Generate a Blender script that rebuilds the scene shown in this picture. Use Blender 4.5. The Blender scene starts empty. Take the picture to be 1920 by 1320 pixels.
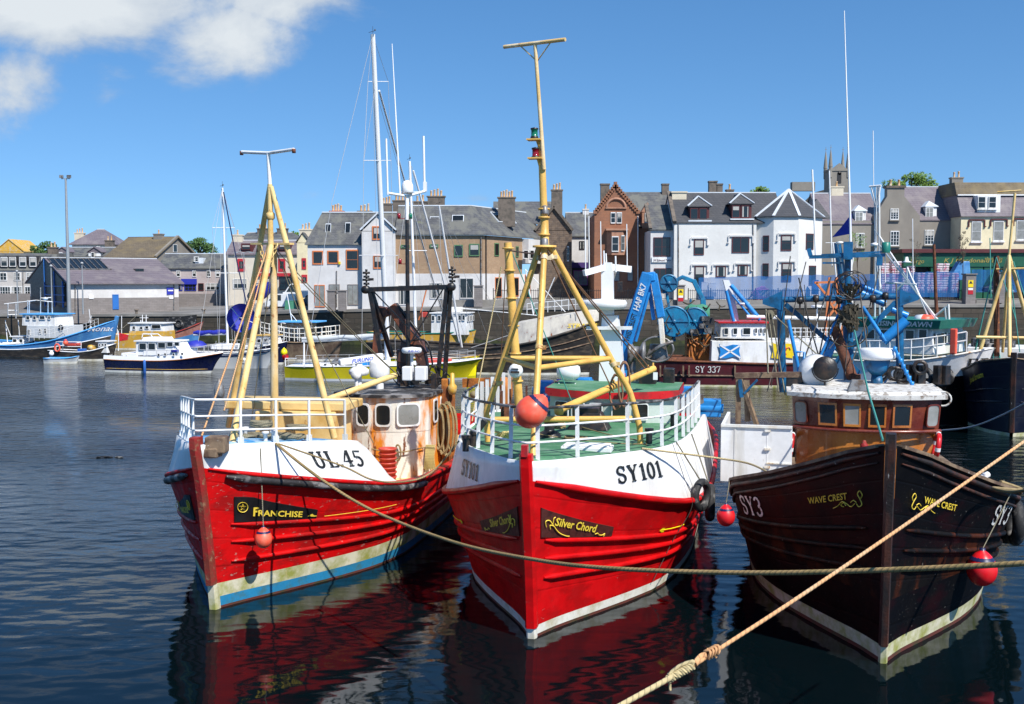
import bpy, math, random
from mathutils import Vector, Matrix
random.seed(7)
R=math.radians
S=bpy.context.scene
COL=S.collection
# ---------------- camera ----------------
HC=7.0; FP=2050.0; PITCH=math.atan(136/FP)
cam=bpy.data.cameras.new('camera'); co=bpy.data.objects.new('camera',cam); COL.objects.link(co)
cam.sensor_width=36; cam.lens=36*FP/1920; cam.clip_start=.1; cam.clip_end=3000
co.location=(0,0,HC); co.rotation_euler=(math.pi/2-PITCH,0,0); S.camera=co
S.render.resolution_x=1024; S.render.resolution_y=704
# ---------------- light -----------------
SUN=Vector((.40,-.52,.77)).normalized()
EL=math.asin(SUN.z); AZ=math.atan2(SUN.x,SUN.y)
sl=bpy.data.lights.new('sun','SUN'); so=bpy.data.objects.new('sun',sl); COL.objects.link(so)
sl.energy=4.9; sl.angle=R(.5); sl.color=(1,.955,.88)
so.rotation_euler=SUN.to_track_quat('Z','Y').to_euler(); so.location=(0,0,60)
W=bpy.data.worlds.new('World'); S.world=W; W.use_nodes=True
def world():
    nt=W.node_tree; N=nt.nodes; L=nt.links; N.clear()
    def nd(t,**k):
        n=N.new(t)
        for a,b in k.items(): setattr(n,a,b)
        return n
    def mth(op,a,b=None,clamp=False):
        n=nd('ShaderNodeMath',operation=op,use_clamp=clamp)
        for i,x in enumerate((a,b)):
            if x is None: continue
            if isinstance(x,(int,float)): n.inputs[i].default_value=x
            else: L.new(x,n.inputs[i])
        return n.outputs[0]
    sky=nd('ShaderNodeTexSky',sky_type='NISHITA',sun_disc=False,sun_elevation=EL,sun_rotation=AZ,altitude=0,air_density=1.0,dust_density=0.,ozone_density=3.)
    tc=nd('ShaderNodeTexCoord'); sp=nd('ShaderNodeSeparateXYZ'); L.new(tc.outputs['Generated'],sp.inputs[0])
    up=nd('ShaderNodeVectorMath',operation='ADD'); L.new(tc.outputs['Generated'],up.inputs[0]); up.inputs[1].default_value=(0,0,.13); nm=nd('ShaderNodeVectorMath',operation='NORMALIZE'); L.new(up.outputs[0],nm.inputs[0]); L.new(nm.outputs[0],sky.inputs[0])
    X,Y,Z=sp.outputs
    ya=mth('MAXIMUM',mth('ABSOLUTE',Y),.05)
    u=mth('DIVIDE',X,ya); v=mth('DIVIDE',Z,ya)
    cb=nd('ShaderNodeCombineXYZ'); L.new(u,cb.inputs[0]); L.new(mth('MULTIPLY',v,1.5),cb.inputs[1]); cb.inputs[2].default_value=.37
    nz=nd('ShaderNodeTexNoise'); nz.inputs['Scale'].default_value=9; nz.inputs['Detail'].default_value=12; nz.inputs['Roughness'].default_value=.60; nz.inputs['Distortion'].default_value=.25
    L.new(cb.outputs[0],nz.inputs['Vector'])
    nz2=nd('ShaderNodeTexNoise'); nz2.inputs['Scale'].default_value=4.2; nz2.inputs['Detail'].default_value=5
    L.new(cb.outputs[0],nz2.inputs['Vector'])
    # cloud masses (direction space): centre u, v, half sizes, weight
    blobs=[(-.40,.242,.20,.046,1.2),(-.27,.216,.080,.042,1.12),(-.20,.258,.095,.036,1.05),(-.03,.266,.05,.012,.6),(-.456,.176,.055,.040,1.15),(-.362,.182,.035,.026,.62),(-.05,.262,.03,.012,.5),
           (-.33,.36,.18,.05,.8),(.02,.40,.14,.045,.8),(-.12,.50,.3,.05,.7),(-.20,.075,.10,.007,.30),(-.02,.073,.08,.005,.22)]
    acc=None
    for (a,b,c,d,w) in blobs:
        du=mth('POWER',mth('ABSOLUTE',mth('DIVIDE',mth('SUBTRACT',u,a),c)),2.)
        dv=mth('POWER',mth('ABSOLUTE',mth('DIVIDE',mth('SUBTRACT',v,b),d)),2.)
        e=mth('MULTIPLY',mth('EXPONENT',mth('MULTIPLY',mth('ADD',du,dv),-1.)),w)
        acc=e if acc is None else mth('MAXIMUM',acc,e)
    front=mth('GREATER_THAN',Y,0.)
    dens=mth('ADD',mth('MULTIPLY',acc,front),mth('MULTIPLY',mth('SUBTRACT',nz.outputs[0],.5),2.1))
    mask=nd('ShaderNodeMapRange',interpolation_type='SMOOTHSTEP'); L.new(dens,mask.inputs[0])
    mask.inputs[1].default_value=.30; mask.inputs[2].default_value=1.0
    mk=mth('MULTIPLY',mask.outputs[0],mth('MINIMUM',mth('MULTIPLY',mth('MULTIPLY',acc,front),4.),1.))
    mk=mth('MULTIPLY',mk,.95)
    # cloud body: brighter crown, greyer base
    br=nd('ShaderNodeMapRange'); L.new(mth('ADD',mth('MULTIPLY',dens,.55),mth('MULTIPLY',nz2.outputs[0],.75)),br.inputs[0]); br.inputs[1].default_value=.45; br.inputs[2].default_value=1.05
    cc=nd('ShaderNodeMix',data_type='RGBA'); L.new(br.outputs[0],cc.inputs[0])
    cc.inputs[6].default_value=(2.0,2.6,3.5,1); cc.inputs[7].default_value=(4.9,5.2,5.4,1)
    hs=nd('ShaderNodeHueSaturation'); hs.inputs['Saturation'].default_value=1.24; hs.inputs['Value'].default_value=1.0; L.new(sky.outputs[0],hs.inputs['Color'])
    mx=nd('ShaderNodeMix',data_type='RGBA'); L.new(mk,mx.inputs[0]); L.new(hs.outputs[0],mx.inputs[6]); L.new(cc.outputs[2],mx.inputs[7])
    bg=nd('ShaderNodeBackground'); bg.inputs[1].default_value=.12; L.new(mx.outputs[2],bg.inputs[0])
    o=nd('ShaderNodeOutputWorld'); L.new(bg.outputs[0],o.inputs[0])
world()
S.view_settings.view_transform='Standard'; S.view_settings.look='None'; S.view_settings.exposure=0.42; S.view_settings.gamma=1
# ---------------- pixel -> world measuring ----------------
CP,SP=math.cos(PITCH),math.sin(PITCH)
def ray(px,py):
    u=(px-960)/FP; v=(660-py)/FP
    return Vector((u,CP+v*SP,-SP+v*CP))
CAM=Vector((0,0,HC))
def atz(px,py,z=0.):
    d=ray(px,py); return CAM+d*((z-HC)/d.z)
def atD(px,py,D):
    d=ray(px,py); return CAM+d*(D/d.y)
class Fr:
    """local frame: x to the right of the facade, y away (aft), z up"""
    def __init__(s,o,th=0):
        s.o=Vector(o); s.th=th; s.c=math.cos(R(th)); s.s=math.sin(R(th))
    def L(s,p):
        d=Vector(p)-s.o; return Vector((d.x*s.c-d.y*s.s, d.x*s.s+d.y*s.c, d.z))
    def Wd(s,p):
        return Vector((p[0]*s.c+p[1]*s.s,-p[0]*s.s+p[1]*s.c,p[2]))+s.o
    def _d(s,px,py):
        d=ray(px,py); return s.L(CAM),Vector((d.x*s.c-d.y*s.s,d.x*s.s+d.y*s.c,d.z))
    def y(s,px,py,y=0.):
        c,d=s._d(px,py); return c+d*((y-c.y)/d.y)
    def x(s,px,py,x=0.):
        c,d=s._d(px,py); return c+d*((x-c.x)/d.x)
    def z(s,px,py,z=0.):
        c,d=s._d(px,py); return c+d*((z-c.z)/d.z)
# ---------------- materials ----------------
MATS={}
def pm(name,col,rough=.6,c2=None,sc=2.,amt=.4,c3=None,sc3=6.,amt3=.3,bump=0.,bsc=25.,metal=0.,var=.14,planks=None,spec=.5,streak=1.,tile=None,emit=None,rope=0,edge=.07,alpha=None,coat=0.):
    if name in MATS: return MATS[name]
    m=bpy.data.materials.new(name); m.use_nodes=True; nt=m.node_tree; N=nt.nodes; L=nt.links
    b=N['Principled BSDF']; MATS[name]=m
    def c4(c): return (c[0],c[1],c[2],1)
    tc=N.new('ShaderNodeTexCoord'); src=tc.outputs['Object']
    def noise(scale,det=6,vec=None,rough_=.6):
        n=N.new('ShaderNodeTexNoise'); n.inputs['Scale'].default_value=scale; n.inputs['Detail'].default_value=det; n.inputs['Roughness'].default_value=rough_
        L.new(vec or src,n.inputs['Vector']); return n.outputs[0]
    def rng(x,a,bb,c=0.,d=1.):
        n=N.new('ShaderNodeMapRange'); L.new(x,n.inputs[0])
        for i,q in enumerate((a,bb,c,d)): n.inputs[i+1].default_value=q
        return n.outputs[0]
    def mix(f,a,bb,mode='MIX'):
        n=N.new('ShaderNodeMix'); n.data_type='RGBA'; n.blend_type=mode
        for i,q in ((0,f),(6,a),(7,bb)):
            if isinstance(q,(int,float)): n.inputs[i].default_value=q
            elif isinstance(q,tuple): n.inputs[i].default_value=c4(q)
            else: L.new(q,n.inputs[i])
        return n.outputs[2]
    def mth(op,a,bb=None):
        n=N.new('ShaderNodeMath'); n.operation=op
        for i,x in enumerate((a,bb)):
            if x is None: continue
            if isinstance(x,(int,float)): n.inputs[i].default_value=x
            else: L.new(x,n.inputs[i])
        return n.outputs[0]
    cur=tuple(col); H=None
    if tile:   # (width, height, mortar colour, c_alt)
        sp=N.new('ShaderNodeSeparateXYZ'); L.new(src,sp.inputs[0]); cb=N.new('ShaderNodeCombineXYZ')
        L.new(mth('ADD',sp.outputs[0],sp.outputs[1]),cb.inputs[0]); L.new(sp.outputs[2],cb.inputs[1])
        t=N.new('ShaderNodeTexBrick'); L.new(cb.outputs[0],t.inputs['Vector'])
        t.inputs['Scale'].default_value=1; t.inputs['Brick Width'].default_value=tile[0]; t.inputs['Row Height'].default_value=tile[1]
        t.inputs['Mortar Size'].default_value=tile[1]*.06; t.inputs['Mortar Smooth'].default_value=.3
        t.inputs['Color1'].default_value=c4(col); t.inputs['Color2'].default_value=c4(tile[3]); t.inputs['Mortar'].default_value=c4(tile[2])
        cur=t.outputs[0]; H=mth('MULTIPLY',t.outputs[1],-.6)
    if var:
        n=noise(sc*.37+.15,4); n2=noise(sc*5,3)
        v=rng(mth('ADD',mth('MULTIPLY',n,.65),mth('MULTIPLY',n2,.35)),.3,.7,1-var*1.2,1+var*.8)
        hv=N.new('ShaderNodeHueSaturation'); L.new(v,hv.inputs['Value'])
        if isinstance(cur,tuple): hv.inputs['Color'].default_value=c4(cur)
        else: L.new(cur,hv.inputs['Color'])
        cur=hv.outputs[0]
    sv=src
    if streak!=1.:
        mp=N.new('ShaderNodeMapping'); mp.inputs['Scale'].default_value=(1,1,1/streak); L.new(src,mp.inputs[0]); sv=mp.outputs[0]
    if c2 is not None:
        f=rng(noise(sc,8,sv),.66-.32*amt-edge,.66-.32*amt+edge); cur=mix(f,cur,tuple(c2))
    if c3 is not None:
        f3=rng(noise(sc3,9,sv,.68),.70-.32*amt3-edge*.4,.70-.32*amt3+edge*.4); cur=mix(f3,cur,tuple(c3))
    if planks:
        uv=N.new('ShaderNodeUVMap'); sp=N.new('ShaderNodeSeparateXYZ'); L.new(uv.outputs[0],sp.inputs[0])
        fr=mth('FRACT',mth('MULTIPLY',mth('ADD',sp.outputs[1],mth('MULTIPLY',noise(.6,2),.02)),planks))
        ln=rng(mth('ABSOLUTE',mth('SUBTRACT',fr,.5)),.0,.05)
        cur=mix(mth('MULTIPLY',mth('SUBTRACT',1.,ln),rng(noise(3,4),.4,.62,.08,.6)),cur,tuple(x*.35 for x in col)); H=mth('MULTIPLY',ln,.5)
    if rope:
        uv=N.new('ShaderNodeUVMap'); sp=N.new('ShaderNodeSeparateXYZ'); L.new(uv.outputs[0],sp.inputs[0])
        s_=mth('ABSOLUTE',mth('SINE',mth('ADD',mth('MULTIPLY',sp.outputs[0],rope),mth('MULTIPLY',sp.outputs[1],6.2832))))
        cur=mix(rng(s_,0,.45,.75,0),cur,tuple(x*.3 for x in col)); H=s_
    L.new(cur,b.inputs['Base Color']) if not isinstance(cur,tuple) else setattr(b.inputs['Base Color'],'default_value',c4(cur))
    rn=rng(noise(sc*2.3,4),.3,.7,max(rough-.12,.02),min(rough+.14,1)); L.new(rn,b.inputs['Roughness'])
    b.inputs['Metallic'].default_value=metal; b.inputs['Specular IOR Level'].default_value=spec
    if coat: b.inputs['Coat Weight'].default_value=coat
    if emit: b.inputs['Emission Color'].default_value=c4(emit); b.inputs['Emission Strength'].default_value=1
    if alpha is not None: b.inputs['Alpha'].default_value=alpha
    if bump or H is not None:
        hh=noise(bsc,5) if bump else None
        if H is not None and hh is not None: hh=mth('ADD',mth('MULTIPLY',hh,bump*2),H)
        elif H is not None: hh=H
        bp=N.new('ShaderNodeBump'); bp.inputs['Strength'].default_value=min(1,max(bump,.25)); bp.inputs['Distance'].default_value=.03
        L.new(hh,bp.inputs['Height']); L.new(bp.outputs[0],b.inputs['Normal'])
    return m
RUST=(.24,.075,.02); DRUST=(.09,.028,.012)
def M_():
    m={}
    m['white']=pm('white_paint',(.78,.78,.77),.45,c2=(.55,.53,.48),sc=1.3,amt=.25,c3=(.30,.17,.08),sc3=7,amt3=.02,streak=5,bump=.05,bsc=60)
    m['whiteclean']=pm('clean_white_paint',(.8,.8,.8),.35,var=.06)
    m['whiterust']=pm('rusty_white_paint',(.78,.76,.70),.5,c2=(.62,.44,.20),sc=1.6,amt=.16,c3=(.40,.13,.02),sc3=3.2,amt3=.22,streak=3.5,bump=.15,edge=.12)
    m['orangerust']=pm('streaked_rust',(.76,.73,.65),.6,c2=(.70,.22,.01),sc=1.35,amt=.46,c3=(.16,.045,.012),sc3=3.0,amt3=.30,streak=3.5,bump=.2,edge=.05)
    m['red']=pm('red_hull_paint',(.60,.003,.004),.5,c2=(.33,.006,.006),sc=1.5,amt=.45,c3=(.40,.22,.18),sc3=6,amt3=.20,bump=.25,bsc=12,planks=2.6,streak=.4,spec=.22)
    m['redfresh']=pm('fresh_red_hull_paint',(.60,.004,.006),.42,c2=(.40,.004,.005),sc=1.1,amt=.45,c3=(.45,.16,.14),sc3=9,amt3=.03,bump=.16,bsc=9,planks=2.6,spec=.25,streak=.45)
    m['redtrim']=pm('red_trim_paint',(.55,.012,.015),.35,c2=(.30,.02,.02),sc=3,amt=.3)
    m['blackhull']=pm('black_hull_paint',(.003,.0025,.003),.5,spec=.15,c2=(.012,.002,.003),sc=.8,amt=.3,c3=(.26,.25,.23),sc3=10,amt3=.07,streak=.4,bump=.2,bsc=12,planks=3.4)
    m['blackrust']=pm('scraped_black_paint',(.004,.003,.003),.6,spec=.15,c2=(.05,.012,.004),sc=1.7,amt=.34,c3=(.26,.22,.18),sc3=12,amt3=.07,streak=2,bump=.3,bsc=14,planks=3.4)
    m['navy']=pm('navy_hull_paint',(.008,.012,.055),.3,c2=(.015,.018,.04),amt=.3,coat=.3)
    m['darknavy']=pm('dark_blue_hull_paint',(.004,.005,.018),.4,c2=(.012,.012,.02),sc=1,amt=.4,planks=3.,bump=.15,c3=(.2,.2,.22),sc3=13,amt3=0)
    m['cream']=pm('cream_mast_paint',(.74,.53,.22),.5,c2=(.60,.36,.10),sc=1.4,amt=.3,c3=(.30,.12,.03),sc3=4,amt3=.19,streak=1.6,bump=.1)
    m['creamrust']=pm('rusty_cream_mast_paint',(.62,.42,.16),.6,c2=(.70,.57,.36),sc=1.8,amt=.42,c3=(.32,.12,.03),sc3=3,amt3=.25,streak=3,bump=.25)
    m['yellow']=pm('yellow_mast_paint',(.72,.43,.10),.45,c2=(.60,.33,.07),sc=1.5,amt=.35,c3=RUST,sc3=6,amt3=.10,bump=.12)
    m['black']=pm('black_metal_paint',(.012,.012,.013),.4,c2=(.05,.03,.02),sc=4,amt=.3,bump=.1)
    m['greygun']=pm('worn_grey_metal',(.22,.22,.22),.45,c2=(.10,.07,.05),sc=4,amt=.4,metal=.3,bump=.15)
    m['rust']=pm('rusty_steel',(.17,.055,.022),.8,c2=(.09,.03,.015),sc=3,amt=.5,c3=(.40,.14,.03),sc3=5,amt3=.25,bump=.4)
    m['cranebrown']=pm('rusty_brown_crane_paint',(.085,.038,.028),.45,c2=(.30,.085,.03),sc=2.2,amt=.33,c3=(.45,.2,.12),sc3=9,amt3=.1,bump=.15,streak=2)
    m['orangepost']=pm('orange_rusted_steel',(.46,.155,.02),.65,c2=(.2,.06,.015),sc=2,amt=.4,bump=.3)
    m['green']=pm('green_deck_paint',(.05,.18,.085),.7,c2=(.12,.25,.15),sc=1.4,amt=.42,c3=(.4,.42,.38),sc3=8,amt3=.09,bump=.2,edge=.1)
    m['bluedeck']=pm('blue_deck_paint',(.06,.30,.62),.6,c2=(.42,.55,.62),sc=2.4,amt=.42,c3=(.03,.12,.3),sc3=6,amt3=.2,bump=.2,streak=.4)
    m['bluepaint']=pm('blue_gantry_paint',(.006,.115,.27),.42,c2=(.004,.05,.11),sc=2.2,amt=.4,c3=(.06,.05,.05),sc3=8,amt3=.14,bump=.12)
    m['craneblue']=pm('bright_blue_crane_paint',(.02,.24,.62),.35,c2=(.015,.16,.42),amt=.3,c3=(.3,.35,.4),sc3=10,amt3=.02)
    m['hullblue']=pm('faded_blue_hull_paint',(.06,.22,.50),.5,c2=(.10,.30,.55),sc=1,amt=.4,c3=(.05,.04,.04),sc3=5,amt3=.10,planks=2.2)
    m['trimblue']=pm('light_blue_trim',(.10,.42,.85),.4)
    m['royal']=pm('royal_blue_canvas',(.02,.03,.36),.6,bump=.2,bsc=8)
    m['yellowhull']=pm('yellow_gelcoat',(.52,.44,.010),.3,c2=(.46,.38,.012),sc=.8,amt=.3,var=.06,coat=.3)
    m['brightyellow']=pm('bright_yellow_paint',(.85,.75,.01),.35,var=.05)
    m['ochre']=pm('ochre_paint',(.62,.36,.05),.5,c2=(.5,.42,.3),amt=.25)
    m['varnish']=pm('varnished_wood',(.36,.10,.016),.24,c2=(.50,.19,.035),sc=1.3,amt=.42,streak=6,bump=.08,coat=.55,c3=(.09,.02,.008),sc3=3,amt3=.15,edge=.16)
    m['redwood']=pm('dark_red_varnish',(.13,.022,.012),.28,c2=(.2,.045,.02),sc=2,amt=.4,coat=.5)
    m['oldwood']=pm('weathered_wood',(.23,.16,.10),.8,c2=(.1,.06,.04),sc=3,amt=.45,bump=.3,c3=(.5,.5,.47),sc3=9,amt3=.1)
    m['flakes']=pm('flaking_white_roof_paint',(.58,.57,.54),.75,c2=(.25,.22,.19),sc=5,amt=.34,c3=(.16,.07,.03),sc3=13,amt3=.2,bump=.15,edge=.03)
    m['stemrust']=pm('worn_red_stem_wood',(.20,.035,.02),.65,c2=(.30,.012,.012),sc=2.5,amt=.45,c3=(.26,.13,.07),sc3=6,amt3=.30,bump=.35)
    m['stemblack']=pm('worn_dark_stem_wood',(.016,.010,.009),.6,c2=(.07,.02,.01),sc=2.5,amt=.4,c3=(.4,.38,.35),sc3=8,amt3=.05,bump=.35,streak=3)
    m['boot']=pm('weedy_white_boot_stripe',(.66,.62,.46),.6,c2=(.30,.31,.07),sc=2.2,amt=.45,c3=(.55,.42,.2),sc3=7,amt3=.15,edge=.12)
    m['bootclean']=pm('white_boot_stripe',(.74,.73,.66),.5,c2=(.42,.36,.2),sc=1.8,amt=.2,edge=.12)
    m['bootblue']=pm('blue_antifouling',(.02,.22,.42),.55,c2=(.05,.16,.2),sc=3,amt=.3)
    m['antifoul']=pm('brown_red_antifouling',(.12,.03,.02),.7,c2=(.05,.05,.02),amt=.4)
    m['rubber']=pm('black_rubber',(.015,.015,.016),.7,c2=(.22,.21,.2),sc=3.5,amt=.2,bump=.2,bsc=30)
    m['strakeworn']=pm('worn_black_rubbing_strip',(.02,.018,.018),.55,c2=(.26,.25,.245),sc=1.6,amt=.30,c3=(.6,.58,.56),sc3=8,amt3=.12,bump=.2)
    m['glass']=pm('dark_window_glass',(.014,.017,.018),.08,var=.3,sc=.7,spec=.6)
    m['glasshazy']=pm('hazy_window_glass',(.30,.31,.30),.3,c2=(.16,.16,.14),sc=1.5,amt=.4,edge=.2)
    m['rope']=pm('old_hemp_rope',(.34,.25,.12),.9,rope=60,c2=(.22,.16,.07),amt=.35,bump=.2)
    m['ropenear']=pm('thick_hemp_rope',(.36,.24,.10),.9,rope=42,c2=(.26,.19,.07),amt=.35,bump=.35,bsc=120)
    m['ropeorange']=pm('pale_orange_rope',(.62,.33,.15),.85,rope=48,c2=(.55,.36,.2),amt=.3,bump=.25,bsc=120)
    m['ropepale']=pm('pale_manila_rope',(.52,.42,.22),.9,rope=48,c2=(.42,.33,.17),amt=.35,bump=.3,bsc=120)
    m['ropegrey']=pm('grey_green_rope',(.24,.22,.15),.9,rope=70,c2=(.14,.12,.08),amt=.4)
    m['ropestraw']=pm('straw_yellow_rope',(.62,.50,.20),.9,rope=70)
    m['wire']=pm('dark_wire',(.05,.045,.04),.6,var=0); m['wirerust']=pm('rusty_wire',(.22,.11,.06),.7)
    m['wirepale']=pm('pale_rigging_wire',(.45,.45,.45),.5,var=0); m['teal']=pm('teal_green_rope',(.05,.26,.22),.8)
    m['buoy']=pm('orange_red_buoy_vinyl',(.88,.10,.05),.42,c2=(.78,.17,.10),sc=3,amt=.3,var=.08,coat=.15)
    m['buoyred']=pm('red_buoy_vinyl',(.72,.008,.015),.4,var=.08,c2=(.6,.02,.02),amt=.2)
    m['navycap']=pm('navy_buoy_cap',(.012,.015,.07),.4)
    m['plastic']=pm('red_basket_plastic',(.50,.06,.04),.5)
    m['netblue']=pm('blue_drum_paint',(.01,.19,.36),.45,c2=(.02,.1,.2),amt=.4)
    m['netgreen']=pm('green_netting',(.06,.24,.15),.9,bump=.8,bsc=15)
    m['maroon']=pm('maroon_hull_paint',(.085,.010,.016),.45,c2=(.05,.012,.014),sc=1,amt=.4,planks=2.2,c3=(.4,.36,.3),sc3=10,amt3=.02)
    m['ink']=pm('black_lettering',(.01,.012,.013),.5,c2=(.25,.3,.3),sc=14,amt=.05)
    m['gold']=pm('gold_lettering',(.85,.62,.06),.45,var=.06); m['inkwhite']=pm('white_lettering',(.75,.75,.72),.5,c2=(.3,.25,.2),sc=14,amt=.25,edge=.03)
    m['boardblack']=pm('black_name_board',(.010,.010,.011),.4); m['boardbrown']=pm('brown_name_board',(.075,.018,.014),.5,c2=(.04,.012,.01),sc=6)
    m['inkblue']=pm('blue_lettering',(.02,.06,.45),.5)
    m['bgreen']=pm('teal_green_paint',(.01,.17,.13),.45)
    m['tarp']=pm('olive_grey_canvas',(.30,.27,.16),.8,bump=.3,bsc=6)
    m['nylon']=pm('olive_netting',(.055,.045,.028),.9,bump=.5)
    m['redglass']=pm('red_lamp_glass',(.25,.01,.02),.15); m['greenglass']=pm('green_lamp_glass',(.01,.16,.09),.15)
    m['purple']=pm('purple_pipe',(.35,.06,.30),.5); m['bluebin']=pm('blue_plastic',(.03,.13,.45),.5)
    return m
m=M_()
# ---------------- mesh builder ----------------
def tag(o,label=None,cat=None,group=None,kind=None):
    if label: o['label']=label
    if cat: o['category']=cat
    if group: o['group']=group
    if kind: o['kind']=kind
    return o
def V(*a): return Vector(a[0]) if len(a)==1 else Vector(a)
class MB:
    def __init__(s): s.v=[]; s.f=[]; s.mi=[]; s.uv=[]; s.sm=[]
    def add(s,vs,fs,mi=0,uvs=None,smooth=False):
        b=len(s.v); s.v+= [tuple(p) for p in vs]
        for k,f in enumerate(fs):
            s.f.append([b+i for i in f]); s.mi.append(mi if isinstance(mi,int) else mi[k]); s.sm.append(smooth)
            s.uv.append([uvs[i] for i in f] if uvs else [(0,0)]*len(f))
        return s
    def hexa(s,p,mi=0):   # p: 8 pts, bottom 4 then top 4
        return s.add(p,[(0,3,2,1),(4,5,6,7),(0,1,5,4),(1,2,6,5),(2,3,7,6),(3,0,4,7)],mi)
    def box(s,c,d,mi=0,rz=0,top=1.):
        cx,cy,cz=c; x,y,z=d[0]/2,d[1]/2,d[2]/2; a=math.cos(R(rz)); b=math.sin(R(rz)); P=[]
        for k,zz in enumerate((-z,z)):
            t=top if k else 1.
            for (i,j) in ((-x,-y),(x,-y),(x,y),(-x,y)): P.append((cx+t*(i*a-j*b),cy+t*(i*b+j*a),cz+zz))
        return s.hexa(P,mi)
    def bx(s,x0,y0,z0,x1,y1,z1,mi=0): return s.box(((x0+x1)/2,(y0+y1)/2,(z0+z1)/2),(abs(x1-x0),abs(y1-y0),abs(z1-z0)),mi)
    def bar(s,a,b,w,h=None,mi=0,up=(0,0,1)):
        a=V(a); b=V(b); h=h or w; d=(b-a).normalized(); u=V(up)
        if abs(d.dot(u))>.98: u=Vector((0,1,0))
        r=d.cross(u).normalized(); u=r.cross(d); P=[]
        for q in (a,b):
            for (i,j) in ((-1,-1),(1,-1),(1,1),(-1,1)): P.append(q+r*(i*w/2)+u*(j*h/2))
        return s.add(P,[(0,1,2,3),(7,6,5,4),(0,4,5,1),(1,5,6,2),(2,6,7,3),(3,7,4,0)],mi)
    def tube(s,pts,r,n=8,mi=0,caps=True,closed=False,smooth=True):
        pts=[V(p) for p in pts]; N=len(pts); rr=r if isinstance(r,(list,tuple)) else [r]*N
        vs=[];uv=[];fs=[]; u=None; ln=0
        for i,p in enumerate(pts):
            if closed: t=pts[(i+1)%N]-pts[i-1]
            else: t=pts[min(i+1,N-1)]-pts[max(i-1,0)]
            if t.length<1e-9: t=Vector((0,0,1))
            t.normalize()
            if u is None:
                u=Vector((0,0,1)) if abs(t.z)<.9 else Vector((1,0,0))
            u=(u-t*u.dot(t)); u=u.normalized() if u.length>1e-6 else t.orthogonal().normalized()
            w=t.cross(u)
            if i: ln+=(p-pts[i-1]).length
            for k in range(n+1):
                a=2*math.pi*k/n; vs.append(p+(u*math.cos(a)+w*math.sin(a))*rr[i]); uv.append((ln,k/n))
        M=N if closed else N-1; q=n+1
        for i in range(M):
            j=(i+1)%N
            for k in range(n): fs.append((i*q+k,j*q+k,j*q+k+1,i*q+k+1))
        s.add(vs,fs,mi,uv,smooth)
        if caps and not closed:
            s.add(vs[:n],[tuple(range(n-1,-1,-1))],mi); s.add(vs[(N-1)*q:(N-1)*q+n],[tuple(range(n))],mi)
        return s
    def cyl(s,a,b,r,r2=None,n=12,mi=0): return s.tube([a,b],[r,r if r2 is None else r2],n,mi)
    def lathe(s,prof,c=(0,0,0),n=16,mi=0,axis='z',smooth=True,mis=None):
        vs=[];fs=[];ms=[]
        for (r,z) in prof:
            for k in range(n):
                a=2*math.pi*k/n; x,y=r*math.cos(a),r*math.sin(a)
                p={'z':(x,y,z),'y':(x,z,y),'x':(z,x,y)}[axis]; vs.append((c[0]+p[0],c[1]+p[1],c[2]+p[2]))
        for i in range(len(prof)-1):
            for k in range(n): fs.append((i*n+k,i*n+(k+1)%n,(i+1)*n+(k+1)%n,(i+1)*n+k)); ms.append(mis[i] if mis else mi)
        return s.add(vs,fs,ms,None,smooth)
    def poly(s,pts,mi=0): return s.add(pts,[tuple(range(len(pts)))],mi)
    def prism(s,pts,vec,mi=0):   # polygon (3D pts) swept by vec
        n=len(pts); a=[V(p) for p in pts]; b=[p+V(vec) for p in a]
        return s.add(a+b,[tuple(range(n-1,-1,-1)),tuple(range(n,2*n))]+[(i,(i+1)%n,n+(i+1)%n,n+i) for i in range(n)],mi)
    def shift(s,d):
        d=V(d); s.v=[tuple(V(p)+d) for p in s.v]; return s
    def build(s,name,mats,parent=None,frame=None,label=None,cat=None,group=None,kind=None,bevel=0):
        if not isinstance(mats,(list,tuple)): mats=[mats]
        if not s.v: return None
        off=Vector((0,0,0))
        if parent is None and frame is None and kind!='structure':
            xs=[p[0] for p in s.v]; ys=[p[1] for p in s.v]; zs=[p[2] for p in s.v]
            off=Vector(((min(xs)+max(xs))/2,(min(ys)+max(ys))/2,min(zs)))
        me=bpy.data.meshes.new(name); me.from_pydata([tuple(V(p)-off) for p in s.v],[],s.f)
        for k in mats: me.materials.append(k)
        uvl=me.uv_layers.new(name='UVMap'); i=0; dat=uvl.data
        for pi,p in enumerate(me.polygons):
            p.material_index=s.mi[pi]; p.use_smooth=s.sm[pi]
            for k,li in enumerate(p.loop_indices): dat[li].uv=s.uv[pi][k]
        me.update(); o=bpy.data.objects.new(name,me); COL.objects.link(o)
        if parent is not None: o.parent=parent
        elif frame is not None: o.location=frame.o; o.rotation_euler=(0,0,-R(frame.th))
        else: o.location=off
        if bevel:
            b=o.modifiers.new('b','BEVEL'); b.width=bevel; b.segments=2; b.limit_method='ANGLE'
        return tag(o,label,cat,group,kind)
def thing(name,label,cat,fr,group=None):
    o=bpy.data.objects.new(name,None); COL.objects.link(o); o.empty_display_size=.3
    o.location=fr.o; o.rotation_euler=(0,0,-R(fr.th))
    return tag(o,label,cat,group)
def lerp(a,b,t): return a+(b-a)*t
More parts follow.
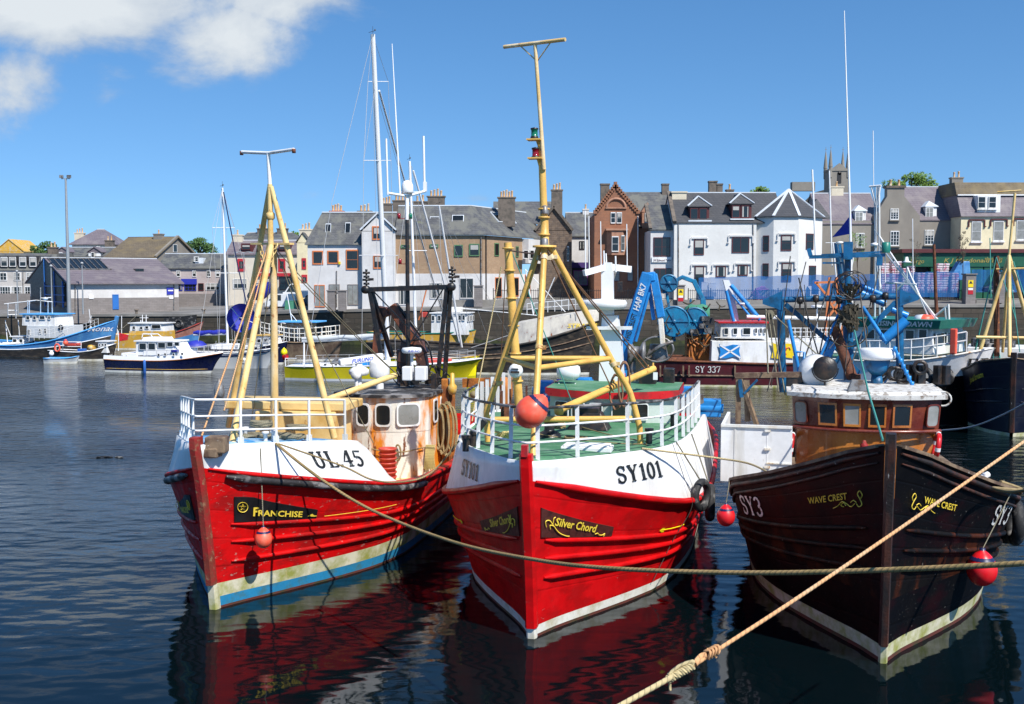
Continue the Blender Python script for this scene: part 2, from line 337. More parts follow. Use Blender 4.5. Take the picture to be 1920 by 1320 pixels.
def tb(t,x):
    """smooth table lookup"""
    if x<=t[0][0]: return t[0][1]
    if x>=t[-1][0]: return t[-1][1]
    for i in range(len(t)-1):
        if x<=t[i+1][0]: break
    n=len(t)
    def sl(k):
        if k==0: return (t[1][1]-t[0][1])/(t[1][0]-t[0][0])
        if k==n-1: return (t[-1][1]-t[-2][1])/(t[-1][0]-t[-2][0])
        a=(t[k][1]-t[k-1][1])/(t[k][0]-t[k-1][0]); b=(t[k+1][1]-t[k][1])/(t[k+1][0]-t[k][0])
        return 0 if a*b<=0 else 2*a*b/(a+b)
    h=t[i+1][0]-t[i][0]; u=(x-t[i][0])/h
    return (2*u**3-3*u*u+1)*t[i][1]+(u**3-2*u*u+u)*h*sl(i)+(-2*u**3+3*u*u)*t[i+1][1]+(u**3-u*u)*h*sl(i+1)
def sag(a,b,d,n=16,k=1.):
    a=V(a);b=V(b); return [a.lerp(b,i/n)-Vector((0,0,d*4*(i/n)*(1-i/n))) for i in range(n+1)]
def spl(pts,n=6):
    """Catmull-Rom through points"""
    P=[V(p) for p in pts]; out=[]
    for i in range(len(P)-1):
        a=P[max(i-1,0)];b=P[i];c=P[i+1];d=P[min(i+2,len(P)-1)]
        for k in range(n):
            t=k/n; out.append(.5*((2*b)+(c-a)*t+(2*a-5*b+4*c-d)*t*t+(3*b-a-3*c+d)*t**3))
    out.append(P[-1]); return out
# ---------------- lettering ----------------
TC={}
def ttext(txt,shear=0.,bold=0.):
    k=(txt,shear,bold)
    if k in TC: return TC[k]
    c=bpy.data.curves.new('t','FONT'); c.body=txt; c.size=1; c.shear=shear; c.offset=bold; c.resolution_u=2; c.fill_mode='FRONT'
    o=bpy.data.objects.new('t',c); COL.objects.link(o)
    me=bpy.data.meshes.new_from_object(o); vs=[(p.co.x/.7,p.co.y/.7) for p in me.vertices]; fs=[tuple(p.vertices) for p in me.polygons]
    COL.objects.unlink(o); bpy.data.objects.remove(o); bpy.data.curves.remove(c); bpy.data.meshes.remove(me)
    w=max(p[0] for p in vs) if vs else 1
    TC[k]=(vs,fs,w); return TC[k]
def arc(cx,cy,rx,ry,a0,a1,n=12): return [(cx+rx*math.cos(R(lerp(a0,a1,i/n))),cy+ry*math.sin(R(lerp(a0,a1,i/n)))) for i in range(n+1)]
T_=.15;t_=.085
GL={ # slab letters: list of (polyline, width)
'S':[(arc(.3,.73,.2,.22,25,270)+arc(.3,.27,.2,.235,90,-155)[1:],T_*.8),([(.485,.68),(.485,.97)],t_*.8),([(.115,.03),(.115,.33)],t_*.8)],
'Y':[([(.1,.96),(.32,.48)],T_),([(.54,.96),(.32,.48)],t_),([(.32,.5),(.32,.04)],T_),([(0,.96),(.22,.96)],t_),([(.44,.96),(.64,.96)],t_),([(.2,.04),(.44,.04)],t_)],
'1':[([(.22,1),(.22,.04)],T_),([(.06,.82),(.22,.97)],t_),([(.07,.04),(.37,.04)],t_)],
'0':[(arc(.28,.5,.19,.45,90,450,20),T_*.85)],
'U':[([(.13,.96),(.13,.3)]+arc(.32,.27,.19,.23,180,360,10)+[(.51,.96)],T_*.85),([(0,.96),(.26,.96)],t_),([(.39,.96),(.64,.96)],t_)],
'L':[([(.15,.96),(.15,.04)],T_),([(.02,.96),(.28,.96)],t_),([(.02,.04),(.52,.04)],t_),([(.5,0),(.5,.3)],t_)],
'.':[([(.08,.0),(.08,.15)],T_)],
'4':[([(.37,1),(.37,.04)],T_),([(.33,.98),(.03,.33),(.56,.33)],t_),([(.23,.04),(.52,.04)],t_)],
'5':[([(.5,.94),(.12,.94),(.1,.55)],t_*1.1)]+[(arc(.26,.31,.21,.27,120,-140,14),T_*.85)],
'3':[(arc(.25,.73,.19,.22,160,-80,12)+arc(.25,.27,.22,.24,80,-160,12),T_*.85)],
'7':[([(.02,.75),(.05,.95),(.5,.95),(.25,.04)],t_*1.3)],
'F':[([(.15,.96),(.15,.04)],T_),([(.02,.96),(.5,.96)],t_),([(.02,.04),(.28,.04)],t_),([(.15,.52),(.38,.52)],t_),([(.48,.98),(.48,.76)],t_)],
'R':[([(.15,.96),(.15,.04)],T_),([(.02,.96),(.15,.96)]+arc(.3,.74,.2,.22,90,-90,8)+[(.15,.52)],t_*1.1),([(.02,.04),(.28,.04)],t_),([(.3,.52),(.5,.04),(.6,.04)],T_*.8)],
' ':[]}
GW={'7':.56,'1':.46,'.':.28,' ':.3,'0':.6,'L':.66,'5':.6,'4':.66,'U':.76,'Y':.74,'S':.66,'3':.6,'F':.6,'R':.7}
def slab(txt):
    vs=[];fs=[];x=0
    for ch in txt:
        for pl,w in GL[ch]:
            P=[V(a,b,0) for a,b in pl]; b0=len(vs)
            # refine
            Q=[]
            for i in range(len(P)-1):
                k=max(1,int((P[i+1]-P[i]).length/.25))
                for j in range(k): Q.append(P[i].lerp(P[i+1],j/k))
            Q.append(P[-1])
            for i,p in enumerate(Q):
                t=(Q[min(i+1,len(Q)-1)]-Q[max(i-1,0)]).normalized(); n=Vector((-t.y,t.x,0))
                for sgn in (1,-1): q=p+n*(sgn*w/2); vs.append((x+q.x,q.y))
            for i in range(len(Q)-1): fs.append((b0+2*i,b0+2*i+1,b0+2*i+3,b0+2*i+2))
        x+=GW[ch]
    return vs,fs,x
def flat_text(mb,data,org,xd,yd,h,sx=1.,mi=0,off=.012,center=False):
    """put letters on a plane: org lower-left, xd right unit, yd up unit"""
    vs,fs,w=data; xd=V(xd).normalized(); yd=V(yd).normalized(); n=xd.cross(yd)
    o=V(org)-(xd*(w*h*sx/2) if center else V(0,0,0)); return mb.add([o+xd*(a*h*sx)+yd*(b*h)+n*off for a,b in vs],fs,mi)
# ---------------- hull ----------------
class Hull:
    def __init__(s,L,stem,bW,bS,zS,bT=None,zT=None,qT=None,fl=1.2,keel=-.9,sternq=None,b0=.07):
        s.L=L;s.stem=stem;s.bW=bW;s.bS=bS;s.zS=zS;s.bT=bT;s.zT=zT;s.qT=qT or L;s.fl=fl;s.keel=keel;s.b0=b0
    def half(s,q,z):
        zs=tb(s.zS,q); w=max(tb(s.bW,q),s.b0); h=max(tb(s.bS,q),s.b0)
        if z<=0: return max(w*max(0,1-(z/s.keel)**2)**.5,s.b0*.8)
        if z<=zs: return w+(h-w)*(z/zs)**s.fl
        if s.bT:
            zt=tb(s.zT,q); t=(z-zs)/max(zt-zs,.01); tt=max(tb(s.bT,q),s.b0); return h+(tt-h)*min(t,1.3)
        return h
    def pt(s,q,z,side,off=0.):
        y=q+tb(s.stem,z)*(1-min(q/s.L,1))**2; p=Vector((side*s.half(q,z),y,z))
        if off: p+=s.nrm(q,z,side)*off
        return p
    def nrm(s,q,z,side):
        e=.03; a=s.pt(q+e,z,side)-s.pt(max(q-e,0),z,side); b=s.pt(q,z+e,side)-s.pt(q,z-e,side)
        n=a.cross(b); n=n*(1 if n.x*side>0 else -1); return n.normalized()
    def qs(s,q1=None,n=34):
        q1=q1 or s.L; return [q1*(i/n)**1.6 for i in range(n+1)]
    def mesh(s,mats,bands,parent,name='hull',top=None,side_m=None):
        """bands: list of (z or fraction f'..', material index below->above)"""
        mb=MB(); Q=s.qs(); NS=10
        def levels(q):
            zs=tb(s.zS,q); zz=[s.keel*.98,s.keel*.6,s.keel*.25,0.]; ms=[bands[0][1]]*3
            prev=0.
            for (zb,mi) in bands:
                k=1; zb=min(zb,zs*.9) ; zz.append(zb); ms.append(mi); prev=zb
            for k in range(1,NS+1): zz.append(lerp(prev,zs,k/NS)); ms.append(top if k>NS*.0 else 0)
            return zz,ms
        for side in (-1,1):
            rows=[]; uv=[]
            for q in Q:
                zz,ms=levels(q); rows.append([s.pt(q,z,side) for z in zz]); uv.append([(q,z) if i<6 else (q,z+ (1.9-tb(s.zS,q))*(z/tb(s.zS,q))) for i,z in enumerate(zz)])
            n=len(rows[0]); vs=[p for r in rows for p in r]; us=[p for r in uv for p in r]; fs=[];mi=[]
            for i in range(len(Q)-1):
                for j in range(n-1):
                    f=(i*n+j,(i+1)*n+j,(i+1)*n+j+1,i*n+j+1); fs.append(f if side>0 else f[::-1]); mi.append(ms[j])
            mb.add(vs,fs,mi,us,True)
        # transom
        zz,ms=levels(s.L); a=[s.pt(s.L,z,-1) for z in zz]; b=[s.pt(s.L,z,1) for z in zz]; n=len(zz)
        mb.add(a+b,[(j,j+1,n+j+1,n+j) for j in range(n-1)],ms)
        return mb.build(name,mats,parent)
    def upper(s,mat,parent,name='bulwark',qa=0.,qb=None,th=.07,both=(-1,1)):
        mb=MB(); Q=[q for q in s.qs(qb or s.qT,26) if q>=qa]
        for side in both:
            vs=[];us=[]
            for q in Q:
                zs=tb(s.zS,q);zt=tb(s.zT,q)
                for k in range(4): z=lerp(zs,zt,k/3); vs.append(s.pt(q,z,side)); us.append((q,z))
                p=s.pt(q,zt,side); w=Vector((-side*th,0,0)); w.x=-side*min(th,abs(p.x)*.8); vs.append(p+w); us.append((q,zt)); vs.append(s.pt(q,max(zs,zt-.5),side)+w); us.append((q,0))
            n=6; fs=[]
            for i in range(len(Q)-1):
                for j in range(n-1):
                    f=(i*n+j,(i+1)*n+j,(i+1)*n+j+1,i*n+j+1); fs.append(f if side>0 else f[::-1])
            mb.add(vs,fs,0,us,True)
        return mb.build(name,mat,parent)
    def deck(s,mat,parent,zf,qa=0.,qb=None,name='deck',inset=.05,camber=.08):
        mb=MB(); Q=[qa+(( (qb or s.L)-qa)*i/24) for i in range(25)]; vs=[];fs=[]
        for q in Q:
            z=zf(q); h=max(s.half(q,z)-inset,.02); y=s.pt(q,z,1).y
            for k in range(7): t=-1+2*k/6; vs.append((h*t,y,z+camber*(1-t*t)))
        for i in range(24):
            for k in range(6): fs.append((i*7+k,i*7+k+1,(i+1)*7+k+1,(i+1)*7+k))
        mb.add(vs,fs,0,None,True); return mb.build(name,mat,parent)
    def strake(s,mb,zf,q0,q1,r,mi=0,off=.0,sides=(-1,1),n=30,squash=1.):
        for sd in sides:
            P=[]
            for i in range(n+1):
                q=lerp(q0,q1,i/n); P.append(s.pt(q,zf(q),sd,off))
            rr=[r*.4]+[r]*(n-1)+[r*.4]; mb.tube(P,rr,8,mi)
        return mb
    def amap(s,zf,side,q0,off=.015):
        """returns function (x along, y up)->point on the surface starting at station q0"""
        tabl=[(0.,q0)]; q=q0; d=0.
        while d<7 and q<s.L-.1:
            a=s.pt(q,zf(q),side); b=s.pt(q+.05,zf(q+.05),side); d+=math.hypot(b.x-a.x,b.y-a.y); q+=.05; tabl.append((d,q))
        def f(x,y):
            x=max(x,0)
            lo=min(int(len(tabl)*0),0); i=0
            while i<len(tabl)-2 and tabl[i+1][0]<x: i+=1
            a,b=tabl[i],tabl[i+1]; qq=lerp(a[1],b[1],(x-a[0])/max(b[0]-a[0],1e-6)); return s.pt(qq,zf(qq)+y,side,off)
        return f
    def text(s,data,side,q0,zf,h,mat,parent,name='lettering',sx=1.,off=.02,tilt=0.,lab=None):
        vs,fs,w=data; mp=s.amap(zf,side,q0,off); W_=w*h*sx; mb=MB()
        mb.add([mp((a*h*sx) if side>0 else W_-a*h*sx, b*h) for a,b in vs],fs,0)
        o=mb.build(name,mat,parent)
        return o
    def board(s,side,q0,zf,length,top,bot,mat,parent,off=.03,name='name_board',n=14):
        mp=s.amap(zf,side,q0,off); mp0=s.amap(zf,side,q0,-.01); mb=MB(); vs=[];fs=[]
        for i in range(n+1):
            x=length*i/n; t=i/n; a,b=bot(t),top(t); vs+= [mp0(x,a),mp(x,a),mp(x,(a+b)/2),mp(x,b),mp0(x,b)]
        for i in range(n):
            for k in range(4):
                f=(i*5+k,(i+1)*5+k,(i+1)*5+k+1,i*5+k+1); fs.append(f if side>0 else f[::-1])
        fs+= [(0,1,2,3,4),tuple(n*5+k for k in (4,3,2,1,0))]
        mb.add(vs,fs); return mb.build(name,mat,parent)
    def curveline(s,mb,side,q0,zf,pts,r=.012,off=.035,mi=0):
        mp=s.amap(zf,side,q0,off); P=spl([(a,b,0) for a,b in pts],5); mb.tube([mp(p.x,p.y) for p in P],r if not isinstance(r,list) else r,4,mi)
# ---------------- shared boat pieces ----------------
def rail(hull,parent,stations,zf,heights,mats,inset=.1,lean=0.,pr=.028,br=.02,base=True,topmat=None,qfine=.5,flat=False,close_bow=True,name='guard_rail'):
    """stations: list of (side,q) from one side round the bow to the other"""
    def pos(sd,q,h):
        z=zf(q); p=hull.pt(q,z,sd); n=hull.nrm(q,z,sd); n.z=0; n.normalize(); return Vector((p.x,p.y,z))-n*inset+n*(lean*h)+Vector((0,0,h))
    g=MB(); idx=[]
    # dense path
    dense=[]
    for (a,b) in zip(stations[:-1],stations[1:]):
        if a[0]==b[0]:
            k=max(2,int(abs(a[1]-b[1])/qfine)+1)
            for i in range(k): dense.append((a[0],lerp(a[1],b[1],i/k)))
        else: dense+= [a,(a[0],.02),(b[0],.02)]
    dense.append(stations[-1])
    for h in heights:
        top=(h==heights[-1]); P=[pos(sd,q,h) for sd,q in dense]
        if topmat is not None and top: gt=MB(); gt.tube(spl(P,2),br*1.35,8); 
        else: g.tube(spl(P,2),br*(1.2 if top else 1.),8)
    r=g.build(name,mats,parent)
    if topmat is not None: gt.build('top_rail',topmat,r)
    for sd,q in stations:
        p=MB(); a=pos(sd,q,0); b=pos(sd,q,heights[-1])
        if flat: p.bar(a,b,pr*2.6,pr*.9)
        else:
            p.tube([a,b],pr,8)
            if base: p.bar(a-Vector((0,0,.02)),a+(b-a)*.14,pr*3.6,pr*1.6)
        p.build('post',mats,r)
    return r
def buoy(c,r,rope_to,label,group,mat=None,cap=None,tilt=0,stretch=1.12):
    fr=Fr(c,0); b=thing('buoy',label,'buoy',fr,group); mb=MB(); P=[]
    for i in range(15):
        a=math.pi*i/14; rad=r*math.sin(a); z=-r*stretch*math.cos(a)
        if a>2.3: rad=max(rad,r*.16); z=z+(a-2.3)*r*.32
        P.append((rad,z))
    mb.lathe(P,(0,0,0),20); o=mb.build('float_body',mat or m['buoy'],b)
    mc=MB(); mc.lathe([(r*.80,r*.70),(r*.66,r*.88),(r*.45,r*1.06),(r*.2,r*1.26),(r*.18,r*1.48),(0,r*1.5)],(0,0,0),16,mis=None); 
    mc.v=[(x*1.02,y*1.02,z) for x,y,z in mc.v]; mc.build('cap',cap or m['navycap'],b)
    if tilt: b.rotation_euler=(0,R(tilt),0)
    if rope_to is not None:
        t=MB(); t.tube([(0,0,r*1.4),V(rope_to)-V(c)],.012,5); t.build('lanyard',m['ropegrey'],b)
    return b
def coil(mb,c,r,n,th,rz=1.,mi=0,jit=.03,vert=False,seed=1):
    rn=random.Random(seed); P=[]
    for i in range(n*14):
        a=2*math.pi*i/14; rr=r*(1-.12*rn.random()); z=th*2*(i/14)*.35+rn.random()*jit
        if vert: P.append((c[0]+rr*math.cos(a)*.55,c[1]+z*.8,c[2]+rr*rz*math.sin(a)))
        else: P.append((c[0]+rr*math.cos(a),c[1]+rr*math.sin(a)*.8,c[2]+z))
    mb.tube(spl(P,2),th,6,mi)
def window(parent,P,nrm,frame_m,glass_m,fw=.06,proud=.03,name='window',bars=0,arch=0.,depth=.05):
    """P: 4 corner points (bl,br,tr,tl); framed pane on a sloped panel"""
    P=[V(p) for p in P]; n=V(nrm).normalized(); c=sum(P,Vector((0,0,0)))/4
    def rnd(Q,k):   # rounded corners
        if not arch: return Q
        out=[]
        for i in range(4):
            a=Q[i-1];b=Q[i];d=Q[(i+1)%4]
            e=(a-b).normalized()*min(arch,(a-b).length*.45); f=(d-b).normalized()*min(arch,(d-b).length*.45)
            for t in (0,.25,.5,.75,1): out.append((1-t)**2*(b+e)+2*t*(1-t)*b+t*t*(b+f))
        return out
    inn=[p+(c-p).normalized()*fw*1.3 for p in P]; O=rnd(P,0); I=rnd(inn,0); k=len(O); mb=MB()
    o1=[p+n*proud for p in O]; i1=[p+n*proud for p in I]; i0=[p+n*(proud-depth) for p in I]
    mb.add(O+o1+i1+i0,[(i,(i+1)%k,k+(i+1)%k,k+i) for i in range(k)]+[(k+i,k+(i+1)%k,2*k+(i+1)%k,2*k+i) for i in range(k)]+[(2*k+i,2*k+(i+1)%k,3*k+(i+1)%k,3*k+i) for i in range(k)])
    for b in range(bars):
        t=(b+1)/(bars+1); a=inn[0].lerp(inn[3],t)+n*proud*.6; d=inn[1].lerp(inn[2],t)+n*proud*.6; mb.bar(a,d,.04,.03)
    w=mb.build(name,frame_m,parent); g=MB(); g.poly([p+n*proud*.72 for p in I]); g.build('pane',glass_m,w); return w
# ================= SETTING: water =================
def water_mat():
    w=bpy.data.materials.new('harbour_water'); w.use_nodes=True; nt=w.node_tree; N=nt.nodes; L=nt.links; b=N['Principled BSDF']
    b.inputs['Base Color'].default_value=(.0012,.0045,.006,1); b.inputs['Roughness'].default_value=.015; b.inputs['IOR'].default_value=1.30; b.inputs['Specular Tint'].default_value=(.66,.84,1.,1)
    tc=N.new('ShaderNodeTexCoord')
    def nz(sx,sy,sc,det,r=.55,rot=0):
        mp=N.new('ShaderNodeMapping'); mp.inputs['Scale'].default_value=(sx,sy,1); mp.inputs['Rotation'].default_value=(0,0,R(rot)); L.new(tc.outputs['Object'],mp.inputs[0])
        n=N.new('ShaderNodeTexNoise'); n.inputs['Scale'].default_value=sc; n.inputs['Detail'].default_value=det; n.inputs['Roughness'].default_value=r; L.new(mp.outputs[0],n.inputs[0]); return n.outputs[0]
    def mth(op,a,c=None,cl=False):
        n=N.new('ShaderNodeMath'); n.operation=op; n.use_clamp=cl
        for i,x in enumerate((a,c)):
            if x is None: continue
            if isinstance(x,(int,float)): n.inputs[i].default_value=x
            else: L.new(x,n.inputs[i])
        return n.outputs[0]
    sp=N.new('ShaderNodeSeparateXYZ'); L.new(tc.outputs['Object'],sp.inputs[0])
    # calm in the lee of the boats, ruffled out in the basin
    far=N.new('ShaderNodeMapRange'); L.new(sp.outputs[1],far.inputs[0]); far.inputs[1].default_value=14; far.inputs[2].default_value=46; far.inputs[3].default_value=.030; far.inputs[4].default_value=.52
    lee=N.new('ShaderNodeMapRange'); L.new(sp.outputs[0],lee.inputs[0]); lee.inputs[1].default_value=-9; lee.inputs[2].default_value=-5.5; lee.inputs[3].default_value=.045; lee.inputs[4].default_value=0.
    pt=N.new('ShaderNodeMapRange'); L.new(nz(.05,.09,1,2),pt.inputs[0]); pt.inputs[1].default_value=.35; pt.inputs[2].default_value=.65; pt.inputs[3].default_value=.6; pt.inputs[4].default_value=1.25
    amp=mth('MULTIPLY',mth('ADD',far.outputs[0],lee.outputs[0]),pt.outputs[0])
    h1=nz(1,1.7,1.1,1,.4,12); h2=mth('MULTIPLY',nz(1,1.5,4.6,4,.6,-20),far.outputs[0]); h3=nz(1,1.2,.28,2,.5,30)
    hh=mth('ADD',mth('ADD',mth('MULTIPLY',h1,.40),mth('MULTIPLY',h2,.24)),mth('MULTIPLY',h3,.5))
    bp=N.new('ShaderNodeBump'); bp.inputs['Strength'].default_value=1.; bp.inputs['Distance'].default_value=.42; L.new(mth('MULTIPLY',hh,amp),bp.inputs['Height']); L.new(bp.outputs[0],b.inputs['Normal'])
    return w
mb=MB(); mb.add([(-900,-60,0),(900,-60,0),(900,260,0),(-900,260,0)],[(0,1,2,3)])
mb.build('water',water_mat(),kind='structure')

# ================= BOAT A: SY101 =================
A=Fr((.39,21.02,0),12)
HA=Hull(19,[(0,0),(1.5,-.22),(2.6,-.42),(3.6,-.62)],
  [(0,.07),(.6,.34),(1.2,.68),(2,1.16),(3,1.72),(4,2.18),(5.5,2.52),(8,2.75),(13,2.8),(19,1.9)],
  [(0,.09),(.5,.62),(1,.98),(1.7,1.50),(2.5,2.02),(3.4,2.55),(4.2,2.86),(5.5,3.08),(8,3.2),(14,3.15),(19,2.5)],
  [(0,3.2),(.6,2.98),(1.4,2.72),(2.5,2.40),(3.4,2.18),(4.2,2.03),(6,1.88),(10,1.8),(19,2.2)],
  bT=[(0,.10),(.5,.60),(1,.94),(1.7,1.38),(2.5,1.82),(3.4,2.24),(4.2,2.50),(5.5,2.72),(8,2.9),(10,2.95),(14,2.95)],
  zT=[(0,3.58),(1,3.52),(2.5,3.42),(4,3.34),(6,3.3),(9.5,3.3),(13,2.6),(14,2.1)],qT=12,fl=1.25,keel=-1.4)
bA=thing('fishing_boat','red fishing boat numbered SY101 with green deck and yellow tripod mast','fishing boat',A,'fishing boats moored bow-on in the foreground')
HA.mesh([m['redfresh'],m['bootclean'],m['antifoul']],[(.06,2),(.24,1)],bA,top=0)
HA.upper(m['white'],bA,'whaleback')
HA.deck(m['green'],bA,lambda q:tb(HA.zT,q)-.035,0.05,9.4,'foredeck',.06,.10)
HA.deck(m['green'],bA,lambda q:1.75,9.2,18.9,'after_deck',.1,.05)
fr_=lambda f,lo=.24:(lambda q:lo+(tb(HA.zS,q)-lo)*f)
mb=MB(); HA.strake(mb,lambda q:tb(HA.zS,q),.06,18.5,.075,off=.03); 
for f,q1 in ((.60,7.5),(.47,6.8),(.33,6.0)): HA.strake(mb,fr_(f),.22,q1,.055,off=.02)
mb.build('rubbing_strakes',m['redfresh'],bA)
def stempost(H,par,mats,z0,z1,w,out,name='stem',dz=.12,back=.12,lean=0.):
    mb=MB(); n=14
    for i in range(n):
        za=lerp(z0,z1,i/n);zb=lerp(z0,z1,(i+1)/n); ya=tb(H.stem,za);yb=tb(H.stem,zb)
        k=w/2; kk=k*.62
        def ring(z,y): return [(-k,y+back,z),(-k,y-out*.35,z),(-kk,y-out,z),(kk,y-out,z),(k,y-out*.35,z),(k,y+back,z)]
        a=ring(za,ya);b=ring(zb,yb); mb.add(a+b,[(j,(j+1)%6,6+(j+1)%6,6+j) for j in range(6)],0)
    mb.poly(b); return mb.build(name,mats,par)
stempost(HA,bA,m['redfresh'],.22,3.72,.24,.14); 
mb=MB(); mb.box((0,-.72,3.80),(.12,.12,.22),0); mb.build('stem_pin',m['redtrim'],bA)
stempost(HA,bA,m['bootclean'],-.8,.215,.2,.10,'stem_foot')
# lettering
HA.text(slab('SY101'),1,1.75,lambda q:tb(HA.zT,q)-.62,.36,m['ink'],bA,'registration_letters',sx=1.68)
HA.text(slab('SY101'),-1,1.5,lambda q:tb(HA.zT,q)-.66,.36,m['ink'],bA,'registration_letters',sx=1.3)
for sd in (1,-1):
    zl=lambda q:fr_(.60)(q)+.06
    HA.board(sd,.14,zl,2.1,lambda t:lerp(.60,.20,t**.8),lambda t:.0,m['boardbrown'],bA)
    vs,fs,w=ttext('Silver Chord',.25,.02)
    mp=HA.amap(zl,sd,.14,.055); L0=1.25; k=L0/w; mb=MB(); hh=.165
    mb.add([mp((.30+a*k) if sd>0 else (.20+L0-a*k), b*hh+( .30-.20*((.30+a*k if sd>0 else .2+L0-a*k)/1.6)) ) for a,b in vs],fs); mb.build('name_lettering',m['gold'],bA)
    mb=MB(); X=lambda x:x
    for pts in ([(.10,.22),(.08,.33),(.17,.36),(.27,.26),(.42,.12),(.62,.05),(.74,.04)],[(.20,.18),(.19,.26),(.27,.25),(.33,.20)],[(.26,.30),(.27,.40),(.31,.43)],[(1.52,.07),(1.60,.09),(1.66,.05),(1.76,.05),(1.82,.08),(1.80,.02)]):
        HA.curveline(mb,sd,.14,zl,pts,.010,.055)
    mb.build('gilded_scroll',m['gold'],bA)
    mb=MB(); q=3.2 if sd>0 else 3.0; zz=lambda q:fr_(.60)(q)+.12
    mp=HA.amap(zz,sd,q,.03); mb.tube([mp(x,.0+.02*x) for x in (0.05,.5,1,1.25)],.012,4)
    mb.add([mp(0,0),mp(.10,.05),mp(.22,.045),mp(.15,0),mp(.22,-.045),mp(.10,-.05)],[(0,1,2,3),(0,3,4,5)]); mb.build('yellow_arrow',m['brightyellow'],bA)
# rail
zA=lambda q:tb(HA.zT,q)
stA=[(-1,6.8),(-1,5.2),(-1,3.9),(-1,2.9),(-1,2.0),(-1,1.15),(-1,.35),(1,.15),(1,.95),(1,2.35),(1,3.7),(1,4.7),(1,5.5),(1,6.3),(1,7.1),(1,8.0),(1,9.0)]
rail(HA,bA,stA,zA,[.34,.66,1.0],m['white'],inset=.10,lean=-.02,pr=.030,br=.022,topmat=m['strakeworn'],flat=True)
# wheelhouse
def P(px,py,y): return A.y(px,py,y)
yw=7.7
mb=MB(); a=P(1035,800,yw); b=P(1262,800,yw); zt=P(1150,743,yw).z; cx=(a.x+b.x)/2; hw=(b.x-a.x)/2
front=[]
for i in range(9):
    t=-1+2*i/8; front.append((cx+hw*t, yw-.55*(1-t*t)))
ring=front+[(cx+hw,yw+2.2),(cx-hw,yw+2.2)]
bt=[(x,y,1.8) for x,y in ring]; tp=[(cx+(x-cx)*1.03,y-.05,zt) for x,y in ring]; n=len(ring)
mb.add(bt+tp,[(i,(i+1)%n,n+(i+1)%n,n+i) for i in range(n)]+[tuple(range(n,2*n))]); mb.build('wheelhouse',pm('pale_grey_green_paint',(.50,.56,.52),.5,c2=(.4,.42,.38),amt=.3),bA)
mb=MB(); e=[(cx+(x-cx)*1.10,y-.16,zt) for x,y in ring]; e2=[(x,y,z+.16+.03*abs(x-cx)) for x,y,z in e]; mb.add(e+e2,[(i,(i+1)%n,n+(i+1)%n,n+i) for i in range(n)]+[tuple(range(n-1,-1,-1))]); 
mb.build('roof_edge',m['redtrim'],bA)
mb=MB(); mb.poly([(cx+(x-cx)*.99,y+.02,z) for x,y,z in e2]); mb.build('wheelhouse_roof',m['green'],bA)
for (x0,x1) in ((1045,1072),(1078,1103),(1111,1136),(1152,1178),(1192,1217)):
    u0=(P(x0,770,yw).x-cx)/hw;u1=(P(x1,770,yw).x-cx)/hw
    f=lambda u,z:Vector((cx+hw*u*(1.015 if z>3.4 else 1),yw-.55*(1-u*u)-.10,z))
    za,zb=P(1150,782,yw).z,P(1150,751,yw).z
    nn=Vector((u0+u1,-2.2,0)).normalized(); window(bA,[f(u0,za),f(u1,za),f(u1,zb),f(u0,zb)],nn,m['white'],m['glass'],fw=.025,arch=.07,proud=.03)
# tower mast with antennas
tw=Fr((0,0,0),0)
mb=MB(); yt=9.6
def TP(px,py,y=yt): return P(px,py,y)
def slabq(mb,l,yy,d,mi=0):
    """tapering box: list of (pxl,pxr,py)"""
    for (a,b,c),(a2,b2,c2) in zip(l[:-1],l[1:]):
        p0=P(a,c,yy);p1=P(b,c,yy);q0=P(a2,c2,yy);q1=P(b2,c2,yy)
        dd=d*1.; mb.hexa([p0,p1,p1+V(0,dd,0),p0+V(0,dd,0),q0,q1,q1+V(0,dd,0),q0+V(0,dd,0)],mi)
slabq(mb,[(1122,1170,735),(1125,1164,640),(1129,1157,592)],yt,.42)
tower=mb.build('antenna_tower',m['whiteclean'],bA)
mb=MB(); slabq(mb,[(1128,1150,590),(1127,1149,510),(1131,1146,492)],yt+.1,.22)
c=P(1138,500,yt+.2); mb.bar(c,P(1095,512,yt-.3),.12,.16); mb.bar(c,P(1182,505,yt+.7),.12,.18); mb.build('antenna_yard',m['whiteclean'],tower)
c=P(1132,580,yt); mb=MB(); mb.lathe([(0,-.02),(.52,0),(.62,.06),(.64,.17),(.60,.25),(.0,.30)],(c.x,c.y+.1,c.z),24); mb.build('radar_dome',m['white'],tower)
mb=MB(); a=P(1100,615,yt-.1);b=P(1185,615,yt-.1); mb.bar(a,b,.16,.09); mb.build('radar_scanner',m['white'],tower)
mb=MB()
for (px,p0,p1,yy) in ((1098,512,395,-.3),(1105,512,405,-.25),(1127,500,415,.1),(1133,498,470,.1),(1137,498,475,.15),(1155,510,480,.3),(1176,506,420,.6)):
    mb.cyl(P(px,p0,yt+yy),P(px-1,p1,yt+yy),.022 if p0-p1<60 else .014,n=6)
mb.build('whip_antennas',m['whiteclean'],tower)
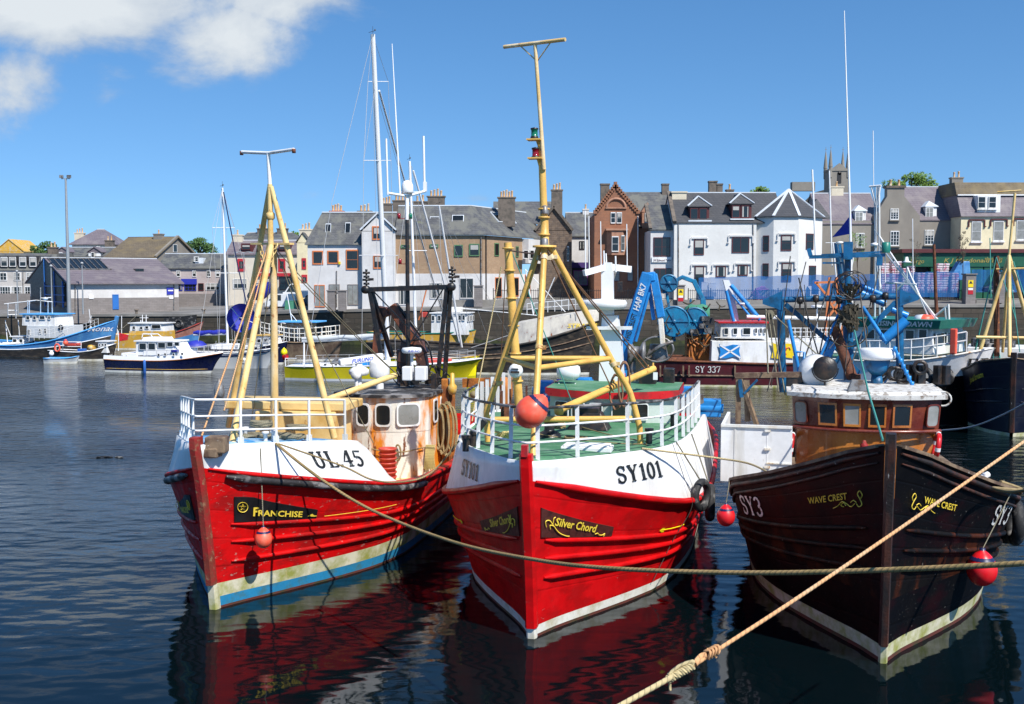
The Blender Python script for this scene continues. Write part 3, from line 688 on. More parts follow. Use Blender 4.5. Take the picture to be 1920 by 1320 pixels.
# yellow tripod
T=MB()
apex=P(1021,462,2.6)
lf0=A.z(915,828,3.4); rt0=A.z(1201,832,3.36); ft0=A.z(999,862,3.52)
lk=P(912,772,lf0.y); rk=P(1181,735,rt0.y)
r_=.068
T.tube(spl([lf0,lk,lk.lerp(apex,.06)],3)+[apex+V(-.12,.05,0)],r_,12); 
T.tube([rt0,P(1199,800,rt0.y)]+spl([P(1199,800,rt0.y),rk,rk.lerp(apex,.15)],3)[1:]+[apex+V(.12,.05,0)],r_,12); T.tube([ft0,apex],r_,12)
def onleg(a,b,py):
    # point on segment a-b which projects at row py
    lo,hi=0.,1.
    for _ in range(30):
        mid=(lo+hi)/2; w=A.Wd(a.lerp(b,mid)); d=w-CAM; f=d.y*CP-d.z*SP; up=d.y*SP+d.z*CP; y=660-FP*up/f
        if y>py: lo=mid
        else: hi=mid
    return a.lerp(b,lo)
bl=onleg(lk,apex,672); br_=onleg(rk,apex,672); bf=onleg(ft0,apex,690)
for a,b in ((bl,br_),(bl,bf),(bf,br_)): T.tube([a,b],.058,10)
T.tube([P(914,787,lf0.y),P(1185,785,rt0.y)],.065,10)
trip=T.build('tripod_mast',m['yellow'],bA)
mb=MB(); mb.lathe([(.26,0),(.26,.04),(.10,.05),(.085,.6),(.085,.62)],apex+V(0,0,-.02),16)
top1=P(1012,215,2.6); top2=P(1003,80,2.6); mid=P(1018,330,2.6)
mb.tube([apex+V(0,0,.3),P(1016,300,2.6),P(1013,262,2.6)],[.085,.075,.07],12)
for py in (392,408,440): q=P(1020,py,2.6); mb.lathe([(.085,-.02),(.13,-.02),(.13,.02),(.085,.02)],q,12)
for (px,py) in ((1002,262),(1004,297)): q=P(px,py,2.5); mb.box(q,(.30,.28,.03)); mb.bar(q+V(.05,0,0),P(1014,py+20,2.6),.04,.04)
mb.build('mast_pole',m['yellow'],trip)
mb=MB(); mb.tube([P(1020,318,2.52),top2],[.045,.04],8); tl=P(945,88,2.9); tr=P(1060,74,2.3); mb.tube([tl,tr],.042,8)
mb.tube([P(1007,115,2.6),tl.lerp(tr,.26)],.014,5); mb.tube([P(1007,115,2.6),tl.lerp(tr,.78)],.014,5); mb.build('tee_pole',m['creamrust'],trip)
for (px,py,g) in ((1002,250,'greenglass'),(1004,287,'redglass')):
    q=P(px,py+9,2.5); l=MB(); l.lathe([(.085,0),(.085,.03),(.07,.04),(.07,.17),(.085,.18),(.085,.21),(0,.23)],q,12,mis=[1,1,0,0,1,1]); l.build('navigation_light',[m[g],m['black']],trip)
for py in (405,465):
    q=P(1021,py,2.55)+V(0,0,.05); l=MB(); l.lathe([(.09,0),(.08,.14),(.03,.18),(0,.19)],q,10); l.build('mast_lamp',m['greygun'],trip)
# derrick post and boom
mb=MB(); d0=A.z(975,800,3.3); d0=P(976,800,6.2); d1=P(952,455,6.2); mb.tube([d0,P(962,600,6.2),d1],[.11,.11,.10],12)
for t in (.1,.25,.4,.55,.7,.85,.97): q=d0.lerp(d1,t); mb.lathe([(.11,-.02),(.15,-.02),(.15,.02),(.11,.02)],q+V(0,-.01*t,0),12)
mb.build('derrick_post',m['yellow'],bA)
mb=MB(); b0=P(1048,769,4.2); b1=P(1226,691,7.6); mb.tube([b0,b1],.085,12); mb.lathe([(.0,-.12),(.1,-.1),(.12,0),(.1,.1),(0,.12)],b0,10)
for t in (.55,.72,.93,.99): q=b0.lerp(b1,t); mb.cyl(q,q+V(0,0,.16),.025,n=6)
mb.build('boom',m['yellow'],bA)
mb=MB(); c=P(1155,735,5.9); coil(mb,(c.x,c.y,c.z),.30,4,.022,1.5,vert=True); c=P(1170,720,5.6); coil(mb,(c.x,c.y,c.z),.26,4,.02,2.2,vert=True,seed=4); mb.build('hanging_rope_coils',m['wirerust'],bA)
# deck gear: winch, hatch, bollards, life raft, float
def disc(mb,c,r,h,mi=0): mb.lathe([(0,0),(r,0),(r,h),(0,h)],c,16,mi)
g=MB(); c=A.z(1030,818,3.4); g.lathe([(.28,0),(.24,.08),(.12,.14),(.12,.34),(.2,.40),(.2,.46),(0,.48)],c,16); c2=A.z(1105,805,3.35); g.box(c2+V(0,0,.22),(1.0,.7,.42),top=.6); g.box(c2+V(0,0,.46),(.5,.4,.16)); g.build('anchor_windlass',m['black'],bA,bevel=.02)
g=MB(); c=A.z(1100,846,3.45); g.box(c+V(0,.1,.05),(1.05,.5,.10)); g.box(c+V(0,.1,.12),(.95,.42,.04)); g.build('white_hatch',m['white'],bA,bevel=.015)
g=MB()
for (px,py) in ((1217,832),(888,838),(873,846),(1262,800)): c=A.z(px,py,3.38); g.cyl(c,c+V(0,0,.32),.07,n=10); g.cyl(c+V(0,0,.28),c+V(0,0,.34),.10,n=10)
g.build('mooring_bitts',m['black'],bA,bevel=0)
g=MB(); c=A.z(885,835,3.4); g.bar(c+V(-.1,0,.05),c+V(.28,.1,.55),.16,.13); g.bar(c+V(-.2,0,.03),c+V(.1,.1,.12),.3,.2); g.build('anchor',m['black'],bA,bevel=.02)
g=MB(); c=P(1066,697,8.8); g.lathe([(0,-.33),(.15,-.3),(.24,-.15),(.26,0),(.24,.15),(.15,.3),(0,.33)],c,18,axis='x'); g.tube([c+V(-.25,-.1,-.3),c+V(-.25,-.1,-.6)],.02); g.tube([c+V(.2,-.1,-.3),c+V(.2,-.1,-.6)],.02); g.build('life_raft_canister',m['whiteclean'],bA)
g=MB(); c=P(967,695,6.0); g.lathe([(0,-.08),(.16,-.08),(.18,-.03),(.18,.03),(.15,.08),(0,.08)],c,16,axis='y'); g.bar(c+V(-.11,-.1,-.03),c+V(.11,-.1,-.03),.02,.05,1); g.bar(c+V(-.09,-.1,.05),c+V(.09,-.1,.05),.02,.03,1); g.build('searchlight',[m['white'],m['black']],bA)
g=MB(); c=A.z(1245,775,3.3); g.bar(c,c+V(.9,1.5,.28),.30,.25); g.build('grey_vent_pipe',m['greygun'],bA)
g=MB()  # blue and dark gear aft of the wheelhouse
for (x,y,z,a,b,cc) in ((-.9,11.6,3.9,.9,.5,.35),(-1.8,11.2,3.7,.5,.5,.6),(3.0,12.2,3.2,.7,.6,.5)): g.box((x,y,z),(a,b,cc)); g.cyl((x-a*.6,y-.2,z),(x+a*.6,y-.2,z),.14)
g.bar(P(1250,735,11.5),P(1312,735,11.5),.4,.32); g.build('blue_deck_gear',m['craneblue'],bA,bevel=.03)
g=MB(); c=P(1215,715,9.3); g.box(c,(.45,.5,.7)); g.box(c+V(.55,.3,.1),(.3,.3,.5)); g.build('exhaust_box',m['black'],bA,bevel=.03)
g=MB(); c=P(1222,700,9.); g.box(c+V(.12,-.26,-.05),(.12,.02,.2)); g.build('white_label_plate',m['whiteclean'],bA)
# hoist wires
g=MB()
for a,b in (((1022,462,2.7),(1150,735,5.9)),((1026,465,2.7),(1210,692,7.3)),((1030,470,2.7),(1218,690,7.4))): g.tube([P(*a),P(*b)],.016,5)
g.tube([P(955,470,6.2),P(1015,478,2.9)],.018,5); g.tube([P(950,462,6.2),P(938,700,8)],.014,5); g.build('hoist_wires',m['wirerust'],bA)
g=MB(); g.tube([P(1022,300,2.6),P(1080,775,6.)],.010,5) if False else g.tube([P(955,460,6.2),P(1082,778,7)],.014,5); g.build('green_halyard',m['teal'],bA)
# red bulkhead buoy on the rail, mooring details
# ================= BOAT B: UL45 =================
B=Fr((-6.34,22.93,0),10.5)
HB=Hull(17.5,[(0,0),(1.2,-.18),(2.4,-.40),(3.6,-.72)],
  [(0,.08),(.6,.42),(1.2,.82),(2,1.32),(3,1.92),(4.2,2.45),(5.5,2.7),(8,2.75),(13,2.6),(17.5,1.8)],
  [(0,.10),(.5,.72),(1,1.14),(1.7,1.70),(2.4,2.16),(3.3,2.62),(4.3,2.95),(6,3.12),(9,3.15),(13,3.0),(17.5,2.3)],
  [(0,3.12),(.6,2.90),(1.4,2.68),(2.5,2.40),(3.6,2.16),(4.6,2.0),(6.5,1.84),(9.5,1.75),(17.5,2.1)],
  bT=[(0,.10),(.5,.52),(1,.84),(1.7,1.32),(2.5,1.84),(3.2,2.26),(3.9,2.72),(4.3,2.95),(5,3.0)],
  zT=[(0,3.62),(1,3.52),(2.5,3.36),(3.2,3.26),(3.7,2.65),(4.2,2.05),(5,2.0)],qT=4.2,fl=1.2,keel=-1.4)
bB=thing('fishing_boat','weathered red fishing boat numbered UL.45 with blue foredeck, rusty wheelhouse and cream tripod','fishing boat',B,'fishing boats moored bow-on in the foreground')
HB.mesh([m['red'],m['boot'],m['bootblue'],m['antifoul']],[(.05,3),(.26,2),(.56,1)],bB,top=0)
HB.upper(m['white'],bB,'whaleback')
HB.deck(m['bluedeck'],bB,lambda q:tb(HB.zT,min(q,3.2))-.03,.05,3.22,'foredeck',.06,.08)
HB.deck(m['cream'],bB,lambda q:1.30,3.2,17.3,'main_deck',.12,.05)
# bulwark aft: inner face + capping
mb=MB()
for sd in (-1,1):
    P_=[HB.pt(q,tb(HB.zS,q),sd) for q in [3.4+i*.5 for i in range(28)]]
    for a,b in zip(P_[:-1],P_[1:]): mb.bar(a+V(-sd*.06,0,.02),b+V(-sd*.06,0,.02),.22,.07)
mb.build('bulwark_capping',m['redtrim'],bB)
frb=lambda f:(lambda q:.56+(tb(HB.zS,q)-.56)*f)
mb=MB(); HB.strake(mb,lambda q:tb(HB.zS,q)-.11,.25,5.9,.085,off=.05,mi=0); mb.build('black_rubbing_strip',m['strakeworn'],bB)
mb=MB(); HB.strake(mb,lambda q:tb(HB.zS,q),.05,17,.05,off=.02)
for f in (.52,.36,.18): HB.strake(mb,frb(f),.30,11,.050,off=.02)
mb.build('rubbing_strakes',m['red'],bB)
mb=MB(); # white slanted end plate of whaleback
stempost(HB,bB,m['stemrust'],.56,3.78,.19,.20); stempost(HB,bB,m['boot'],-.8,.555,.22,.12,'stem_foot')
mb=MB(); mb.box((.33,-.45,3.60),(.42,.34,.34),0,rz=8); mb.box((.26,-.5,3.44),(.3,.3,.2)); mb.build('stem_head_block',m['oldwood'],bB,bevel=.03)
HB.text(slab('UL.45'),1,1.92,lambda q:tb(HB.zT,min(q,3.2))-.62,.38,m['ink'],bB,'registration_letters',sx=1.35)
for sd in (1,-1):
    zl=lambda q:frb(.52)(q)+.05
    HB.board(sd,.35,zl,2.05,lambda t:(.56-.02*t if t<.2 else lerp(.56,.20,((t-.2)/.8)**.8)),lambda t:0.,m['boardblack'],bB)
    vs,fs,w=ttext('RANCHISE',0,.025); mb=MB(); mp=HB.amap(zl,sd,.35,.05); L0=1.12; k=L0/w
    sl=lambda x:.20-.115*(x/1.6)
    mb.add([mp((.52+a*k) if sd>0 else (.3+L0-a*k),b*.13+sl(.52+a*k if sd>0 else .3+L0-a*k)-.02) for a,b in vs],fs)
    vs,fs,w=ttext('F',0,.03); x0=.40
    mb.add([mp((x0+a*.20) if sd>0 else (.3+L0+.16-a*.2),b*.19+sl(x0)-.03) for a,b in vs],fs); mb.build('name_lettering',m['gold'],bB)
    mb=MB(); cc=(.17,.34); st=[]
    for i in range(5): a=R(90+144*i); st.append((cc[0]+.075*math.cos(a),cc[1]+.075*math.sin(a)))
    mb.tube([mp(a,b) for a,b in st],.010,4,closed=True); mb.tube([mp(cc[0]+.11*math.cos(a*.5),cc[1]+.11*math.sin(a*.5)) for a in range(12)],.009,4,closed=True) if False else mb.tube([mp(cc[0]+.11*math.cos(a*2*math.pi/16),cc[1]+.11*math.sin(a*2*math.pi/16)) for a in range(16)],.009,4,closed=True)
    mb.build('star_emblem',m['gold'],bB)
    mb=MB(); mb.add([mp(1.78,.075),mp(1.90,.125),mp(1.96,.085),mp(2.03,.08),mp(2.03,.06),mp(1.96,.055)],[(0,1,2,3,4,5)]); mb.tube([mp(2.2+.0*i,.04+.02*i) if False else mp(2.25+.30*i,.05+.012*i) for i in range(9)],.007,4); mb.build('yellow_arrow',m['gold'],bB)
zB=lambda q:tb(HB.zT,min(q,3.2))
stB=[(-1,3.1),(-1,2.2),(-1,1.6),(-1,1.15),(-1,.3),(1,.75),(1,1.45),(1,2.15),(1,3.0)]
rail(HB,bB,stB,zB,[.28,.58,.92],m['white'],inset=.12,lean=.0,pr=.032,br=.021)
# wheelhouse with curved front
PB=lambda px,py,y:B.y(px,py,y)
yb=8.9; a=PB(636,800,yb); b=PB(800,800,yb); cx=(a.x+b.x)/2; hw=(b.x-a.x)/2+.05; zt=PB(720,742,yb).z; zb_=1.32
def shell(mb,cx,hw,y0,bul,dep,z0,z1,flare=1.,n=12,mi=0,cap=True,corner=.35):
    ring=[]
    for i in range(n+1):
        t=-1+2*i/n; ring.append((hw*t,y0-bul*(1-abs(t)**2.4)))
    ring+= [(hw*1.02,y0+dep*.5),(hw,y0+dep),(-hw,y0+dep),(-hw*1.02,y0+dep*.5)]
    k=len(ring); A0=[(cx+x,y,z0) for x,y in ring]; A1=[(cx+x*flare,y0+dep/2+(y-y0-dep/2)*flare,z1) for x,y in ring]
    mb.add(A0+A1,[(i,(i+1)%k,k+(i+1)%k,k+i) for i in range(k)]+([tuple(range(k,2*k))] if cap else []),mi); return ring
mb=MB(); zmid=PB(720,805,yb).z
shell(mb,cx,hw,yb,.55,2.9,zmid,zt,1.02); mb.build('wheelhouse',m['orangerust'],bB)
mb=MB(); shell(mb,cx,hw*.995,yb+.01,.55,2.9,zb_,zmid+.01,1.0,cap=False); mb.build('wheelhouse_lower',m['orangerust'],bB)
mb=MB(); shell(mb,cx,hw*1.06,yb-.08,.62,3.1,zt,zt+.09,1.0); mb.build('wheelhouse_roof',m['strakeworn'],bB)
def wf(u,z): return Vector((cx+hw*u*1.01,yb-.55*(1-abs(u)**2.4)-.05,z))
wz0=PB(720,795,yb).z; wz1=PB(720,752,yb).z
for (u0,u1,g) in ((-.92,-.62,0),(-.44,-.14,0),(-.02,.32,0),(.42,.86,1)):
    n_=Vector((((u0+u1)/2)**3*1.6,-1,.0)); window(bB,[wf(u0,wz0),wf(u1,wz0),wf(u1,wz1),wf(u0,wz1)],n_,m['white'],m['glasshazy' if g else 'glass'],fw=.05,arch=.14,proud=.035)
for (y0,y1) in ((9.3,9.75),(10.1,10.6)):
    x=cx+hw*1.03; window(bB,[V(x,y0,wz0),V(x,y1,wz0),V(x,y1,wz1+.03),V(x,y0,wz1+.03)],(1,0,0),m['white'],m['glass'],fw=.05,arch=.1,proud=.03)
# low cream casing/hatch between whaleback and wheelhouse
g=MB(); a=PB(478,800,5.6);b=PB(622,800,5.6); g.bx(a.x,5.6,1.3,b.x,7.2,PB(550,773,5.6).z); g.bx(a.x-1.,5.9,PB(550,772,5.6).z,b.x+.3,7.3,PB(550,757,5.6).z); g.build('cream_casing',m['cream'],bB,bevel=.03)
# red baskets, ropes
g=MB(); c=PB(727,882,7.6); 
for i in range(7):
    z=1.35+i*.13; g.lathe([(.20,0),(.235,.16),(.255,.16),(.255,.20),(.22,.20),(.19,.02)],(c.x,c.y,z),16)
bk=g.build('basket_stack',m['plastic'],None,frame=B,label='stack of red plastic fish baskets on the deck in front of the rusty wheelhouse',cat='baskets')
g=MB(); 
for k,(px,r) in enumerate(((822,.28),(830,.34),(838,.36),(846,.3))):
    c=PB(px,805,9.8+.05*k); coil(g,(c.x,c.y,c.z),r,9,.022,2.3,vert=True,seed=k)
g.build('hanging_rope_coils',m['rope'],bB)
g=MB(); c=PB(808,850,8.8); 
for k in range(14): g.tube(spl([c+V(.0+.02*k-.14,0,.25),c+V(.02*k-.16,-.05,-.1),c+V(.025*k-.2,0,-.45-.02*(k%3))],4),.014,5)
g.build('straw_rope_tail',m['ropestraw'],bB)
g=MB(); c=wf(.45,PB(720,842,yb).z)+V(0,-.08,0); coil(g,(c.x,c.y,c.z),.16,5,.018,1.5,vert=True)
pts=[wf(u,PB(720,835,yb).z-.10*math.sin((u+.1)*3.1))+V(0,-.05,0) for u in (-.1,.1,.3,.5,.7,.95)]; g.tube(spl(pts,4),.018,6); g.build('slung_rope',m['rope'],bB)
g=MB(); a=PB(812,740,10.4);b=PB(848,740,10.4); g.bx(a.x,10.4,1.3,b.x,10.8,a.z+.1); g.bx(a.x+.3,10.2,1.3,a.x+.5,10.4,a.z+.5); g.build('rusty_winch_frame',m['orangepost'],bB,bevel=.03)
g=MB(); c=PB(848,725,10.2); g.lathe([(.0,-.25),(.1,-.22),(.14,-.1),(.14,.02),(.07,.1),(.06,.4),(0,.42)],c,12); g.build('yellow_float',m['ochre'],bB)
# roof gear
zr=zt+.09
def R_(px,py,y): return PB(px,py,y)
g=MB(); c=R_(712,722,10.); r0=.30; g.lathe([(r0*.9,0),(r0,.06),(r0,.42),(r0*.85,.5),(0,.52)],(c.x,c.y,zr+.35),20); g.cyl((c.x,c.y,zr),(c.x,c.y,zr+.36),.12); g.build('radar_dome',m['white'],bB)
g=MB(); c=R_(668,668+12,9.6); a=R_(636,680,9.2);b=R_(717,668,10.2); g.bar(a,b,.20,.20); rf=g.build('radar_scanner',m['whiteclean'],bB,bevel=.04)
g=MB(); d=(b-a).normalized(); n_=d.cross(V(0,0,1)); flat_text(g,ttext('FURUNO',.2,.03),a.lerp(b,.25)+n_*.101+V(0,0,-.055),d,(0,0,1),.105,1.15,off=.004); g.build('radar_lettering',m['inkblue'],rf)
g=MB(); c=a.lerp(b,.45); g.lathe([(.24,0),(.30,.05),(.30,.16),(.2,.24),(.1,.26),(.1,.34)],(c.x,c.y,c.z-.46),16); g.cyl((c.x,c.y,zr),(c.x,c.y,c.z-.4),.08); g.build('radar_turntable',m['white'],bB)
g=MB(); c=R_(772,662,10.8); g.lathe([(.26,0),(.30,.03),(.31,.10),(.28,.16),(0,.19)],c,20); g.cyl((c.x,c.y,zr),(c.x,c.y,c.z),.05); g.build('radar_dome',m['white'],bB)
g=MB(); flat_text(g,ttext('FURUNO',.2,.03),c+V(-.02,-.315,.05),(1,0,0),(0,0,1),.06,1.,off=.004); g.build('radar_lettering',m['inkblue'],bB)
g=MB(); c=R_(668,703,8.9); g.lathe([(0,-.1),(.13,-.1),(.15,.02),(.08,.1),(0,.12)],c,14,axis='y'); g.cyl((c.x,c.y,zr),c,.05); g.build('searchlight',m['white'],bB)
g=MB()
for (px,py,w) in ((765,700,.3),(790,700,.34)): c=R_(px,py,10.2); g.box(c,(w,.3,.42))
g.build('white_equipment_boxes',m['whiteclean'],bB,bevel=.03)
g=MB(); c=R_(758,705,10.4); 
for i in range(26):
    rn=random.Random(i); x=c.x+rn.uniform(-.5,1.0); y=10.3+rn.uniform(0,1.2); z=zr+rn.uniform(0,.1)
    if i%3==0: g.box((x,y,z+.15),(.12+rn.random()*.2,.15,.2+rn.random()*.25),rz=rn.uniform(0,90))
    else: g.tube(spl([(x,y,z),(x+rn.uniform(-.3,.3),y,z+rn.uniform(.2,.7)),(x+rn.uniform(-.5,.5),y+.2,z+rn.uniform(0,.3))],4),.022,5)
g.build('tangled_roof_gear',m['black'],bB)
# black gantry
yg=11.6; g=MB()
gl=R_(686,543,yg);gr=R_(846,538,yg); g.bar(gl,gr,.16,.15)
l0=R_(715,668,yg);l1=R_(735,668,yg+.9); r0=R_(818,735,yg);r1=R_(832,735,yg+.6)
for a,b in ((gl+V(.12,0,0),l0),(gl+V(.16,0,0),l1),(gr-V(.14,0,0),r0),(gr-V(.02,0,0),r1)): g.bar(a,V(b.x,b.y,zr) if False else b,.12,.12)
g.bar(gl+V(.25,0,-.05),R_(790,640,yg),.035,.035); g.bar(gr-V(.25,0,.05),R_(765,650,yg),.035,.035)
for k in range(1,9): 
    a=(gr-V(.14,0,0)).lerp(r0,k/9);b=(gr-V(.02,0,0)).lerp(r1,k/9); g.bar(a,b,.04,.03)
for q in (gl,gr): g.lathe([(0,-.1),(.13,-.1),(.13,.1),(0,.1)],q+V(0,0,0),12,axis='y')
g.cyl(l0,V(l0.x,l0.y,zr-.4),.08); g.cyl(r0,V(r0.x,r0.y,zr-1.),.08)
g.build('black_gantry',m['black'],bB)
for (px,py) in ((687,525),(848,520)):
    g=MB(); q=R_(px,py,yg); 
    for dz,rr in ((-.22,.05),(-.12,.10),(0,.13),(.1,.10),(.22,.12),(.3,.04)): g.lathe([(0,-.03),(rr,-.03),(rr,.04),(0,.04)],q+V(0,0,dz),10)
    g.cyl(q-V(0,0,.3),q+V(0,0,.3),.03); g.box(q+V(.12,0,.02),(.2,.12,.08)); g.build('deck_lamp',m['black'],bB)
g=MB(); p0=R_(766,700,yg+.2); p1=R_(763,412,yg+.2); g.tube([p0,p1],[.075,.06],10); pole=g.build('mast_pole',m['black'],bB)
g=MB(); g.tube([p1,R_(763,372,yg+.2)],.06,8); q=R_(763,368,yg+.2); g.tube([R_(727,362,yg-.4),q,R_(798,358,yg+.8)],.04,8); g.tube([R_(727,365,yg-.4),R_(724,260,yg-.4)],.03,6)
g.tube([R_(796,360,yg+.8),R_(794,255,yg+.8)],.035,6); g.box(R_(797,350,yg+.8),(.1,.1,.3)); g.tube([R_(750,365,yg),R_(735,82,yg)],[.03,.012],6); g.build('antenna_crosstree',m['whiteclean'],pole)
g=MB(); g.lathe([(0,.42),(.12,.38),(.18,.26),(.19,.05),(.16,0),(0,0)],R_(764,363,yg+.2)-V(0,0,.0),16); g.build('satellite_dome',m['whiteclean'],pole)
for (px,py,gg) in ((748,405,'redglass'),(770,405,'greenglass'),(750,490,'redglass')):
    g=MB(); q=R_(px,py,yg+.2); g.lathe([(0,-.09),(.055,-.09),(.055,.07),(0,.09)],q,10); g.bar(q-V(0,0,.08),V(R_(763,py,yg+.2).x,q.y,q.z-.08),.02,.02); g.build('navigation_light',m[gg],pole)
# brown knuckle crane
g=MB(); yc=12.2
def CR(px,py,dy=0): return PB(px,py,yc+dy)
g.tube([CR(757,735),CR(755,655)],[.22,.2],14); g.bar(CR(756,680),CR(765,640),.42,.34); g.bar(CR(797,705),CR(785,640),.34,.3); crane=g.build('crane_column',m['cranebrown'],bB,bevel=.03)
g=MB(); g.bar(CR(795,665),CR(735,573),.34,.34); g.bar(CR(728,583),CR(712,590),.30,.3); g.bar(CR(718,575),CR(708,622),.26,.30); g.bar(CR(708,610),CR(704,668),.2,.2); g.build('crane_boom',m['cranebrown'],crane,bevel=.03)
g=MB(); g.cyl(CR(790,630,-.1),CR(745,572,-.1),.05); g.tube(spl([CR(715,625,-.2),CR(735,612,-.2),CR(755,640,-.2),CR(775,648,-.2)],5),.03,6); g.tube(spl([CR(765,640,-.3),CR(800,640,-.3),CR(812,690,-.3)],5),.03,6); g.build('crane_hydraulics',m['black'],crane)
# cream tripod B
g=MB(); ym=5.2
mk=PB(513,458,ym); m0=PB(515,812,ym)
g.tube([m0,mk],[.105,.085],14); mastB=g.build('centre_mast',m['creamrust'],bB)
g=MB(); fl=B.z(435,833,3.5); fR=PB(627,822,4.4); bk_=PB(428,800,6.6)
top=PB(507,350,4.9)
cL=PB(488,457,5.4); cR=PB(537,457,4.9); fA=PB(508,462,4.8)
g.tube([fl,fA],.075,12); g.tube([fR,cR,top+V(.02,0,0)],[.085,.075,.06],12); g.tube([bk_,cL,top-V(.02,0,0)],[.08,.075,.06],12); g.tube([PB(445,800,6.9),cL+V(.1,.3,0)],.05,8)
g.bar(PB(474,457,5.4),PB(547,457,4.8),.16,.05); g.tube([PB(508,500,5.),PB(506,345,4.9)],[.085,.06],12); g.lathe([(.07,-.1),(.11,-.06),(.11,.06),(.07,.1)],PB(507,405,4.95),12)
g.build('tripod_legs',m['cream'],mastB)
g=MB(); g.tube([PB(506,346,4.9),PB(503,288,4.9)],.05,10); q=PB(503,287,4.9); g.tube([PB(453,285,5.4),q,PB(551,280,4.3)],.042,8); g.build('tee_pole',m['white'],mastB)
g=MB(); 
for px,py,yy in ((453,287,5.4),(551,283,4.3)): g.lathe([(0,-.05),(.05,-.05),(.05,.05),(0,.05)],PB(px,py,yy),8)
g.build('rusty_end_fittings',m['rust'],mastB)
g=MB(); 
def chain(mb,a,b,n,s=.05,sg=.1):
    P=sag(a,b,sg,n)
    for i in range(n):
        c=(P[i]+P[i+1])/2; d=(P[i+1]-P[i]).normalized(); u=d.orthogonal().normalized() if i%2 else d.cross(d.orthogonal()).normalized()
        mb.tube([c+d*(s*math.cos(t))*1.3+u*(s*.7*math.sin(t)) for t in [k*math.pi/3 for k in range(6)]],s*.28,4,closed=True)
chain(g,PB(490,462,5.),PB(497,540,5.),9,.06,.0); chain(g,PB(520,458,4.7),PB(488,530,4.6),9,.06,.03); g.build('chains',m['cream'],mastB)
g=MB(); b0=PB(542,775,6.2);b1=PB(742,703,9.2); g.tube([b0,b1],.085,12); g.box(PB(536,768,6.2),(.25,.2,.35)); g.build('boom',m['cream'],bB)
# blue loudhailer-like reflectors
for (px,py,rx,yy,th) in ((452,596,22,6.8,20),(488,545,26,6.9,-35)):
    c=PB(px,py,yy); q=Fr((0,0,0)); g=MB(); dx=math.sin(R(th)); 
    vs=[];fs=[]; rr=.40; ax=Vector((dx*.6,-1,.12)).normalized() if th>0 else Vector((-.55,.2,.75)).normalized(); u=ax.orthogonal().normalized(); w=ax.cross(u)
    prof=[(0,0.25),(.3,.22),(.6,.15),(.85,.06),(1,0)]
    for (r,z) in prof:
        for k in range(20): a=2*math.pi*k/20; vs.append(c+(u*math.cos(a)+w*math.sin(a))*(r*rr)-ax*z)
    for i in range(4):
        for k in range(20): fs.append((i*20+k,i*20+(k+1)%20,(i+1)*20+(k+1)%20,(i+1)*20+k))
    g.add(vs,fs,0,None,True); o=g.build('radar_reflector_dish',m['royal'],bB)
    g=MB(); g.tube([c-ax*.02+u*rr,c+ax*.25,c-ax*.02-w*rr],.012,5); g.tube([c+ax*.25,c-ax*.02-u*rr*.4+w*rr*.9],.012,5); g.build('dish_stay',m['white'],o)
# foredeck gear
g=MB()
for i in range(5): c=B.z(455+i*24,822-2*(i%2),3.45); coil(g,c,.30-.03*(i%3),3,.03,seed=i)
c=B.z(560,806,3.4); coil(g,c,.28,4,.032,seed=9); c=B.z(490,808,3.5); coil(g,c+V(0,0,.1),.25,5,.03,seed=12); g.build('coiled_deck_rope',m['ropegrey'],bB)
g=MB()
for px,py in ((452,824),(460,823),(357,826),(498,832),(513,830)):
    c=B.z(px,py,3.42); g.lathe([(.06,0),(.045,.05),(.045,.2),(.08,.23),(.08,.27),(0,.28)],c,10)
g.build('mooring_bollards',m['white'],bB)
g=MB()
for a,b in (((508,350,4.9),(405,760,2.2)),((508,462,4.8),(345,845,.9)),((510,352,4.9),(700,835,3.2))): pass
g.tube([PB(500,470,4.8),B.z(372,835,3.6)],.022,6); g.tube([PB(503,470,4.8),PB(420,770,1.5)],.02,6); g.build('forestay_ropes',m['ropeorange'],bB)
g=MB()
for a,b in (((512,462,5),(700,830,6.5)),((515,462,5),(620,735,7)),((520,470,5),(745,702,9.1)),((540,500,5),(742,700,9.2)),((512,470,5),(470,800,6))): g.tube(sag(PB(*a),PB(*b),.08,8),.014,5)
g.build('stays',m['ropegrey'],bB)

g=MB(); c=A.z(1042,812,3.4); coil(g,c+V(0,0,.12),.22,5,.028,seed=21); coil(g,A.z(1080,826,3.4),.26,4,.022,seed=22); g.build('deck_rope_coil',m['rope'],bA)
g=MB(); c=A.z(930,826,3.4)
for k in range(6): rn=random.Random(k+31); g.tube(spl([c+V(rn.uniform(-.2,.3),rn.uniform(-.2,.2),.03),c+V(rn.uniform(-.2,.3),0,.2),c+V(rn.uniform(-.3,.4),.1,.04)],4),.03,5)
g.build('yellow_rope_heap',m['ropestraw'],bA)
g=MB()
for a,b_ in (((1060,790,4.5),(1215,828,2.9)),((1000,812,3),(1213,833,2.6))): g.tube(sag(A.z(a[0],a[1],3.5),A.z(b_[0],b_[1],3.42),.06,8),.014,5)
g.build('deck_lines',m['rope'],bA)
g=MB()
for (a,b_,t) in ((lk,apex,.18),(lk,apex,.93),(rk,apex,.2),(rk,apex,.93),(ft0,apex,.5),(ft0,apex,.94)):
    q=a.lerp(b_,t); d=(b_-a).normalized(); g.tube([q-d*.05,q+d*.05],.085,12); g.box(q+V(.1,-.02,0),(.10,.05,.08))
g.build('clamp_collar',m['creamrust'],trip)
g=MB()
for k in range(6):
    x=-2.3+.12*k; y=6.6+.5*k; g.bar((x,y,3.3),(x,y,4.1),.05,.05); 
    if k%2: g.box((x+.2,y,3.55),(.3,.25,.4),rz=20*k)
g.build('rusty_side_gear',m['rust'],bA)
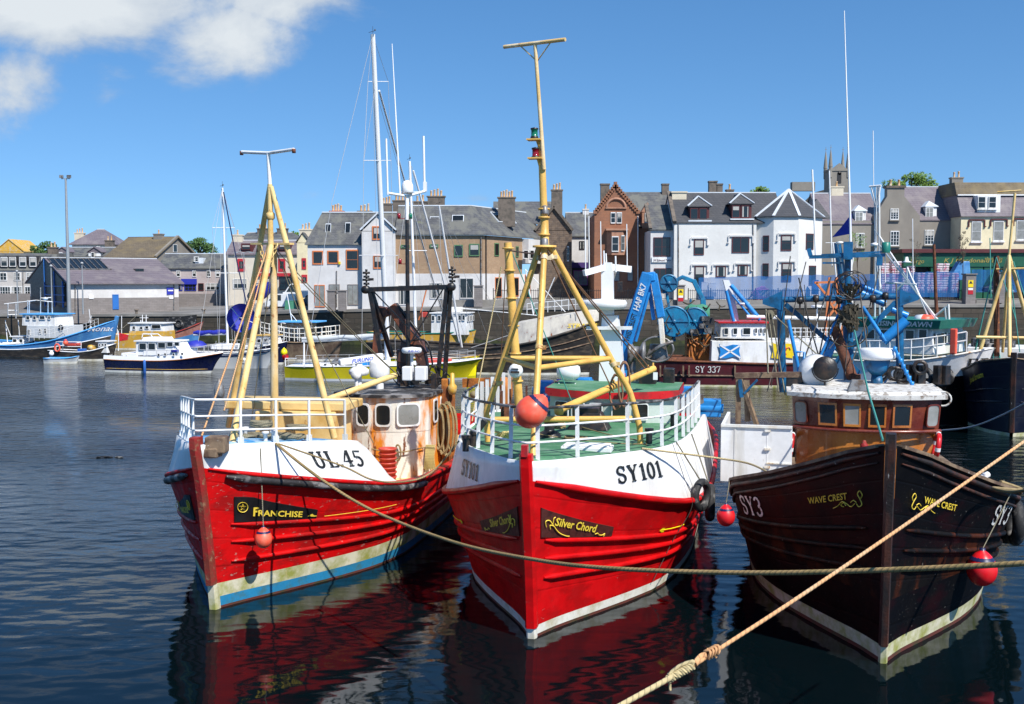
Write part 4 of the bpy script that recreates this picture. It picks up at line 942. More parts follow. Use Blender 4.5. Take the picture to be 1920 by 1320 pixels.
# ================= BOAT C: SY3 =================
C=Fr((6.81,19.67,0),14.5)
HCc=Hull(18,[(0,0),(1.5,-.25),(3,-.48),(4.2,-.72)],
  [(0,.08),(.6,.36),(1.2,.72),(2,1.2),(3,1.75),(4,2.16),(5,2.44),(7,2.65),(12,2.6),(18,1.8)],
  [(0,.10),(.5,.60),(1,1.02),(1.7,1.60),(2.5,2.16),(3.4,2.68),(4.2,2.98),(5.5,3.06),(8,3.0),(13,2.8),(18,2.2)],
  [(0,4.10),(.6,3.84),(1.4,3.46),(2.5,3.02),(3.4,2.74),(4.4,2.46),(6,1.95),(9,1.6),(14,1.6),(18,1.9)],fl=1.15,keel=-1.4)
bC=thing('fishing_boat','black fishing boat numbered SY3 with varnished wheelhouse and blue gantry','fishing boat',C,'fishing boats moored bow-on in the foreground')
HCc.mesh([m['blackhull'],m['boot'],m['antifoul'],m['blackrust']],[(.08,2),(.34,1),(1.2,0),(1.9,3)],bC,top=0)
frc=lambda f:(lambda q:.42+(tb(HCc.zS,q)-.42)*f)
mb=MB(); HCc.strake(mb,lambda q:tb(HCc.zS,q)-.12,.08,17,.055,off=.02); HCc.strake(mb,lambda q:tb(HCc.zS,q)-.30,.1,17,.035,off=.02); mb.build('upper_strakes',m['stemblack'],bC)
mb=MB()
for f in (.58,.47,.36): HCc.strake(mb,frc(f),.30,9,.05,off=.02)
mb.build('rubbing_strakes',m['blackrust'],bC)
mb=MB()
for sd in (-1,1):
    P_=[HCc.pt(q,tb(HCc.zS,q),sd) for q in [.12+i*.45 for i in range(38)]]
    for a,b in zip(P_[:-1],P_[1:]): mb.bar(a+V(-sd*.05,0,.02),b+V(-sd*.05,0,.02),.20,.06)
mb.build('bulwark_capping',m['oldwood'],bC)
HCc.deck(m['oldwood'],bC,lambda q:tb(HCc.zS,q)-.95,.3,17.6,'deck',.10,.05)
stempost(HCc,bC,m['stemblack'],.34,4.32,.17,.18); stempost(HCc,bC,m['boot'],-.8,.335,.16,.12,'stem_foot')
HCc.text(slab('SY3'),-1,2.95,lambda q:frc(.60)(q)+.10,.42,m['inkwhite'],bC,'registration_letters',sx=1.35)
HCc.text(slab('SY3'),1,2.9,lambda q:frc(.60)(q)+.18,.42,m['inkwhite'],bC,'registration_letters',sx=1.35)
for sd in (1,-1):
    zl=lambda q:frc(.60)(q)+.22
    vs,fs,w=ttext('WAVE CREST',0,.012); mp=HCc.amap(zl,sd,.25,.03); L0=1.15; k=L0/w; x0=.55; mb=MB()
    sl=lambda x:.30-.06*x
    mb.add([mp((x0+a*k) if sd>0 else (x0+L0-a*k),b*.125+sl(x0+a*k if sd>0 else x0+L0-a*k)) for a,b in vs],fs); mb.build('name_lettering',m['gold'],bC)
    mb=MB()
    for pts in ([(.18,.28),(.14,.34),(.20,.42),(.26,.36),(.20,.26),(.16,.16),(.24,.12),(.30,.18)],[(.30,.20),(.38,.24),(.46,.20)],[(.34,.18),(.46,.12),(.58,.18),(.70,.22),(.84,.14),(.98,.10)],[(.60,.14),(.66,.20),(.74,.15),(.66,.12)]):
        HCc.curveline(mb,sd,.25,zl,pts,.009,.03)
    mb.build('gilded_scroll',m['gold'],bC)
PC=lambda px,py,y:C.y(px,py,y)
yc_=8.2
# wheelhouse
a=PC(1483,800,yc_);b=PC(1766,800,yc_); cx=(a.x+b.x)/2; hw=(b.x-a.x)/2
z0=1.4; zs_=PC(1625,803,yc_).z; zt=PC(1625,744,yc_).z
mb=MB(); shell(mb,cx,hw*.92,yc_+.12,.45,2.7,z0,zs_,1.0,cap=False); mb.build('wheelhouse_lower',m['varnish'],bC)
mb=MB(); shell(mb,cx,hw*.955,yc_,.50,2.9,zs_,zt,1.035); mb.build('wheelhouse',m['redwood'],bC)
mb=MB(); ring=[]; 
for i in range(25):
    t=-1+2*i/24; ring.append((cx+hw*.98*t,yc_-.56*(1-abs(t)**2.4)-.04,zs_))
mb.tube(ring,.045,8); mb.build('wheelhouse_moulding',m['redwood'],bC)
mb=MB(); shell(mb,cx,hw*1.06,yc_-.12,.58,3.2,zt,zt+.10,1.0); shell(mb,cx,hw*1.0,yc_+.05,.5,2.9,zt+.10,zt+.17,.97); roof=mb.build('wheelhouse_roof',m['flakes'],bC)
def wc(u,z,o=.04): 
    f=1+.035*(z-zs_)/(zt-zs_); return Vector((cx+hw*.955*u*f,yc_-.50*(1-abs(u)**2.4)-o,z))
wz0=PC(1625,797,yc_).z+.02; wz1=PC(1625,750,yc_).z-.04
for (u0,u1,g) in ((-.655,-.40,0),(-.315,-.08,1),(.02,.26,0),(.345,.60,0)):
    n_=Vector((((u0+u1)/2)**3*1.2,-1,-.04)); window(bC,[wc(u0,wz0),wc(u1,wz0),wc(u1,wz1),wc(u0,wz1)],n_,m['varnish'],m['glasshazy' if g else 'glass'],fw=.055,proud=.04)
for (u0,u1) in ((-.97,-.80),(.80,.97)):
    P4=[wc(u0,wz0,.05),wc(u1,wz0,.05),wc(u1,wz1,.05),wc(u0,wz1,.05)]; s_=1 if u0>0 else -1
    n_=(P4[1]-P4[0]).cross(P4[3]-P4[0]); n_=n_*(-1 if n_.y>0 else 1); window(bC,P4,n_,m['redwood'],m['glasshazy'],fw=.03,arch=.1,proud=.05)
# horn on the wheelhouse front, below the windows
g=MB(); c=PC(1617,835,yc_-.5); g.lathe([(.0,.0),(.09,.0),(.10,.10),(.05,.16),(.05,.2),(0,.22)],(wc(-.04,0,.2).x,wc(-.04,0,.22).y,zs_-.42),12); g.build('horn',m['stemrust'],bC)
for px in (1483,1756):
    g=MB(); c=PC(px,836,yc_-.15); P_=[c+V(.04*math.sin(a),0,0)+V(0,.30*math.cos(a),.30*math.sin(a)) for a in [k*math.pi/10 for k in range(20)]]
    g.tube(P_,.065,8,closed=True); l=g.build('lifebuoy',m['redtrim'],bC); g=MB()
    for k in (0,5,10,15): g.tube([P_[k],P_[(k+1)%20]],.069,8)
    g.build('white_band',m['whiteclean'],l)
# white shelter panel port of the wheelhouse (image left)
yp=6.6; a=PC(1352,795,yp); b=PC(1486,793,yp); zb_=2.0
g=MB(); g.bx(a.x,yp,zb_,b.x,yp+.08,a.z); g.bx(a.x,yp+.08,zb_,a.x+.08,yp+2.6,a.z); q=PC(1377,795,yp).x; g.bx(q,yp-.015,zb_,q+.05,yp,a.z); 
q=PC(1438,795,yp).x; g.bx(q,yp-.008,zb_,q+.02,yp,a.z-.2); sh=g.build('white_shelter',m['white'],bC,bevel=.01); g=MB(); g.bar((a.x,yp-.02,a.z-.03),(b.x,yp-.02,a.z-.03),.05,.06); g.bar((q,yp-.02,zb_+.5),(b.x,yp-.02,zb_+.5),.03,.03)
for k in range(3): g.box((q+.02,yp-.03,zb_+.4+.45*k),(.14,.05,.05))
g.build('shelter_hinges_and_rim',m['whiterust'],sh)
g=MB(); a2=PC(1378,704,9.5);b2=PC(1512,702,9.5); g.bar(a2,b2,.16,.14); g.bar(a2+V(.1,0,0),a2+V(.1,0,-1.4),.14,.12); g.bar(PC(1400,712,9.5),PC(1402,790,9.5),.15,.15); g.bar(PC(1388,705,9.5),PC(1420,800,9.3),.12,.1)
tim=g.build('timber_gallows',m['oldwood'],bC); g=MB(); g.bar(PC(1420,712,9.4),PC(1395,738,9.4),.10,.06); g.bar(PC(1387,712,9.4),PC(1391,745,9.4),.10,.06); g.build('blue_brace',m['bluepaint'],tim)
# gantry
yg=12.0
G=lambda px,py,dy=0.:PC(px,py,yg+dy)
g=MB(); g.tube([G(1468,735),G(1463,562)],.11,14); g.tube([G(1688,735),G(1686,560)],.11,14); gan=g.build('gantry_posts',m['bluepaint'],bC)
g=MB(); g.tube([G(1466,562),G(1682,556)],.085,12); 
for sd,(ox,oy,tx,ty,bx_) in ((-1,(1430,566,1467,545,1467)),(1,(1722,558,1684,543,1686))):
    A0=G(bx_,ty);A1=G(ox,oy-4);A2=G(ox,oy+4);A3=G(bx_,oy+16); g.prism([A0-V(0,.12,0),A1-V(0,.12,0),A2-V(0,.12,0),A3-V(0,.12,0)],(0,.24,0))
g.bar(G(1472,570),G(1560,645),.09,.14); g.bar(G(1680,566),G(1595,652),.09,.14); g.bar(G(1560,645),G(1612,700),.08,.12); g.bar(G(1595,640),G(1560,690),.08,.12)
g.build('gantry_crossbeam',m['bluepaint'],gan)
g=MB(); g.tube([G(1592,735,.4),G(1590,600,.4),G(1570,455,.4)],[.15,.14,.10],12); g.tube([G(1588,600),G(1590,465)],.09,10); g.bar(G(1517,482,-.2),G(1660,478,-.2),.10,.10); g.bar(G(1540,478,-.2),G(1660,472,-.2),.05,.05); g.bar(G(1542,493,-.2),G(1580,493,-.2),.05,.05); g.box(G(1590,470,-.2),(.25,.2,.5)); 
g.bar(G(1649,480,-.2),G(1649,498,-.2),.16,.16); g.bar(G(1520,480,-.2),G(1516,466,-.2),.12,.12); mC=g.build('gantry_mast',m['bluepaint'],gan)
g=MB(); g.lathe([(.11,0),(.12,.05),(.12,.28),(.08,.30),(0,.3)],G(1661,474,-.2),12); g.build('mast_lamp',m['bgreen'],mC)
g=MB(); g.tube([G(1598,600,.0),G(1570,455,.0)],.02,5)
g.lathe([(0,0),(.10,.01),(.12,.06),(0,.09)],G(1575,458,-.1),12); g.build('gps_antenna',m['whiteclean'],mC)
g=MB(); g.tube([G(1597,600,.2),G(1594,400,.2),G(1583,20,.2)],[.045,.03,.012],6); g.tube([G(1530,490,0),G(1523,318,0)],.025,6); g.tube([G(1560,500,.3),G(1555,320,.3)],.02,6); g.build('whip_antennas',m['whiteclean'],mC)
# lift arm struts
g=MB(); g.tube([G(1617,575,-.3),G(1660,640,-.3)],.055,8); g.tube([G(1580,570,-.3),G(1513,728,-1.)],.035,8,0); g.tube([G(1605,545,.3),G(1660,570,.3)],.10,8); g.tube([G(1600,530,.3),G(1655,553,.3)],.07,8)
g.bar(G(1560,640,.2),G(1545,672,.2),.8,.3); g.tube([G(1655,640,-.2),G(1700,600,-.2)],.14,8); g.tube([G(1672,580,0),G(1702,592,0)],.09,8); g.build('blue_lifting_struts',m['craneblue'],gan)
g=MB(); g.tube([G(1565,615,-.4),G(1600,715,-.9)],[.14,.16],12); g.lathe([(0,-.05),(.17,-.05),(.17,.3),(0,.3)],G(1602,722,-.9),12); g.build('rusty_exhaust_pipe',m['rust'],bC)
# roof gear
zr=zt+.17
g=MB(); c=PC(1645,662,10.2); g.lathe([(.34,0),(.46,.03),(.48,.10),(.47,.26),(.42,.31),(0,.33)],(c.x,c.y,c.z-.18),24); g.build('radar_dome',m['whiteclean'],bC)
g=MB(); g.lathe([(.16,zr),(.13,zr+.35),(.13,c.z-.6),(.28,c.z-.45),(.34,c.z-.19),(0,c.z-.18)],(c.x,c.y,0),16); g.bar((c.x+.2,c.y,zr),(c.x+.45,c.y,c.z-.3),.05,.05); g.build('radar_pedestal',m['bluepaint'],bC)
g=MB(); flat_text(g,ttext('JRC',0,.03),c+V(.28,-.50,-.06),(1,.35,0),(0,0,1),.10,1.1,off=.05); flat_text(g,ttext('radar',0,.02),c+V(-.45,-.42,-.06),(1,-.6,0),(0,0,1),.08,1,off=.03); g.v=[] if True else g.v; g.f=[];g.mi=[];g.uv=[];g.sm=[]
g=MB(); c=PC(1538,700,9.4); g.lathe([(.0,-.5),(.36,-.45),(.46,-.1),(.46,.5),(.0,.55)],(c.x-.1,c.y+.4,c.z),20,axis='y'); g.build('white_life_raft',m['white'],bC)
g=MB(); c=PC(1547,690,9.2); g.lathe([(.0,-.14),(.30,-.16),(.32,-.05),(.24,.12),(.1,.2),(0,.22)],c,20,axis='y'); g.tube([c+V(.34*math.cos(a),-.02,.36*math.sin(a)) for a in [math.pi+k*math.pi/10 for k in range(11)]],.015,5); g.bar(c+V(0,0,-.36),V(c.x,c.y,zr),.05,.05); g.build('searchlight',[m['black']],bC)
g=MB(); c=PC(1489,715,9.6); g.box(c,(.42,.3,.5)); g.build('black_floodlight_box',m['black'],bC,bevel=.03)
g=MB(); c=PC(1608,722,8.0); g.box((c.x,c.y,zr+.14),(.5,.4,.28),top=.6); g.build('compass_box',m['greygun'],bC,bevel=.02)
g=MB(); c=PC(1712,722,9.8)
for i in range(14):
    rn=random.Random(i+40); x=c.x+rn.uniform(-.9,.9); z=zr+rn.uniform(.05,.5)
    if i%2: g.tube([(x+.16*math.cos(a),10.2,z+.16*math.sin(a)) for a in [k*math.pi/8 for k in range(16)]],.05,6,closed=True)
    else: g.box((x,10.4,zr+.25),(.2,.2,.5),rz=rn.uniform(0,60))
g.build('dark_hauler_gear',m['black'],bC)
g=MB()
for i in range(7):
    t=i/6; a=PC(lerp(1678,1710,t),lerp(655,720,t),9.9); g.lathe([(0,-.07),(.055,-.06),(.055,.06),(0,.07)],a,8)
g.tube([PC(1676,650,9.9),PC(1712,726,9.9)],.04,6); g.tube([PC(1478,600,10.5),PC(1497,690,10.5),PC(1500,735,10.5)],.05,6); g.tube([PC(1493,660,10.5),PC(1508,660,10.5),PC(1503,740,10.5)],.035,6); g.build('blue_struts_and_floats',m['craneblue'],bC)
# gutter hoop at roof end
g=MB(); c=PC(1768,748,8.6); g.tube([c+V(.16*math.sin(a)*1.2,0,.18*math.cos(a)) for a in [k*math.pi/8 for k in range(-1,10)]],.025,6); g.build('roof_hoop',m['flakes'],bC)
g=MB()
for k in range(16):
    rn=random.Random(k+300); a=(1468+rn.uniform(0,220),rn.uniform(480,575)); b_=(a[0]+rn.uniform(-60,60),rn.uniform(640,735)); g.tube(sag(G(a[0],a[1],rn.uniform(-.4,.4)),G(b_[0],b_[1],rn.uniform(-1.5,.5)),rn.uniform(0,.3),6),rn.choice((.010,.014,.02)),4)
g.build('loose_wires',m['wire'],bC)
g=MB(); 
for (px,py) in ((1500,560),(1530,557),(1660,552),(1573,560),(1637,557)): q=G(px,py+3,-.15); g.lathe([(0,-.08),(.10,-.08),(.12,0),(.10,.08),(0,.08)],q,10,axis='x'); g.bar(q,q-V(0,0,.3),.05,.04)
g.build('hanging_blocks',m['black'],bC)
# net rings hung in the gantry
g=MB(); c=G(1592,535,-.7)
for k in range(7):
    rn=random.Random(k); rx=.42-.03*k; a0=rn.uniform(-.4,.4); g.tube([c+V(rx*math.cos(a)+rn.uniform(-.02,.02)+.1*math.sin(k),.12*k-.3,(.40-.02*k)*math.sin(a+a0)) for a in [j*math.pi/12 for j in range(24)]],.014,5,closed=True)
def cone(mb,a,b,r0,r1,n=22,waves=.12):
    a=V(a);b=V(b); d=(b-a).normalized(); u=d.orthogonal().normalized(); w=d.cross(u); vs=[];fs=[];K=8
    for i in range(K+1):
        t=i/K; r=lerp(r0,r1,t**.8)
        for k in range(n): an=2*math.pi*k/n; rr=r*(1+waves*math.sin(k*2.3+i*.5)); vs.append(a.lerp(b,t)+(u*math.cos(an)+w*math.sin(an))*rr)
    for i in range(K):
        for k in range(n):
            if (k+i)%3!=0: fs.append((i*n+k,i*n+(k+1)%n,(i+1)*n+(k+1)%n,(i+1)*n+k))
    for k in range(0,n): mb.tube([vs[i*n+k] for i in range(K+1)],.008,3)
    mb.add(vs,fs)
g.build('wire_hoops',m['black'],bC)
g=MB(); cone(g,G(1596,532,-.6),G(1592,568,-.6),.26,.04); cone(g,G(1592,570,-.6),G(1590,608,-.7),.04,.30); 
g.tube([G(1590,622,-.7)+V(.52*math.cos(a),0,.42*math.sin(a)) for a in [j*math.pi/12 for j in range(24)]],.02,5,closed=True); cone(g,G(1588,575,-.7),G(1600,622,-.8),.3,.12); g.build('hanging_net',m['nylon'],bC)
g=MB(); g.tube([PC(1655,825,-.9),PC(1628,735,3.),PC(1602,620,8.)],.022,6); g.build('bow_stay_rope',m['teal'],bC)
g=MB()
for a,b in (((1440,585,11.5),(1460,735,9.)),((1446,585,11.5),(1472,740,9.)),((1436,580,11.6),(1440,700,9)),((1450,590,11),(1560,690,11))): g.tube([PC(*a),PC(*b)],.02,5)
q=PC(1443,590,11.5); g.lathe([(0,-.05),(.14,-.05),(.14,.05),(0,.05)],q,12,axis='y'); g.build('hauling_wires',m['ropegrey'],bC)
bC['label']='black fishing boat numbered SY3 with varnished wheelhouse and blue gantry'
bpy.data.objects.remove(bpy.data.objects['x']) if 'x' in bpy.data.objects else None
# ================= fenders, buoys, ropes (own things) =================
def tyre(c,ax,R_=.32,r=.11,label='',group=None,rope=None):
    g=MB(); c=V(c); ax=V(ax).normalized(); u=Vector((0,0,1)); w=ax.cross(u).normalized()
    P_=[w*(R_*math.cos(a))+u*(R_*math.sin(a)) for a in [k*math.pi/12 for k in range(24)]]
    g.tube(P_,r,10,closed=True); fr=Fr(c,0); t=thing('tyre_fender',label,'tyre',fr,group); g.build('tyre',m['rubber'],t)
    if rope is not None: k=MB(); k.tube([(0,0,R_),V(rope)-c],.018,5); k.build('lanyard',m['ropegrey'],t)
    return t
def Wp(H,F,q,z,sd,off=0.): return F.Wd(H.pt(q,z,sd,off))
p=Wp(HA,A,4.6,2.05,1,.16); tyre(p,(.8,-.6,0),.30,.09,'tyre fender hanging on the white bulwark right of the number SY101','tyre fenders hung between the boats',Wp(HA,A,4.3,3.35,1,.02))
p=Wp(HA,A,6.0,1.7,1,.2); tyre(p,(1,-.2,0),.34,.12,'black tyre fender between the SY101 and SY3 boats','tyre fenders hung between the boats',Wp(HA,A,6.0,3.3,1,.02))
p=Wp(HCc,C,5.4,1.7,1,.2); tyre(p,(1,-.2,0),.40,.14,'dark tyre fender hanging on the right side of the SY3 boat','tyre fenders hung between the boats',Wp(HCc,C,5.4,2.4,1,.05))
p=Wp(HCc,C,6.6,1.5,1,.2); tyre(p,(1,0,0),.45,.15,'large tyre fender farther aft on the right side of the SY3 boat','tyre fenders hung between the boats',Wp(HCc,C,6.6,2.35,1,.05))
GBU='fishing buoys slung on the foreground boats'
c=A.Wd(A.y(996,772,-.45)); buoy(c,.30,None,'big pale orange-red buoy lashed to the bow rail above the name Silver Chord',GBU,tilt=42)
c=atD(494,1010,22.9); buoy(c,.185,Wp(HB,B,1.0,3.4,1,.03),'small orange buoy hanging on a line below the name FRANCHISE',GBU)
c=atD(1361,968,21.9); buoy(c,.185,Wp(HCc,C,4.1,2.55,-1,.05),'small red buoy hanging left of the number SY3',GBU,mat=m['buoyred'])
c=atD(1841,1068,21.2); buoy(c,.29,Wp(HCc,C,3.3,2.8,1,.05),'large red buoy hanging at the right bow of the black SY3 boat',GBU,mat=m['buoyred'])
def rope(name,pts,r,mat,label,group='mooring ropes across the foreground',n=8):
    g=MB(); g.tube(spl(pts,n) if len(pts)>2 else pts,r,8); return g.build(name,mat,None,label=label,cat='rope',group=group)
a=Wp(HB,B,1.35,3.45,1,.02)
rope('mooring_rope',[a,atD(600,897,22),atD(700,958,21),atD(850,1016,18.5),atD(1000,1049,16.2),atD(1150,1066,14.5),atD(1400,1074,13),atD(1650,1069,11.8),atD(1960,1054,10.6),atD(2300,1030,9.4)],.030,m['ropenear'],'thick hemp rope sagging from the UL.45 bow across all three hulls')
rope('mooring_rope',[a+V(.05,0,0),atD(640,873,23.2),atD(700,900,23.4),atD(760,903,23.6),atD(810,885,24),Wp(HA,A,3.2,3.4,-1,.05)],.020,m['rope'],'thin rope looped from the UL.45 foredeck to the SY101 bow')
rope('mooring_rope',[Wp(HA,A,2.7,3.45,1,.0),atD(1330,857,24),atD(1400,868,23.5),Wp(HCc,C,2.5,3.05,-1,.0)],.022,m['ropepale'],'rope from the white SY101 bulwark to the rail of SY3')
R1=[atD(1120,1345,8.2),atD(1235,1280,8.5),atD(1265,1264,8.6)]
g=MB(); g.tube(spl([atD(1060,1378,8.),atD(1150,1330,8.2),atD(1262,1268,8.6)],6),.023,8); near=g.build('mooring_rope',m['ropepale'],None,label='pale rope with two knots running from lower edge up to the right edge',cat='rope',group='mooring ropes across the foreground')
off=near.location.copy()
g=MB(); g.tube(spl([atD(1290,1254,8.65),atD(1340,1222,8.8),atD(1500,1118,9.6),atD(1700,982,11),atD(1920,828,12.6),atD(2150,665,14.5)],6),.018,8); g.shift(-off).build('orange_length',m['ropeorange'],near)
g=MB(); a=atD(1252,1274,8.6); b=atD(1298,1248,8.65); d=(b-a).normalized(); u=d.cross(V(0,1,0)).normalized(); w=d.cross(u)
for k in range(3):
    ph=k*2.1; g.tube([a.lerp(b,i/24)+(u*math.cos(i*.9+ph)+w*math.sin(i*.9+ph))*.026 for i in range(25)],.014,6)
g.tube(spl([b,b+d*.02+u*.03,b-d*.10+u*.05,a+d*.02+u*.03],5),.015,6); g.tube([a,a-V(.0,0,.05)+d*.02,a-V(-.02,0,.09)],.012,5); g.shift(-off).build('spliced_eye_knot',m['ropepale'],near)
g=MB(); c=atD(1336,1222,8.75)
for k in range(4):
    g.tube([c+d*(.028*(k-1.5))+(u*math.cos(t)*.032+w*math.sin(t)*.032)+d*.02*math.sin(t*2) for t in [j*math.pi/6 for j in range(12)]],.013,6,closed=True)
g.tube([c,c+V(.03,0,-.05)],.013,5); g.tube([c,c+V(-.05,0,.02)],.013,5); g.tube(spl([c-d*.06,c-d*.11+u*.012,b+d*.02],4),.028,6); g.shift(-off).build('overhand_knot',m['ropeorange'],near)
rope('mooring_rope',[Wp(HCc,C,3.0,2.95,1,-.1),Wp(HCc,C,3.6,2.72,1,.12),atD(1862,915,20.5),atD(1905,922,19.5),atD(1990,905,18.)],.032,m['rope'],'heavy rope leaving the right bulwark of SY3 towards the right edge')
rope('mooring_rope',[atD(1765,807,44),atD(1830,798,40),atD(1920,757,36),atD(2000,700,32)],.03,m['wirepale'],'thin green-grey rope running behind the SY3 wheelhouse to the right edge')
g=MB(); c=Wp(HCc,C,2.35,3.12,1,-.1); g.cyl(c-V(.08,0,0),c+V(.10,.1,.06),.06); g.cyl(c+V(0,0,-.1),c+V(0,0,.1),.05); g.build('cleat',m['whiteclean'],None,label='white mooring cleat on the right bulwark of SY3',cat='cleat')
# fender lines on SY101 white topsides
rope('fender_line',[Wp(HA,A,4.0,3.36,1,.03),Wp(HA,A,4.05,2.6,1,.05),Wp(HA,A,4.1,2.0,1,.10),Wp(HA,A,3.9,1.2,1,.05),Wp(HA,A,3.5,.3,1,.05)],.008,m['wire'],'thin dark line hanging down the SY101 hull over white and red paint',None)
# gannet-like dark dinghy fender seen on UL45 rail
g=MB(); c=B.Wd(B.y(411,732,2.4)); g.lathe([(0,-.22),(.10,-.20),(.13,-.05),(.11,.10),(.04,.20),(.03,.28),(0,.28)],c,12); g.build('tarpaulin_bundle',m['greygun'],None,label='dark grey bundle hung on the stay at the left of the UL.45 rail',cat='bundle')
g=MB(); c=B.Wd(B.y(411,732,2.4)); 
# ================= QUAY AND STREET =================
m.update({'blind':pm('pale_window_blind',(.42,.41,.38),.8,var=.1),
 'quaystone':pm('quay_wall_stone',(.082,.062,.045),.85,c2=(.030,.028,.020),sc=.22,amt=.5,c3=(.18,.16,.13),sc3=.9,amt3=.14,streak=.35,bump=.5,bsc=3,tile=(1.6,.6,(.03,.025,.02),(.062,.05,.038)),edge=.2),
 'concrete':pm('quay_concrete',(.27,.255,.23),.9,c2=(.19,.18,.165),sc=.4,amt=.5,bump=.2,bsc=8),
 'asphalt':pm('quay_asphalt',(.14,.135,.13),.95,c2=(.21,.2,.19),sc=.2,amt=.45,bump=.1,bsc=20),
 'slate':pm('blue_grey_slate',(.075,.078,.085),.7,var=.3,c2=(.13,.13,.115),sc=.8,amt=.45,bump=.2,bsc=8,tile=(.42,.26,(.04,.04,.045),(.105,.107,.112)),c3=(.14,.15,.08),sc3=.9,amt3=.05),
 'slatepurple':pm('purple_grey_slate',(.15,.125,.145),.7,bump=.2,tile=(.42,.26,(.085,.07,.085),(.17,.145,.16)),c2=(.19,.165,.17),sc=.5,amt=.3),
 'slatedark':pm('dark_slate',(.05,.052,.058),.65,bump=.2,tile=(.4,.26,(.025,.025,.03),(.065,.065,.07))),
 'slatebrown':pm('mossy_brown_slate',(.125,.098,.065),.85,bump=.2,tile=(.4,.26,(.07,.055,.04),(.15,.12,.08)),c2=(.17,.13,.07),sc=.4,amt=.4),
 'harl':pm('white_harled_wall',(.67,.66,.63),.85,c2=(.66,.65,.62),sc=.5,amt=.35,bump=.6,bsc=9,c3=(.5,.48,.44),sc3=1.2,amt3=.02,streak=3),
 'whitewall':pm('white_rendered_wall',(.66,.65,.64),.8,c2=(.52,.50,.48),sc=.6,amt=.42,bump=.15,bsc=10,streak=2,edge=.2),
 'greywall':pm('grey_brown_render',(.27,.245,.205),.9,c2=(.20,.18,.155),sc=.4,amt=.45,bump=.2,bsc=8,streak=2,edge=.18),
 'brick':pm('tan_brick',(.40,.27,.165),.85,tile=(.45,.15,(.30,.22,.15),(.34,.22,.13)),c2=(.32,.21,.13),sc=.5,amt=.3,bump=.2),
 'greyblock':pm('grey_blockwork',(.24,.215,.205),.9,tile=(.6,.2,(.16,.14,.13),(.20,.18,.17)),bump=.2),
 'sandstone':pm('red_sandstone',(.34,.145,.075),.85,tile=(.7,.32,(.25,.12,.07),(.29,.125,.068)),c2=(.22,.10,.06),sc=.5,amt=.4,bump=.3,edge=.2),
 'sandtrim':pm('sandstone_dressing',(.42,.22,.14),.8,c2=(.3,.15,.1),amt=.3),
 'rubble':pm('brown_rubble_stone',(.17,.12,.085),.9,tile=(.5,.24,(.24,.19,.15),(.12,.082,.06)),c2=(.10,.075,.06),sc=2,amt=.4,bump=.4),
 'creamwall':pm('cream_rendered_wall',(.72,.64,.42),.8,c2=(.62,.54,.36),amt=.35,bump=.1,sc=.6),
 'palewall':pm('pale_cream_wall',(.66,.60,.50),.85,c2=(.54,.49,.41),sc=.5,amt=.4,bump=.1,streak=2,edge=.2),
 'pinkwall':pm('pale_pink_grey_wall',(.46,.39,.37),.85,c2=(.38,.32,.30),amt=.4,sc=.5),
 'greywhite':pm('grey_white_wall',(.50,.47,.44),.85,c2=(.40,.38,.35),amt=.4,sc=.5),
 'leadwhite':pm('white_lead_flashing',(.62,.66,.70),.5), 'orangeframe':pm('orange_window_frame',(.62,.19,.06),.5), 'greenframe':pm('green_window_frame',(.10,.22,.10),.5),
 'maroonframe':pm('maroon_window_frame',(.10,.02,.02),.5), 'redframe':pm('red_window_frame',(.45,.02,.03),.5), 'pot':pm('clay_chimney_pot',(.55,.33,.15),.8,c2=(.6,.5,.38),amt=.3),
 'stack':pm('chimney_stone',(.16,.13,.105),.9,c2=(.1,.085,.07),amt=.4,bump=.3), 'stackcream':pm('cream_chimney',(.62,.55,.42),.85), 'stackred':pm('red_brick_stack',(.40,.10,.06),.85),
 'shopgreen':pm('dark_green_shopfront',(.006,.085,.045),.5), 'shopdark':pm('dark_shop_interior',(.02,.018,.018),.5), 'bluedoor':pm('blue_door',(.02,.14,.45),.5),
 'mesh_blue':pm('blue_debris_netting',(.004,.12,.36),.8,alpha=.62), 'leaf':pm('sycamore_leaves',(.09,.17,.022),.7,c2=(.14,.24,.03),sc=1.5,amt=.45), 'leafdark':pm('dark_tree_leaves',(.04,.10,.02),.75,c2=(.07,.14,.03),sc=1,amt=.4),
 'bark':pm('tree_bark',(.09,.065,.045),.9), 'galv':pm('galvanised_steel',(.36,.38,.39),.5,metal=.4), 'carwhite':pm('white_car_paint',(.75,.75,.75),.3,coat=.4), 'cargrey':pm('silver_car_paint',(.35,.37,.38),.3,coat=.4,metal=.3),
 'cardark':pm('dark_green_car_paint',(.02,.07,.05),.3,coat=.4),'carblue':pm('dark_blue_car_paint',(.03,.05,.09),.3,coat=.4), 'signyellow':pm('yellow_sign',(.85,.62,.01),.5), 'signred':pm('red_sign',(.5,.01,.02),.5),
 'bags':pm('pink_white_sacks',(.60,.52,.55),.7,c2=(.45,.10,.16),sc=1.4,amt=.38,edge=.03,bump=.2), 'purpleshop':pm('purple_shop_front',(.06,.03,.16),.6), 'grass':pm('verge_grass',(.07,.13,.03),.9,bump=.4)})
WALL=[(-700,130,3.0),(136,126,3.0),(412,122,3.19),(560,119,3.63),(740,117,3.92),(1155,115,4.14),(1700,115,4.36),(1920,115,4.36),(2600,116,4.4)]
wp=[]
for px,D,z in WALL: q=atD(px,600,D); wp.append(V(q.x,D,z))
g=MB(); vs=[];fs=[]
for p in wp: vs+= [(p.x,p.y,-2),(p.x,p.y-.0,p.z-.28),(p.x,p.y+1.2,p.z-.28),(p.x,p.y+1.2,-2)]
